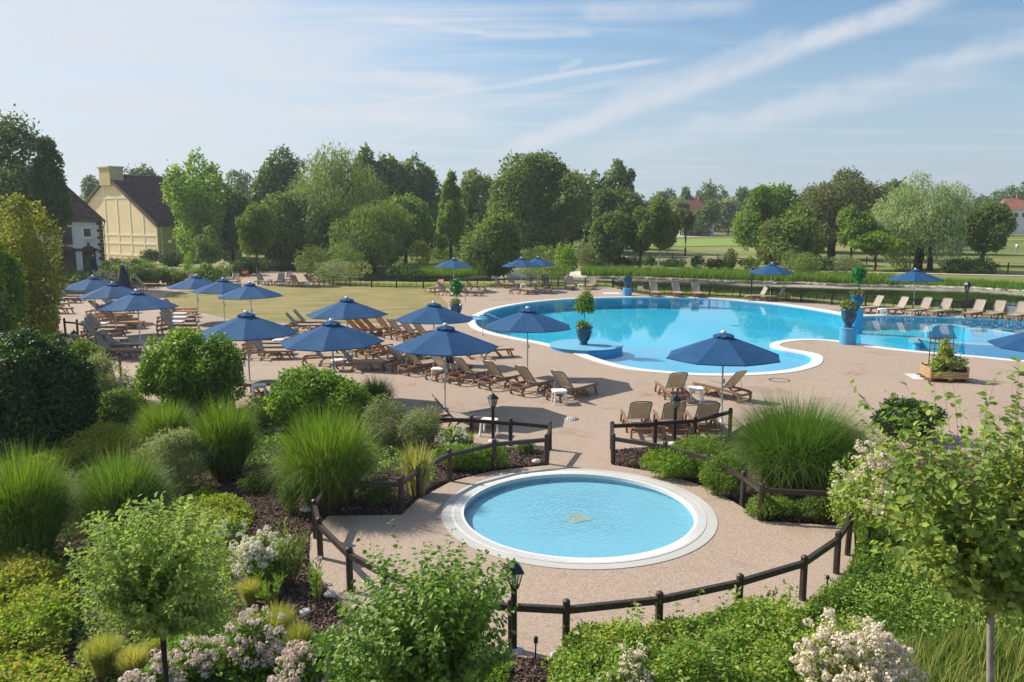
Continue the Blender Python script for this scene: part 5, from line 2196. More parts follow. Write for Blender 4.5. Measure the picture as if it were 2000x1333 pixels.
# ------------------------------------------------------------------ lantern posts
def make_lantern(label, h=1.32):
    t = thing('lantern_post', label, 'lantern post')
    obj('base_flange', MB().lathe([(.13, 0), (.13, .018), (.06, .025), (.05, .05)], 16), 'slab_grey', t)
    obj('pole', MB().tube([(0, 0, 0), (0, 0, h - .42)], .042, 12), 'post_black', t)
    zb = h - .42
    L = obj('lantern_frame', MB().lathe([(.05, zb), (.075, zb + .02), (.075, zb + .04)], 4, a0=math.pi / 4), 'lantern_green', t)
    for k in range(4):
        a = math.pi / 4 + k * math.pi / 2
        b = a + math.pi / 2
        p0 = Vector((.075 * math.cos(a), .075 * math.sin(a), zb + .04))
        p1 = Vector((.135 * math.cos(a), .135 * math.sin(a), zb + .25))
        q0 = Vector((.075 * math.cos(b), .075 * math.sin(b), zb + .04))
        q1 = Vector((.135 * math.cos(b), .135 * math.sin(b), zb + .25))
        obj('corner_bar', MB().tube([p0, p1], .008, 5), 'lantern_green', L)
        obj('pane', MB().add([p0, q0, q1, p1], [(0, 1, 2, 3)]), 'lantern_glass', L)
    obj('bulb', MB().lathe([(.02, zb + .04), (.035, zb + .08), (.035, zb + .18), (.015, zb + .21), (.001, zb + .215)], 10), 'bulb_white', L)
    obj('hood', MB().lathe([(.16, zb + .245), (.165, zb + .262), (.10, zb + .335), (.055, zb + .345)], 4, a0=math.pi / 4, smooth=False), 'lantern_green', t)
    obj('cap', MB().lathe([(.05, zb + .345), (.05, zb + .37), (.03, zb + .385), (.012, zb + .40), (.016, zb + .42), (.001, zb + .435)], 12), 'lantern_green', t)
    remember(t)
    return t


LAMPS = [(1004, 1272, 'dark green lantern post nearest the camera, beside the paddling pool fence', .2), (963, 862, 'dark green lantern post left of the paddling pool gate', .5),
         (1317, 866, 'dark green lantern post before the three tan loungers', .1), (238, 758, 'dark green lantern post between laurel and photinia', .3),
         (149, 706, 'dark lantern post inside the small hedge bed', .7), (1884, 622, 'slim lantern post by the pond near the right-hand pool', .3),
         (1467, 580, 'lantern post on pond bank left of lone parasol', .3)]
lp0 = None
for (px, py, lab, ro) in LAMPS:
    g = G(px, py)
    if lp0 is None:
        lp0 = make_lantern(lab)
        o = lp0
        o.location = g
        o.rotation_euler = (0, 0, ro)
        o['group'] = 'lantern posts'
    else:
        o = dup(lp0, g, ro, lab, 'lantern posts')
    if py < 640:
        o.scale = (1.25, 1.25, 1.7)


def stake_light(px, py, top, label):
    g = G(px, py)
    h = (py - top) / F_PX * g.y
    t = thing('stake_light', label, 'garden light', tuple(g), 0, 'garden stake lights')
    obj('stake', MB().tube([(0, 0, -.05), (.01, 0, h * .75)], .012, 6), 'post_black', t)
    obj('lamp_head', MB().lathe([(.014, h * .70), (.028, h * .76), (.03, h * .96), (.02, h)], 10, (.01, 0, 0)), 'post_black', t)


stake_light(1045, 1290, 1237, 'thin black stake light in bark beside the nearest lantern post')
stake_light(607, 1135, 1100, 'thin black stake light at the left edge of the paddling pool paving')
stake_light(1614, 1150, 1121, 'short black stake light at the grass edge, right of paddling pool')
g = G(1092, 1300)
t = thing('flood_light', 'small square floodlight tilted on the paving edge by the roses', 'floodlight', tuple(g), .2)
rm = Matrix.Rotation(.6, 3, 'X')
obj('housing', MB().bbox((0, 0, .13), (.24, .07, .17), .012, rm), 'slab_grey', t)
obj('pane', MB().box((0, -.045, .155), (.20, .008, .13), rm), 'lantern_glass', t)
obj('bracket', MB().tube([(-.13, 0, .13), (-.13, 0, .02), (.13, 0, .02), (.13, 0, .13)], .010, 5), 'post_black', t)
for (px, py, r, lab) in ((1048, 905, .12, 'white rock at paving edge near the gate post'), (597, 1000, .12, 'pale rock in the bark beside the fence corner'), (596, 1200, .10, 'small white rock in the bark by the oleander'), (645, 1166, .11, 'flat pale rock at the paving edge behind the leafy shrub'), (1312, 924, .05, 'small white pebble at the fence post before junipers')):
    g = G(px, py)
    rg = np.random.default_rng(int(px))
    mb = MB()
    vs = []
    mb.lathe([(r * .6, 0), (r, r * .25), (r * .85, r * .6), (r * .4, r * .8), (.001, r * .82)], 9)
    mb.v = [(x + rg.normal(0, r * .08), y * .7 + rg.normal(0, r * .08), z + rg.normal(0, r * .04)) for x, y, z in mb.v]
    tag(obj('rock', mb, 'stone_white', None, tuple(g)), lab, 'rock')


# ------------------------------------------------------------------ urns
def urn(name, label, loc, h=.8, r=.34, plant='leaf_dark', plant_r=.34, plant_h=.3, topiary=None, flowers=None, seed=1):
    rng = np.random.default_rng(seed)
    t = thing(name, label, 'urn', tuple(loc))
    k = h / .8
    prof = [(.19, 0), (.20, .03), (.14, .07), (.15, .10), (.24, .24), (.31, .42), (.335, .60), (.32, .68), (.325, .70), (.365, .73), (.375, .77), (.355, .80), (.32, .80), (.30, .74)]
    body = obj('body', MB().lathe([(a / .34 * r, z * k) for a, z in prof], 30), 'urn_glaze', t)
    mb = MB()
    for s in range(6):
        a0 = s * math.pi / 3
        pts = []
        for i in range(7):
            a = a0 + i / 6 * math.pi / 3
            z = (.60 - .10 * math.sin(math.pi * i / 6)) * k
            rr = (.338 - .02 * math.sin(math.pi * i / 6)) / .34 * r
            pts.append((rr * math.cos(a), rr * math.sin(a), z))
        mb.tube(pts, .016, 5)
    obj('garland', mb, 'urn_glaze', body)
    obj('soil', MB().lathe([(.315 / .34 * r, .72 * k), (.001, .745 * k)], 20), 'soil', t)
    V, Fq, lob, _ = crown_leaves(rng, 420, plant_r, plant_r, plant_h * .6, 14, .4, h + plant_h * .35, .4, .11, .05, fold=.1)
    obj('foliage', mesh_arrays('foliage', V, Fq), plant, t)
    if flowers:
        c = rand_dir(rng, 9) * np.array([plant_r * .9, plant_r * .9, plant_h * .3]) + np.array([0, -.05, h + plant_h * .25])
        V, Fq = flower_arrays(rng, c, .05, 16, .05)
        obj('flowers', mesh_arrays('flowers', V, Fq), flowers, t)
    if topiary:
        zc, rt, leaf, loose = topiary
        obj('stem', MB().tube([(0, 0, h * .9), (.015, .01, (h + zc) / 2), (.0, .0, zc)], .022, 6), 'twig', t)
        V, Fq, lob, _ = crown_leaves(rng, 900, rt, rt, rt * loose, 16, .36, zc, .4, .13, .075, fold=.12, inner=.5)
        obj('crown', mesh_arrays('crown', V, Fq), leaf, t)
    return t


def pedestal(label, px, py, h, r, bottom=-.78):
    g = G(px, py)
    t = thing('urn_pedestal', label, 'pedestal', (g.x, g.y, 0))
    obj('shaft', MB().lathe([(r, bottom), (r, h - .07)], 36, smooth=False), 'pedestal_paint', t)
    obj('cap', MB().lathe([(r + .002, h - .069), (r + .012, h - .05), (r + .012, h - .015), (r - .01, h), (.001, h + .001)], 36, smooth=False), 'pedestal_paint', t)
    return Vector((g.x, g.y, h + .001))


pp = pedestal('round blue pedestal at the paving tip, carrying the nearer twin urn', 1655, 672, .78, .37)
urn('planted_urn', 'dark blue glazed urn on the nearer of the twin pedestals', pp, .86, .36, 'leaf_olive', .42, .42, seed=2)
pp = pedestal('round blue pedestal across the channel, carrying the farther twin urn', 1672, 625, .66, .37)
urn('planted_urn', 'blue urn with glossy green ball tree on the farther twin pedestal', pp, .78, .37, 'leaf_dark', .40, .36, (1.95, .46, 'leaf_topiary', 1.0), 'petal_coral', seed=3)
pp = pedestal('round blue pedestal at the far pool edge by the pond railing', 1225, 577.6, .58, .34, .0)
urn('planted_urn', 'blue urn on the far pedestal at the pool edge', pp, .86, .33, 'leaf_mid', .34, .42, seed=4)
urn('planted_urn', 'large blue urn with small standard tree on the round pool island', ISLAND + Vector((-.12, -.1, 0)), .80, .36, 'leaf_laurel', .36, .36, (1.95, .42, 'leaf_fresh', 1.25), 'petal_coral', seed=5)
g = G(891, 619)
urn('planted_urn', 'blue urn with leafy standard plant by the lawn corner', g, .72, .36, 'leaf_grey', .36, .40, (1.80, .38, 'leaf_topiary', 1.25), seed=6)


# ------------------------------------------------------------------ wooden planter
def planter():
    g = G(1843, 742)
    t = thing('wooden_planter', 'wooden planter with brown trellis, flowers and foliage on the paving', 'planter', tuple(g), -.12)
    w, d = 1.30, .95
    pm = MB().bbox((0, 0, .085), (w, .035, .11), .006).mesh('plank')
    for y in (-d / 2, d / 2):
        for k in range(2 if y < 0 else 3):
            obj('plank', pm, 'timber_light', t, (0, y, .10 + .125 * k))
    pm2 = MB().bbox((0, 0, .085), (.035, d - .05, .11), .006).mesh('plank')
    for x in (-w / 2, w / 2):
        for k in range(3):
            obj('plank', pm2, 'timber_light', t, (x, 0, .10 + .125 * k))
    for x in (-w / 2 + .03, w / 2 - .03):
        for y in (-d / 2 + .03, d / 2 - .03):
            obj('corner_post', MB().bbox((x, y, .28), (.075, .075, .56), .01), 'timber_light', t)
    for y in (-.38, 0, .38):
        obj('pallet_slat', MB().bbox((0, y, .115), (w + .3, .12, .035), .004), 'timber_red', t)
    for x in (-.6, 0, .6):
        obj('pallet_block', MB().box((x, 0, .05), (.1, d + .05, .095)), 'timber_red', t)
    obj('soil', MB().box((0, 0, .38), (w - .06, d - .06, .06)), 'soil', t)
    for k in range(6):
        x = -.40 + .16 * k
        obj('trellis_slat', MB().box((x, d / 2 - .06, .9), (.028, .02, 1.2)), 'timber_red', t)
    for k in range(5):
        obj('trellis_slat', MB().box((0, d / 2 - .08, .62 + .22 * k), (.86, .02, .028)), 'timber_red', t)
    rng = np.random.default_rng(9)
    V, Fq, lob, _ = crown_leaves(rng, 1500, .62, .48, .34, 22, .38, .56, .4, .11, .055, fold=.1)
    obj('foliage', mesh_arrays('foliage', V, Fq), 'leaf_rose', t)
    V, Fq, lob, _ = crown_leaves(rng, 500, .26, .2, .45, 14, .4, 1.0, .4, .13, .06, fold=.1)
    obj('foliage', mesh_arrays('foliage', V, Fq), 'leaf_apple', t)
    V, Fq, lob, _ = crown_leaves(rng, 500, .36, .3, .26, 14, .4, .66, .4, .10, .06, fold=.1)
    V[:, 0] += .36
    V[:, 1] -= .22
    obj('foliage', mesh_arrays('foliage', V, Fq), 'leaf_silver', t)
    for x, z in ((-.20, .88), (-.08, .86), (.22, .88), (-.05, 1.22)):
        V, Fq = flower_arrays(rng, np.array([[x, -.25, z]]), .065, 26, .05)
        obj('flower', mesh_arrays('flower', V, Fq), 'petal_coral', t)
    for x, z in ((-.1, .7), (.25, .66), (.2, .60)):
        V, Fq = flower_arrays(rng, np.array([[x, -.42, z]]), .055, 20, .045)
        obj('flower', mesh_arrays('flower', V, Fq), 'petal_yellow', t)


planter()


# ------------------------------------------------------------------ signs
def text_mesh(body, size):
    cu = bpy.data.curves.new('lettering', 'FONT')
    cu.body = body
    cu.size = size
    cu.align_x = 'CENTER'
    cu.align_y = 'CENTER'
    cu.extrude = .006
    cu.offset = size * .02
    return cu


g = G(482, 543)
t = thing('exit_sign', 'red EXIT sign on the dark railing behind the far loungers', 'sign', (g.x, g.y - .35, 0), .05)
obj('board', MB().bbox((0, 0, .52), (.64, .03, .62), .006), 'sign_red', t)
tmp = obj('lettering_curve', text_mesh('EXIT', .26))
bpy.context.view_layer.update()
tm = bpy.data.meshes.new_from_object(tmp.evaluated_get(bpy.context.evaluated_depsgraph_get()))
bpy.data.objects.remove(tmp)
tm.materials.clear()
o = obj('lettering', tm, 'sign_white', t, (0, -.022, .55))
tag(o, kind='stuff')
o.rotation_euler = (math.pi / 2, 0, 0)
for s in (-1, 1):
    obj('post', MB().tube([(s * .24, .03, 0), (s * .24, .03, .8)], .02, 6), 'post_black', t)
g = G(1250, 575.5)
t = thing('notice_board', 'small white notice on the railing by the far pedestal urn', 'sign', (g.x, g.y - .08, 0), -.1)
obj('board', MB().bbox((0, 0, .50), (.42, .02, .32), .004), 'sign_white', t)
for s in (-1, 1):
    obj('clip', MB().box((s * .12, .03, .6), (.04, .05, .03)), 'post_black', t)
for (px, py, top) in ((967, 562, 545), (909, 592, 565)):
    g = G(px, py)
    h = .5 if px > 950 else .62
    t = thing('ground_post', 'short thin post standing in the paving near far loungers' if px > 950 else 'thin post in the paving beside the lawn corner urn', 'post', tuple(g))
    obj('shaft', MB().tube([(0, 0, 0), (0, 0, h)], .04, 8), 'timber_light' if px > 950 else 'steel', t)
    obj('foot_plate', MB().lathe([(.09, 0), (.09, .012), (.04, .014)], 12), 'steel', t)


# ------------------------------------------------------------------ people
def person(label, loc, rotz, shirt, trousers, shorts=True, arms_up=False, scale=1.0):
    t = thing('person', label, 'person', tuple(loc), rotz)
    J = {'pelvis': (0, 0, .95), 'waist': (0, 0, 1.08), 'chest': (0, .01, 1.32), 'neck': (0, 0, 1.48), 'head0': (0, -.015, 1.58), 'head1': (0, -.02, 1.70)}
    E = [('pelvis', 'waist'), ('waist', 'chest'), ('chest', 'neck'), ('neck', 'head0'), ('head0', 'head1')]
    Rr = {'pelvis': .13, 'waist': .12, 'chest': .15, 'neck': .055, 'head0': .085, 'head1': .085}
    for s, n in ((-1, 'l'), (1, 'r')):
        st = .06 * s
        J.update({n + 'hip': (s * .10, 0, .90), n + 'knee': (s * .11, -st * .6, .49), n + 'ank': (s * .11, st * .8, .08), n + 'toe': (s * .12, st * .8 - .15, .03),
                  n + 'sho': (s * .19, .01, 1.40), n + 'elb': (s * .25, .03 - (.1 if arms_up else 0), 1.13), n + 'wri': (s * (.12 if arms_up else .27), -.30 if arms_up else -.04, 1.05 if arms_up else .88), n + 'hand': (s * (.06 if arms_up else .27), -.36 if arms_up else -.06, 1.0 if arms_up else .79)})
        E += [('pelvis', n + 'hip'), (n + 'hip', n + 'knee'), (n + 'knee', n + 'ank'), (n + 'ank', n + 'toe'), ('chest', n + 'sho'), (n + 'sho', n + 'elb'), (n + 'elb', n + 'wri'), (n + 'wri', n + 'hand')]
        Rr.update({n + 'hip': .095, n + 'knee': .058, n + 'ank': .040, n + 'toe': .030, n + 'sho': .065, n + 'elb': .042, n + 'wri': .030, n + 'hand': .034})
    keys = list(J)

    def skin(name, sel, edges, rad, matn, kids=True):
        ks = [k for k in keys if k in sel]
        me = bpy.data.meshes.new(name)
        me.from_pydata([sel[k] for k in ks], [(ks.index(a), ks.index(b)) for a, b in edges if a in sel and b in sel], [])
        me.skin_vertices.new() if hasattr(me.skin_vertices, 'new') and not me.skin_vertices else None
        o = obj(name, me, matn, t)
        o.modifiers.new('skin', 'SKIN')
        for i, k in enumerate(ks):
            v = me.skin_vertices[0].data[i]
            r = rad[k]
            v.radius = (r, r)
            v.use_root = (i == 0)
        sd = o.modifiers.new('sub', 'SUBSURF')
        sd.levels = sd.render_levels = 2
        return o
    skin('body', J, E, Rr, 'skin')
    big = {k: r * 1.13 + .006 for k, r in Rr.items()}
    top = {k: J[k] for k in ('pelvis', 'waist', 'chest', 'lsho', 'rsho')}
    top['lelb'] = tuple(Vector(J['lsho']).lerp(Vector(J['lelb']), .6))
    top['relb'] = tuple(Vector(J['rsho']).lerp(Vector(J['relb']), .6))
    big['lelb'] = big['relb'] = .062
    skin('shirt', top, E, big, shirt)
    low = {k: J[k] for k in ('pelvis', 'lhip', 'rhip')}
    for n in 'lr':
        low[n + 'knee'] = tuple(Vector(J[n + 'hip']).lerp(Vector(J[n + 'knee']), .8)) if shorts else J[n + 'knee']
        if not shorts:
            low[n + 'ank'] = J[n + 'ank']
            big[n + 'ank'] = .06
        big[n + 'knee'] = .085
    skin('shorts' if shorts else 'trousers', low, E, big, trousers)
    obj('hair', MB().lathe([(.09, 1.64), (.097, 1.70), (.085, 1.76), (.05, 1.80), (.001, 1.81)], 14, (0, .012, 0)), 'hair_brown', t)
    t.scale = (scale,) * 3
    return t


g = G(879, 741)
person('person with bare legs standing behind the front loungers, upper half hidden by parasol', g, 2.6, 'cloth_grey', 'cloth_dark', True, scale=.97)
q = Pd(1985, 492, 139)
person('golfer in white top walking on the fairway beyond the pond', (q.x, 139, float(tz_base(q.x, 139))), 1.9, 'cloth_white', 'cloth_grey', False, True)

# ------------------------------------------------------------------ background trees
T = tree
BT = 'trees round the garden and pond'
T('tall dark green tree with pointed tops at the left edge', -5, 212, 66, 200, 478, 'leaf_dark', 9000, .36, .22, 'dome', 40, .30, .3, group=BT)
T('dark green tree tapering to a point beside the white house', 88, 250, 68, 128, 468, 'leaf_dark', 8000, .36, .22, 'cone', 40, .30, .26, group=BT)
T('small tree behind the yellow house roof, right of its chimney', 272, 318, 150, 78, 420, 'leaf_dark', 2500, .7, .45, 'dome', 22, .36, .3, group=BT)
T('pale small tree between the dark trees and the yellow house', 180, 349, 150, 62, 470, 'leaf_far', 1800, .7, .45, 'round', 16, .38, .25, group=BT)
T('bright lime green tree in front of the yellow house roof', 382, 297, 98, 118, 500, 'leaf_lime', 6200, .5, .36, 'dome', 34, .30, .25, group=BT, low=-.9)
T('round treetop far behind the lime tree', 462, 328, 175, 62, 430, 'leaf_far', 1500, .8, .5, 'dome', 16, .38, .3, group=BT)
T('olive green tree right of the lime tree', 446, 352, 104, 100, 505, 'leaf_mid', 5200, .5, .32, 'dome', 30, .33, .25, group=BT)
T('standard tree with dark oval head and bare trunk at the lawn edge', 497, 398, 71.5, 84, 502, 'leaf_olive', 8000, .22, .12, 'column', 60, .26, .12, group=BT, up=.5)
T('dark broad tree with ragged top behind the willows', 552, 289, 118, 125, 480, 'leaf_dark', 7500, .6, .4, 'dome', 36, .30, .35, group=BT)
T('leafy tree low behind the round-headed tree', 545, 372, 92, 120, 520, 'leaf_mid', 6000, .45, .3, 'dome', 30, .33, .25, group=BT)
T('olive weeping tree beside the big willow', 600, 352, 97, 110, 520, 'leaf_willow', 7000, .6, .14, 'dome', 30, .33, .25, hang=.5, group=BT)
T('big tall weeping willow, topmost in the tree belt', 655, 284, 96, 195, 500, 'leaf_willow', 14000, .62, .13, 'dome', 44, .30, .4, hang=.55, group=BT)
T('dark lower willow mass sweeping to the pond', 725, 385, 88, 150, 545, 'leaf_olive', 11000, .5, .12, 'dome', 36, .33, .3, hang=.6, group=BT)
T('shadowy willow limb mass between the bamboo and the pond', 648, 392, 90, 130, 540, 'leaf_mid', 7000, .5, .2, 'dome', 30, .33, .3, hang=.4, group=BT)
T('tall poplar with open branches beside the willow', 722, 287, 128, 75, 480, 'leaf_mid', 3800, .6, .42, 'column', 30, .27, .3, group=BT)
T('tall poplar with feathery top, second beside the willow', 768, 291, 130, 80, 480, 'leaf_olive', 4200, .6, .42, 'column', 30, .27, .3, group=BT)
T('tall poplar, third beside the willow, leaning on the conical tree', 815, 304, 132, 80, 480, 'leaf_mid', 4200, .6, .42, 'column', 30, .27, .3, group=BT)
T('fresh green tree filling the gap below the poplars', 790, 385, 104, 110, 500, 'leaf_fresh', 5500, .5, .33, 'dome', 30, .33, .28, group=BT)
T('conical bright green tree with upright branches', 880, 321, 92, 84, 492, 'leaf_fresh', 8500, .42, .22, 'cone', 60, .22, .22, group=BT, up=.2)
T('light green tree behind the conical tree', 930, 318, 125, 95, 490, 'leaf_olive', 5000, .6, .4, 'dome', 30, .32, .3, group=BT)
T('broad rounded plane tree, largest crown in the middle of the belt', 1040, 300, 110, 205, 492, 'leaf_olive', 14000, .5, .36, 'dome', 60, .25, .45, group=BT)
T('spreading pale tree in front of the plane tree by the pond', 968, 420, 84, 120, 535, 'leaf_willow', 6500, .42, .22, 'dome', 32, .33, .2, group=BT)
T('small tree right of the plane tree, half hidden', 1118, 345, 128, 80, 480, 'leaf_olive', 3600, .6, .42, 'dome', 24, .33, .3, group=BT)
T('dark pine with open top right of the plane tree', 1192, 352, 122, 118, 470, 'leaf_dark', 7500, .6, .3, 'dome', 40, .28, .35, group=BT)
T('open branched tree rising through the dark pine', 1190, 311, 128, 66, 420, 'leaf_mid', 2600, .55, .38, 'round', 26, .27, .3, group=BT)
T('small slender treetop beside the dark pine', 1228, 324, 130, 40, 400, 'leaf_mid', 1200, .55, .38, 'column', 16, .3, .25, group=BT)
T('mid green bushy tree beside the round grey shrub', 1190, 412, 94, 84, 506, 'leaf_mid', 4600, .42, .28, 'dome', 30, .33, .2, group=BT)
T('multi-stemmed slim tree on the far pond bank', 1252, 410, 93, 58, 494, 'leaf_mid', 3200, .42, .28, 'dome', 26, .33, .1, group=BT, stems=3)
T('slim birch-like tree with pale bare trunk on the far bank', 1292, 386, 95, 68, 484, 'leaf_olive', 4200, .42, .28, 'dome', 28, .33, .12, group=BT, barkm='bark_pale')
T('small tree with bare trunk before the distant red roof', 1341, 405, 118, 30, 448, 'leaf_copper', 700, .5, .3, 'dome', 12, .4, .14, group=BT)
MF = 'second row of trees behind the belt'
for i, (px, top, w, lf, d) in enumerate(((470, 380, 90, 'leaf_mid', 135), (520, 392, 100, 'leaf_dark', 128), (590, 385, 100, 'leaf_mid', 138), (690, 375, 110, 'leaf_dark', 142), (745, 392, 100, 'leaf_olive', 136), (842, 368, 90, 'leaf_mid', 140),
                                         (860, 400, 90, 'leaf_olive', 128), (905, 372, 90, 'leaf_mid', 144), (985, 365, 110, 'leaf_mid', 140), (1085, 362, 100, 'leaf_olive', 138), (1145, 378, 90, 'leaf_mid', 142), (1225, 392, 80, 'leaf_dark', 138),
                                         (1590, 385, 90, 'leaf_mid', 135), (1730, 372, 110, 'leaf_olive', 130), (1880, 378, 100, 'leaf_mid', 128))):
    T('leafy tree in the second row, ' + ORD[i % 9] + (' from the lime tree' if i < 9 else ' after the conical tree') + ' in the belt', px, top, d, w * 1.25, 503, lf, 3200, .62, .42, 'dome', 28, .34, .25, group=MF, low=-.95)
FT = 'far trees beyond the golf course'
for i, (px, top, d, w, lf, lab) in enumerate((
        (1262, 368, 240, 40, 'leaf_far', 'far dark tree nearest the pine'), (1300, 372, 250, 46, 'leaf_far', 'far bushy tree left of the pointed far tree'), (1322, 384, 235, 40, 'leaf_olive', 'far low tree just left of the distant red roof'),
        (1342, 367, 260, 26, 'leaf_far', 'far pointed tree above the distant red roof'), (1369, 372, 275, 18, 'leaf_far', 'thin far tree right of the distant red roof ridge'),
        (1400, 355, 245, 62, 'leaf_mid', 'far domed tree, tallest beside the distant red roof'), (1425, 378, 230, 52, 'leaf_grey', 'far grey green tree below the tall domed one'), (1386, 394, 212, 40, 'leaf_mid', 'far low tree partly covering the red roof'), (1331, 398, 210, 32, 'leaf_mid', 'far low tree left of the red roof, before its wall'), (1958, 398, 212, 26, 'leaf_mid', 'far low tree before the distant white house'),
        (1458, 360, 255, 34, 'leaf_far', 'far tree peeping left of the bright round tree'), (1588, 358, 250, 32, 'leaf_far', 'far pointed conifer in the notch of the tree belt'), (1605, 374, 245, 40, 'leaf_far', 'far tree in the notch left of the copper tree'),
        (1755, 350, 150, 66, 'leaf_mid', 'tree between the copper tree and the silver willow, behind'), (1925, 372, 235, 44, 'leaf_far', 'far tree right of the silver willow'),
        (1958, 356, 250, 56, 'leaf_far', 'far domed tree above the distant white house'), (1992, 362, 240, 50, 'leaf_far', 'far tree at the right edge of the skyline'), (1995, 405, 225, 50, 'leaf_deep', 'far dark bush below the skyline at the right edge'),
        (2060, 360, 235, 90, 'leaf_far', 'far tree just past the right edge'), (1235, 378, 230, 50, 'leaf_deep', 'far dark tree hidden behind the pine'), (820, 380, 220, 90, 'leaf_far', 'far tree mass behind the poplars'), (930, 395, 230, 90, 'leaf_far', 'far tree mass behind the conical tree'),
        (1100, 395, 235, 90, 'leaf_far', 'far tree mass behind the plane tree'), (660, 380, 220, 120, 'leaf_far', 'far tree mass behind the willow'), (-60, 340, 180, 160, 'leaf_far', 'far tree past the left edge'))):
    T(lab, px, top, d, w * 1.1, 452, lf, 1500, 1.05, .7, 'dome', 18, .36, .3, group=FT, name='far_tree')
rng_ft = np.random.default_rng(4)
VV, FF, nn = [], [], 0
for i in range(46):
    px = -260 + i * 56 + rng_ft.uniform(-20, 20)
    dd = 330 + rng_ft.uniform(0, 170)
    a = Pd(px, 386 + rng_ft.uniform(-14, 12), dd)
    z0 = float(tz_base(a.x, dd))
    h = a.z - z0
    V, Fq, _, _ = crown_leaves(rng_ft, 520, rng_ft.uniform(8, 14), 9, h * .52, 14, .40, h * .48, .35, 2.0, 1.3, shape=SHAPES['dome'])
    VV.append(V + np.array([a.x, dd, z0]))
    FF.append(Fq + nn)
    nn += len(V)
tag(obj('far_wood', mesh_arrays('far_wood', np.concatenate(VV), np.concatenate(FF)), 'leaf_far'), 'far-off wood closing the horizon behind the golf course', 'wood', None, 'stuff')
T('bright round-headed tree, left of the copper tree', 1506, 346, 104, 142, 520, 'leaf_fresh', 10000, .46, .30, 'dome', 46, .28, .35, group=BT, low=-.9)
T('yellow green spreading tree below the bright round tree', 1548, 418, 94, 120, 528, 'leaf_olive', 6000, .42, .28, 'dome', 34, .33, .2, group=BT, stems=2)
T('brownish copper tinged tree in the right of the belt', 1655, 336, 114, 165, 480, 'leaf_copper', 11000, .46, .26, 'dome', 50, .27, .4, group=BT, stems=3)
T('small fresh green tree before the copper tree', 1668, 406, 92, 72, 490, 'leaf_fresh', 3800, .40, .28, 'dome', 26, .34, .18, group=BT)
T('low lime tree with layered branches by the far bank', 1712, 453, 90, 92, 502, 'leaf_lime', 3000, .38, .26, 'dome', 26, .32, .12, group=BT, stems=2)
T('big silver green willow on the far bank', 1815, 322, 91, 185, 520, 'leaf_silver', 16000, .52, .12, 'dome', 60, .27, .3, hang=.4, group=BT, stems=4)
T('dark green tree right of the silver willow', 1932, 385, 100, 100, 500, 'leaf_mid', 6000, .44, .30, 'dome', 36, .31, .3, group=BT)
T('golden green tree with airy branches at the left edge, over the loungers', 34, 378, 36, 140, 655, 'leaf_yellowgreen', 10000, .17, .10, 'dome', 60, .26, .12, group=BT, low=-.95, stems=3) if leafmat('leaf_yellowgreen', (0.075, 0.095, 0.018), (0.20, 0.205, 0.040), None, .4) else None
T('fresh green tree cut by the left edge below the golden tree', -18, 440, 30, 100, 690, 'leaf_fresh', 5000, .16, .10, 'dome', 40, .28, .1, group=BT, low=-.95, stems=2)
T('white flowering tree before the yellow house arcade', 405, 448, 86, 44, 520, 'leaf_mid', 1600, .3, .2, 'dome', 20, .35, .08, group=BT)

# trees on the right, past the edge, so the pond reflection and the side view go on
T('tree past the right edge on the far bank', 2090, 370, 104, 130, 510, 'leaf_mid', 4000, .5, .33, 'dome', 34, .31, .3, group=BT)
T('tree past the left edge behind the white house', -170, 260, 90, 220, 520, 'leaf_dark', 5000, .5, .33, 'dome', 36, .31, .35, group=BT)

# ------------------------------------------------------------------ shrubs on the far side
SB = 'shrubs along the far bank and beds'


def fs(label, px, base, w, top, leaf, n=1500, L=.22, W=.14, name='shrub', cat='shrub', **k):
    return shrub(name, label, cat, px, base, w, top, leaf, n, L, W, 24, .36, 'dome', group=SB, stem=False, **k)


fs('large round grey green shrub beside the bushy far-bank tree', 1144, 521, 60, 468, 'leaf_grey', 2600)
fs('dark low shrub right of the round grey shrub', 1178, 523, 46, 490, 'leaf_dark', 1300)
fs('dark low shrub at the foot of the bushy tree', 1215, 523, 40, 496, 'leaf_deep', 1100)
fs('small dark shrub left of the multi-stemmed tree', 1238, 522, 24, 500, 'leaf_deep', 600)
fs('small dark shrub right of the multi-stemmed tree', 1268, 522, 26, 498, 'leaf_dark', 700)
fs('low dark hedge shrub under the pale trunk tree', 1318, 521, 60, 507, 'leaf_deep', 1200)
fs('small upright dark shrub on the path, first of three', 1364, 525, 26, 499, 'leaf_dark', 700)
fs('small upright dark shrub on the path, second of three', 1388, 525, 20, 506, 'leaf_dark', 500)
fs('small upright dark shrub on the path, third of three', 1406, 526, 22, 506, 'leaf_deep', 500)
fs('bright green small tree-like shrub by the path', 1431, 528, 34, 486, 'leaf_mid', 1100)
fs('rounded hedge shrub right of the bright path shrub', 1468, 529, 52, 504, 'leaf_olive', 1400)
fs('tall feathery olive shrub behind the lone parasol', 1560, 540, 74, 490, 'leaf_willow', 2600, .3, .07)
fs('dark rounded shrub right of the feathery olive shrub', 1605, 534, 50, 499, 'leaf_dark', 1500)
fs('grey green low shrub before the copper tree trunks', 1652, 535, 70, 501, 'leaf_grey', 2000, .26, .08)
fs('dark clipped hedge beside the silver willow', 1905, 533, 82, 500, 'leaf_dark', 2600, hang=0)
fs('dark shrub under the silver willow', 1862, 534, 44, 506, 'leaf_deep', 1300)
fs('wide rounded grey green shrub behind the pond railing', 663, 555, 112, 507, 'leaf_grey', 3600, .2, .07)
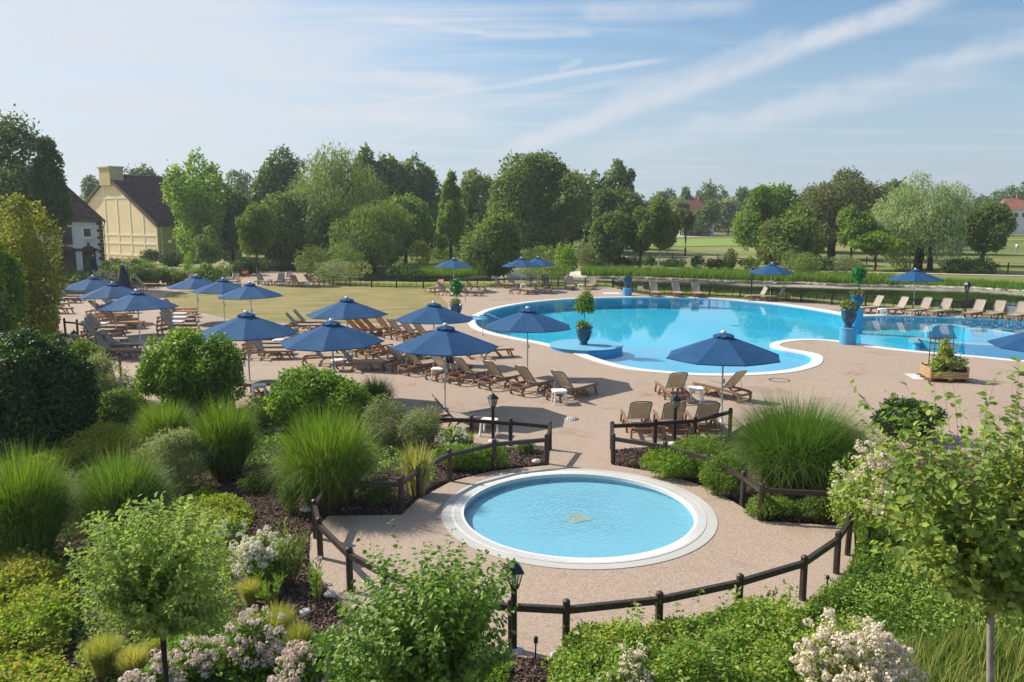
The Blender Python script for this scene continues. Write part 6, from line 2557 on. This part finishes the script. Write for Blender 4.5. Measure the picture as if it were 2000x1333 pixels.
for i, (px, base, w, top, lf) in enumerate(((735, 522, 90, 480, 'leaf_mid'), (870, 512, 80, 482, 'leaf_olive'), (925, 514, 60, 478, 'leaf_mid'), (1010, 520, 80, 470, 'leaf_dark'), (1060, 520, 90, 478, 'leaf_olive'), (1110, 515, 70, 470, 'leaf_mid'), (700, 530, 80, 492, 'leaf_dark'))):
    fs('bushy understorey shrub along the belt, ' + ORD[i] + ' from the big willow', px, base, w, top, lf, 1800)
fs('bamboo-like yellow green shrub under the willow', 668, 545, 86, 466, 'leaf_willow', 2600, .4, .07)
fs('bamboo-like yellow shrub right of the dark tree', 612, 545, 60, 480, 'leaf_olive', 1800, .4, .07)
fs('yellow green shrub between willow and conical tree', 822, 524, 46, 470, 'leaf_yellow', 1500)
fs('lime green upright shrub behind the paired parasols', 1102, 548, 54, 476, 'leaf_lime', 2000)
fs('loose grey grass-like shrub behind the far loungers', 1060, 553, 100, 512, 'leaf_willow', 2400, .45, .05)
fs('dark low shrub by the pond left of the lawn corner parasol', 790, 545, 70, 515, 'leaf_deep', 1400)
fs('clipped dark dome shrub against the yellow house', 294, 517, 36, 486, 'leaf_deep', 1500)
fs('dark broad shrub right of the clipped dome', 330, 520, 44, 485, 'leaf_deep', 1500)
fs('narrow golden conifer before the houses', 369, 546, 24, 492, 'leaf_lime', 1200, .16, .08)
fs('long clipped yellow green hedge shrub below the houses', 232, 560, 90, 517, 'leaf_olive', 3000)
fs('bright green hedge shrub right of the closed leaning parasol', 288, 558, 70, 516, 'leaf_mid', 2500)
fs('rounded blush flowered shrub below the yellow house', 335, 556, 60, 520, 'leaf_mid', 1900)
fs('bright green low shrub left of the far forward-facing loungers', 405, 555, 54, 518, 'leaf_fresh', 1800)
fs('feathery green shrub below the white house doors', 150, 572, 90, 525, 'leaf_mid', 2600, .22, .07)
fs('small dark shrub at the house corner', 205, 535, 30, 508, 'leaf_dark', 800)
fs('dark hedge behind the EXIT sign', 470, 538, 70, 505, 'leaf_deep', 2200)
fs('dark hedge under the standard tree', 540, 530, 90, 500, 'leaf_deep', 2200)
fs('ornamental bright tuft before the yellow house', 270, 530, 60, 505, 'blade_reed', 1600, .6, .05)
shrub('far_bush', 'low far bushes hiding the wall below the distant red roof', 'shrub', 1357, 446, 60, 419, 'leaf_mid', 1600, .8, .5, 24, .36, 'dome', d=208, stem=False)
rose_bush('blush rose bush at the foot of the yellow gable', 232, 533, 44, 505, 40, 'petal_blush', 900, hr=(.14, .2), L=.2)
rose_bush('white rose bush under the upright closed parasol', 195, 565, 90, 532, 70, 'petal_blush', 1200, hr=(.13, .2), L=.18)
rose_bush('white flower heads on the small tree by the arcade', 408, 520, 44, 448, 40, 'petal_white', 800, hr=(.10, .16), L=.2)
rose_bush('white rose bush in shade left of the EXIT sign', 432, 545, 34, 512, 30, 'petal_white', 700, hr=(.12, .18), L=.18)

# reeds and bank grass
blades_cover('reeds', 'band of bright green reeds along the far pond bank', [(1135, 532), (1250, 533), (1400, 538), (1560, 545), (1750, 548), (1750, 557), (1600, 552.5), (1400, 546), (1240, 540.5), (1135, 539)], 13000, 1.05, .07, 'blade_reed', 31, .25, 2, .5)
blades_cover('reeds', 'band of reeds on the far bank right of the silver willow', [(1750, 548), (1900, 551), (2060, 560), (2060, 572), (1900, 561), (1750, 557)], 6000, .5, .05, 'blade_lawn', 32, .3, 2, .5)
blades_cover('reeds', 'clump of bright reeds behind the lawn corner parasol', [(785, 531), (860, 530), (950, 532), (950, 540), (860, 540), (785, 540)], 6000, 1.2, .05, 'blade_reed', 33, .25, 2, .5)
blades_cover('bank_grass', 'rough grass between the railing and the pond', [(1215, 561), (1260, 571), (1400, 577.5), (1560, 586), (1640, 593), (1640, 597), (1560, 590), (1400, 582), (1260, 576.5), (1215, 568)], 5000, .24, .03, 'blade_green', 34, .5, 2, .8)
blades_cover('bank_grass', 'rough grass between the long railing and the dark pond', [(640, 553), (760, 556), (960, 556), (1190, 556), (1190, 561), (960, 561), (760, 562), (660, 558)], 5000, .25, .03, 'blade_reed', 35, .5, 2, .8)

# ------------------------------------------------------------------ near beds
shrub('photinia_shrub', 'huge dark rounded shrub at the left edge of the bed', 'shrub', 50, 872, 210, 640, 'leaf_photinia', 24000, .11, .052, 150, .20, 'column', fold=.14, low=-.95, add=((.62, .62, .80, .4), (-.75, .7, .95, .4), (.2, .95, .6, .4)))
shrub('laurel_shrub', 'big dense glossy green laurel before the side-on loungers', 'shrub', 340, 806, 158, 636, 'leaf_laurel', 20000, .10, .05, 120, .21, 'column', fold=.14, low=-.95, inner=.6, add=((.98, .78, .93, .6), (.5, .7, .85, .4)))
shrub('clipped_shrub', 'bright dense clipped shrub before the pair of loungers', 'shrub', 596, 842, 158, 708, 'leaf_laurel', 15000, .09, .046, 110, .22, 'dome', fold=.14, low=-.95, inner=.6, add=((.85, .85, .80, .7), (-.3, .7, .85, .3)))
shrub('bright_shrub', 'small bright green shrub beside the paving under the golden tree', 'shrub', 88, 655, 66, 596, 'leaf_fresh', 2600, .12, .06, 30, .33, 'dome', fold=.1)
shrub('feathery_shrub', 'pale feathery shrub left of the lantern between the big shrubs', 'shrub', 182, 790, 95, 696, 'leaf_grey', 4200, .16, .03, 40, .32, 'dome', fold=.1)
shrub('feathery_shrub', 'green feathery shrub below the pale one', 'shrub', 225, 835, 110, 760, 'leaf_mid', 4000, .10, .04, 40, .32, 'dome', fold=.1)
shrub('hedge_bed_shrub', 'light green low hedge inside the small fenced bed', 'shrub', 160, 708, 70, 664, 'leaf_fresh', 2600, .09, .05, 30, .34, 'dome', fold=.1)
shrub('round_grey_shrub', 'rounded silver grey shrub between the grass clumps', 'shrub', 335, 955, 140, 838, 'leaf_grey', 9000, .10, .016, 60, .27, 'dome', fold=.1, low=-.9)
shrub('grey_shrub', 'grey green twiggy shrub near the white table', 'shrub', 820, 880, 92, 788, 'leaf_grey', 5200, .09, .018, 50, .3, 'dome', fold=.1)
shrub('grey_shrub', 'grey green shrub behind the large grass clump', 'shrub', 752, 872, 90, 772, 'leaf_grey', 4600, .10, .018, 44, .3, 'dome', fold=.1)
shrub('dark_shrub', 'dark green shrub behind the airy right-hand tree', 'shrub', 1772, 852, 130, 774, 'leaf_photinia', 5200, .12, .05, 44, .3, 'dome', fold=.12)
shrub('dark_shrub', 'deep green undershrub between clipped dome and grass clumps', 'shrub', 500, 848, 80, 780, 'leaf_mid', 2200, .10, .03, 30, .33, 'dome', fold=.1)

grass_clump('widest ornamental grass clump, right of the paddling pool', 1556, 955, 292, 768, 'blade_green', 9000, .013, 11)
grass_clump('large bright grass clump behind the paddling pool fence corner', 642, 985, 222, 786, 'blade_bright', 7000, .012, 12)
grass_clump('bright grass clump before the laurel, taller one', 442, 930, 146, 770, 'blade_bright', 5000, .011, 13)
grass_clump('bright grass clump partly behind another, below the laurel', 325, 893, 130, 772, 'blade_bright', 4200, .012, 14)
grass_clump('big grass clump cut by the left edge', 55, 1095, 215, 868, 'blade_bright', 6500, .012, 15)
grass_clump('dark green grass clump beside the left edge clump', 246, 1045, 198, 872, 'blade_green', 6000, .012, 16)
grass_clump('small pale grass tuft behind the clipped dome shrub', 735, 800, 88, 728, 'blade_green', 1500, .012, 17)
grass_clump('grey green grass tuft between grass clump and clipped dome', 498, 852, 70, 772, 'blade_green', 900, .010, 18)
grass_clump('yellowing iris-like clump inside the fence corner', 815, 965, 92, 856, 'blade_straw', 500, .020, 19, upright=.7)
grass_clump('small upright grass tuft beside the white roses by the table', 913, 872, 36, 842, 'blade_fine', 500, .010, 20, upright=.5)
for i, (px, by, w, ty, lab) in enumerate(((205, 1320, 95, 1238, 'golden feather grass under the small round tree'), (262, 1330, 80, 1262, 'golden feather grass between trunk and ground cover'), (305, 1300, 60, 1240, 'golden feather grass behind the round tree trunk'),
                                         (545, 1270, 90, 1180, 'golden feather grass beside the pink roses'), (583, 1290, 70, 1215, 'golden feather grass next to the leafy shrub'), (490, 1180, 60, 1130, 'feather grass tuft beside the oleander'))):
    grass_clump(lab, px, by, w, ty, 'blade_fine', 2200, .005, 40 + i, name='feather_grass', group='feather grasses', upright=.8)
for i, (px, by, w, ty, n, lab) in enumerate(((568, 1150, 80, 1040, 260, 'tall upright oleander clump by the paving edge'), (528, 1185, 70, 1130, 120, 'shorter oleander clump in the bark'), (622, 1185, 44, 1085, 90, 'lone oleander stem with a pink bloom at the fence'))):
    rng = np.random.default_rng(60 + i)
    g = G(px, by)
    h = Pd(px, ty, g.y).z
    rx = w / F_PX * g.y / 2
    t = thing('oleander', lab, 'plant', tuple(g), 0, 'oleander clumps')
    m = n // 14
    a = rng.random(m) * 6.283
    P0 = np.stack([.12 * rx * np.cos(a), .12 * rx * np.sin(a), np.zeros(m)], 1)
    rr = rx * np.sqrt(rng.random(m))
    P1 = np.stack([rr * np.cos(a), rr * np.sin(a), h * rng.uniform(.65, 1.05, m)], 1)
    c, Dv, N, Ls, Ws, cv = shoots_arrays(rng, P0, P1, 26, .15, .022, .05, spread=.1, droop=-.25, t0=.2, tipscale=.9)
    V, Fq = leaf_arrays(c, Dv, N, Ls, Ws, .15)
    obj('foliage', mesh_arrays('foliage', V, Fq), 'leaf_fresh', t)
    obj('stems', shoots_mb(*cv, .008), 'twig', t)
    if i == 2:
        V, Fq = flower_arrays(rng, np.array([[.02, -.02, h * .93]]), .06, 24, .06)
        obj('flower', mesh_arrays('flower', V, Fq), 'petal_pink', t)

# juniper and other low ground cover
JP = 'low juniper ground covers'


def juniper(label, px, by, w, ty, leaf='leaf_fresh', n=3200, deep=.9):
    return shrub('juniper', label, 'juniper', px, by, w, ty, leaf, n, .085, .020, 40, .33, 'dome', deep, JP, low=-.5, fold=.1, stem=False, jit=.9)


juniper('juniper mat inside the left fence bend', 910, 915, 130, 868, 'leaf_fresh', 5200, .6)
juniper('juniper tuft behind the left gate post', 968, 912, 60, 866, 'leaf_fresh', 1600)
juniper('small dark juniper by the white rock', 1026, 884, 34, 860, 'leaf_mid', 900)
juniper('juniper mat inside the right fence bend, first', 1318, 932, 130, 874, 'leaf_lime', 4200, .6)
juniper('juniper mat under the middle fence post right of the gate', 1372, 905, 120, 850, 'leaf_fresh', 3600, .7)
juniper('juniper mat sweeping along the fence towards the big grass', 1415, 965, 90, 890, 'leaf_fresh', 3600, .8)
juniper('juniper below the horizontal rail under the big grass', 1505, 1010, 90, 970, 'leaf_fresh', 2600, .7)
juniper('darker juniper near the right fence corner', 1590, 1012, 100, 972, 'leaf_mid', 2400, .6)
juniper('yellow juniper mat between grass clumps, left bed', 205, 888, 150, 830, 'leaf_yellow', 4600, .9)
juniper('pale yellow juniper patch before the dark photinia', 120, 915, 110, 875, 'leaf_yellow', 2600, .8)
juniper('small yellow shrub left of the leaning gate post', 1283, 918, 40, 868, 'leaf_yellow', 1200)
juniper('dark ferny plant inside the fence corner bark', 735, 985, 70, 930, 'leaf_mid', 1600)
juniper('small box plant outside the fence corner', 568, 1000, 46, 935, 'leaf_mid', 1500)
juniper('low green plant left of the oleander', 500, 960, 60, 925, 'leaf_mid', 1200)

cover_leaves('spirea_cover', 'yellow green spirea ground cover with orange tips, bottom left', 'ground cover', [(-120, 1100), (60, 1085), (140, 1110), (150, 1230), (120, 1300), (160, 1345), (140, 1420), (-150, 1420)], 26000, .48, .065, .036, 'leaf_spirea', 21)
cover_leaves('spirea_cover', 'patch of orange tipped spirea in the bark left of the roses', 'ground cover', [(405, 960), (470, 985), (500, 1010), (470, 1060), (480, 1120), (440, 1130), (380, 1040), (360, 980)], 5200, .34, .06, .034, 'leaf_spirea', 22)
cover_leaves('bed_undergrowth', 'dark leafy undergrowth beneath the left bed shrubs', 'ground cover', [(-60, 850), (200, 800), (420, 800), (540, 830), (520, 900), (430, 940), (400, 1000), (330, 1080), (60, 1120), (-100, 1080)], 20000, .26, .085, .032, 'leaf_mid', 23)
cover_leaves('bed_undergrowth', 'mixed low leaves under the pink roses, bottom of the picture', 'ground cover', [(330, 1250), (420, 1200), (480, 1240), (640, 1250), (700, 1340), (640, 1420), (280, 1420), (270, 1330)], 9000, .30, .07, .035, 'leaf_rose', 24)
cover_leaves('bed_undergrowth', 'patchy green weeds over the bark round the small tree trunk', 'ground cover', [(140, 1100), (330, 1040), (430, 1100), (470, 1180), (420, 1260), (300, 1345), (150, 1345)], 9000, .12, .06, .03, 'leaf_apple', 28)
cover_leaves('bed_undergrowth', 'low fresh leaves filling between grass clumps and clipped shrub', 'ground cover', [(430, 860), (560, 845), (720, 850), (840, 885), (850, 940), (760, 925), (640, 925), (500, 945), (430, 935)], 9000, .24, .075, .032, 'leaf_shrub', 29)
cover_leaves('low_shrub_cover', 'mixed low green leaves among the grass right of the paddling pool', 'ground cover', [(1672, 1035), (1720, 1000), (1800, 985), (1960, 980), (2160, 1000), (2100, 1230), (1880, 1270), (1640, 1250), (1530, 1212), (1650, 1130), (1675, 1080)], 16000, .26, .06, .026, 'leaf_shrub', 31)
cover_leaves('rose_cover', 'wide leafy rose ground cover along the bottom, right of the lantern', 'ground cover', [(1075, 1320), (1120, 1262), (1200, 1262), (1290, 1240), (1340, 1232), (1440, 1212), (1520, 1195), (1560, 1215), (1600, 1280), (1590, 1420), (1060, 1440)], 30000, .62, .062, .032, 'leaf_rose', 25)
cover_leaves('bed_undergrowth', 'small yellow green plants in the bark below the nearest lantern', 'ground cover', [(880, 1300), (960, 1285), (1000, 1310), (990, 1345), (900, 1350)], 1800, .18, .05, .022, 'leaf_fresh', 26)
cover_leaves('bed_undergrowth', 'low green leaves around the right fence bed', 'ground cover', [(1420, 870), (1500, 840), (1700, 830), (1720, 900), (1640, 960), (1500, 1000), (1440, 960)], 4000, .14, .07, .03, 'leaf_mid', 27)
blades_cover('tall_grass', 'dense green grass sward right of the paddling pool', [(1672, 1035), (1720, 1000), (1800, 985), (1960, 960), (2160, 1000), (2200, 1200), (2100, 1290), (1880, 1300), (1600, 1270), (1520, 1215), (1585, 1180), (1650, 1125), (1672, 1080)], 52000, .17, .015, 'blade_lawn', 36, 1.0, 2, 1.0)
blades_cover('straw_grass', 'tall straw coloured grass at the bottom right', [(1640, 1310), (1800, 1280), (1900, 1265), (2040, 1290), (2100, 1420), (1640, 1430)], 900, .75, .012, 'blade_straw', 37, .35, 3, .8)
blades_cover('tall_grass', 'green grass filling between rose cover and sward', [(1500, 1215), (1600, 1240), (1720, 1270), (1900, 1265), (2150, 1270), (2150, 1430), (1560, 1430)], 16000, .4, .012, 'blade_lawn', 38, .8, 2, 1.0)

# roses
rose_bush('white rose bush with domed heads by the oleander', 508, 1140, 92, 1050, 34, 'petal_white', 2600, hr=(.07, .11), L=.06, per=56)
rose_bush('small white rose head above the round tree', 447, 1075, 56, 1012, 8, 'petal_white', 900, hr=(.05, .07), L=.06)
rose_bush('pink rose bush at the bottom, left of the leafy shrub', 495, 1330, 120, 1200, 22, 'petal_pink', 3000, per=54, hr=(.06, .095), L=.055)
rose_bush('pale pink rose bush behind the round tree trunk', 380, 1345, 110, 1240, 15, 'petal_pink', 2600, per=54, hr=(.06, .09), L=.06)
rose_bush('pink rose bush in the bottom corner by the round tree trunk', 300, 1400, 100, 1295, 20, 'petal_pink', 2200, per=54, hr=(.06, .09), L=.06)
rose_bush('pale rose bush at the bottom edge beside the leafy shrub', 590, 1400, 130, 1268, 26, 'petal_pink', 2600, per=54, hr=(.06, .09), L=.06)
rose_bush('white rose bush spilling over the rose cover, bottom centre', 1225, 1400, 100, 1270, 18, 'petal_blush', 2600, hr=(.05, .075), L=.06)
rose_bush('big blush rose bush at the bottom right', 1668, 1400, 210, 1225, 70, 'petal_blush', 4200, hr=(.07, .11), L=.06, deep=.8, per=60)
rose_bush('white rose bush over the fence corner, left of the airy tree', 1712, 1055, 150, 868, 44, 'petal_blush', 5200, hr=(.07, .11), L=.065, d=13.6, per=56)
rose_bush('white rose bush beside the short fence and table', 885, 888, 62, 832, 16, 'petal_white', 1200, hr=(.06, .09), L=.07)
rose_bush('white rose bush below the lantern between the big shrubs', 248, 785, 60, 738, 18, 'petal_white', 1200, hr=(.07, .10), L=.08)


# bark chips in the open parts of the beds
def chips(polys, n, seed):
    rng = np.random.default_rng(seed)
    allP = []
    for poly, k in polys:
        g = gpoly(poly)
        A = np.array(g)
        lo, hi = A.min(0), A.max(0)
        q = lo + rng.random((k * 3, 2)) * (hi - lo)
        q = q[inside(q[:, 0], q[:, 1], g)][:k]
        allP.append(q)
    q = np.concatenate(allP)
    q = q[sdist(q[:, 0], q[:, 1], DECK) > .03]
    m = len(q)
    P = np.stack([q[:, 0], q[:, 1], rng.uniform(.0, .03, m)], 1)
    D = rng.normal(size=(m, 3))
    D[:, 2] *= .3
    N = rng.normal(size=(m, 3)) * .45 + np.array([0, 0, 1])
    V, Fq = leaf_arrays(P, D, N, rng.uniform(.03, .075, m), rng.uniform(.015, .035, m), .12)
    o = obj('bark_chips', mesh_arrays('bark_chips', V, Fq), 'bark_chip')
    tag(o, 'loose brown bark chips covering the open planting beds', 'bark chips', None, 'stuff')


chips([([(470, 940), (600, 960), (610, 1040), (600, 1100), (660, 1180), (640, 1260), (560, 1200), (480, 1110), (430, 1000)], 12000),
       ([(640, 940), (780, 925), (820, 960), (780, 1003), (650, 1003)], 4500), ([(850, 880), (1070, 880), (1068, 905), (965, 918), (880, 940), (840, 900)], 5000),
       ([(1195, 880), (1300, 872), (1420, 860), (1440, 940), (1390, 950), (1298, 923), (1198, 906)], 5000), ([(1450, 960), (1640, 960), (1640, 1025), (1485, 1016)], 3000),
       ([(860, 1262), (985, 1282), (1110, 1294), (1090, 1345), (840, 1345)], 4000), ([(120, 1240), (320, 1200), (330, 1345), (130, 1345)], 4000), ([(-50, 840), (520, 820), (500, 940), (0, 940)], 4000)], 0, 77)


# ------------------------------------------------------------------ nearest leafy plants
def in_px(rng, n, poly, d, dd):
    P = np.array(poly, float)
    lo, hi = P.min(0), P.max(0)
    out = []
    while len(out) < n:
        q = lo + rng.random((n * 2, 2)) * (hi - lo)
        q = q[inside(q[:, 0], q[:, 1], poly)]
        out += list(q)
    return np.array([tuple(Pd(x, y, d + rng.uniform(-dd, dd))) for x, y in out[:n]])


def leafy(name, label, root, fork, tips, nleaf, L, W, leaf, seed, trunk_r, bark_m, twig_r=.003, start=(.35, .75), single=0, bow=.10, fold=.14, spread=.5, droop=.15, lift=.10, ntw=300, tipscale=.75, hubs=9):
    rng = np.random.default_rng(seed)
    t = thing(name, label, 'tree' if 'tree' in name else 'shrub', tuple(root))
    root, fork = np.array(root), np.array(fork)
    # boughs: the tips are shared out among a few limbs rising from the fork
    H = tips[rng.permutation(len(tips))[:hubs]]
    ci = np.argmin(((tips[:, None] - H[None]) ** 2).sum(-1), 1)
    K = np.array([tips[ci == i].mean(0) if (ci == i).any() else H[i] for i in range(hubs)])
    K = fork + (K - fork) * .62 - np.array([0, 0, lift])
    P0 = fork + (K[ci] - fork) * rng.uniform(*start, (len(tips), 1)) + rng.normal(0, .02, tips.shape)
    c, Dv, N, Ls, Ws, cv = shoots_arrays(rng, P0 - root, tips - root, nleaf, L, W, bow, fold, spread, droop, .12, tipscale)
    if single:
        # the leaves nearest the camera are picked out one by one
        pick = np.argsort(((c + root - np.array([0, 0, EYE])) ** 2).sum(1) + rng.random(len(c)) * 6.0)[:single]
        V1, F1 = leaf_arrays(np.zeros((1, 3)), np.array([[1., 0, 0]]), np.array([[0, 0, 1.]]), [1.0], [W / L], fold)
        lm = mesh_arrays('leaf', V1, F1)
        lm.materials.append(MATS[leaf])
        for i in pick:
            d = Vector(Dv[i]).normalized()
            nn = Vector(N[i])
            nn = (nn - d * nn.dot(d)).normalized()
            s = nn.cross(d)
            o = bpy.data.objects.new('leaf', lm)
            C.objects.link(o)
            o.parent = t
            k = Ls[i]
            o.matrix_local = Matrix(((d.x * k, s.x * k, nn.x * k, c[i][0]), (d.y * k, s.y * k, nn.y * k, c[i][1]), (d.z * k, s.z * k, nn.z * k, c[i][2]), (0, 0, 0, 1)))
        keep = np.ones(len(c), bool)
        keep[pick] = False
        c, Dv, N, Ls, Ws = c[keep], Dv[keep], N[keep], Ls[keep], Ws[keep]
    V, Fq = leaf_arrays(c, Dv, N, Ls, Ws, fold, .08)
    o = obj('foliage', mesh_arrays('foliage', V, Fq), leaf, t)
    tag(o, kind='stuff')
    mb = MB()
    f = Vector(fork - root)
    m = f * .5 + Vector((.03, 0.02, 0))
    mb.tube([Vector((0, 0, -.1)), m, f], [trunk_r * 1.1, trunk_r * .92, trunk_r * .8], 10)
    for k in K:
        k = Vector(k - root)
        md = f.lerp(k, .5) + Vector((0, 0, .03))
        mb.tube([f, md, k], [trunk_r * .55, trunk_r * .35, twig_r * 1.4], 6)
    obj('trunk', mb, bark_m, t)
    tw = obj('twigs', shoots_mb(*cv, twig_r, 4, ntw), 'twig_red', t)
    tag(tw, kind='stuff')
    return t


rng = np.random.default_rng(91)
tips = in_px(rng, 460, [(135, 1020), (200, 995), (300, 975), (400, 985), (462, 1040), (480, 1120), (470, 1200), (430, 1250), (360, 1240), (290, 1250), (220, 1220), (140, 1180), (125, 1100)], 7.0, .78)
extra = in_px(rng, 26, [(140, 1000), (300, 962), (420, 975), (460, 1010), (300, 985), (160, 1020)], 7.0, .6)
tips = np.concatenate([tips, extra])
fk = Pd(318, 1240, 7.0)
rt = Pd(338, 1720, 7.0)
leafy('small_round_tree', 'small round-headed tree with pale green leaves, bottom left', (rt.x, 7.0, 0), tuple(fk), tips, 36, .072, .036, 'leaf_apple', 92, .034, 'bark', .0025, lift=.05, ntw=356)
tips = in_px(rng, 440, [(640, 1190), (700, 1130), (770, 1120), (820, 1060), (900, 1060), (1000, 1095), (1022, 1200), (1005, 1290), (900, 1335), (800, 1350), (700, 1360), (630, 1330), (610, 1260)], 7.8, .85)
extra = in_px(rng, 40, [(690, 1060), (765, 1005), (790, 1110), (840, 1090), (870, 1000), (915, 1060), (1000, 1040), (1030, 1110), (900, 1120), (760, 1160)], 7.8, .5)
tips = np.concatenate([tips, extra])
fk = Pd(850, 1360, 7.8)
rt = G(850, 1400)
leafy('leafy_shrub', 'lush multi-stemmed green shrub before the paddling pool, bottom centre', (fk.x, 7.8, 0), (fk.x, 7.8, .55), tips, 36, .092, .048, 'leaf_shrub', 93, .030, 'bark_grey', .003, lift=.05, ntw=340, droop=.4, start=(.3, .8), hubs=12)
tips = in_px(rng, 400, [(1665, 905), (1720, 850), (1790, 830), (1900, 800), (2000, 790), (2120, 800), (2160, 1000), (2140, 1200), (2060, 1250), (1960, 1235), (1880, 1200), (1790, 1140), (1700, 1080), (1645, 990)], 5.6, .75)
extra = in_px(rng, 60, [(1640, 715), (1700, 800), (1760, 740), (1850, 700), (1900, 740), (1990, 690), (2060, 760), (1990, 850), (1850, 850), (1700, 900)], 5.6, .5)
tips = np.concatenate([tips, extra])
fk = Pd(1935, 1165, 5.6)
rt = Pd(1955, 1400, 5.6)
leafy('airy_tree', 'airy small tree with rounded yellow green leaves, nearest on the right', (rt.x + .05, 5.6, 0), tuple(fk), tips, 15, .090, .064, 'leaf_service', 94, .031, 'bark_grey', .0028, single=300, lift=.08, ntw=460, tipscale=.7, start=(.3, .8), hubs=12)
for i, (px, py) in enumerate(((1783, 895), (1810, 925))):
    p = Pd(px, py, 6.3)


# ------------------------------------------------------------------ thin summer haze
def haze_box():
    m = bpy.data.materials.new('haze')
    m.use_nodes = True
    nt = NT(m.node_tree)
    nt.n.clear()
    out = nt.new('ShaderNodeOutputMaterial')
    v = nt.new('ShaderNodeVolumePrincipled')
    v.inputs['Color'].default_value = (0.80, 0.88, 0.97, 1)
    v.inputs['Density'].default_value = HAZE
    v.inputs['Anisotropy'].default_value = 0.3
    nt.l.new(v.outputs[0], out.inputs['Volume'])
    MATS['haze'] = m
    o = obj('haze', MB().box((0, 790, 16), (2500, 1640, 42)), 'haze')
    tag(o, kind='stuff')


HAZE = 0.0004
haze_box()
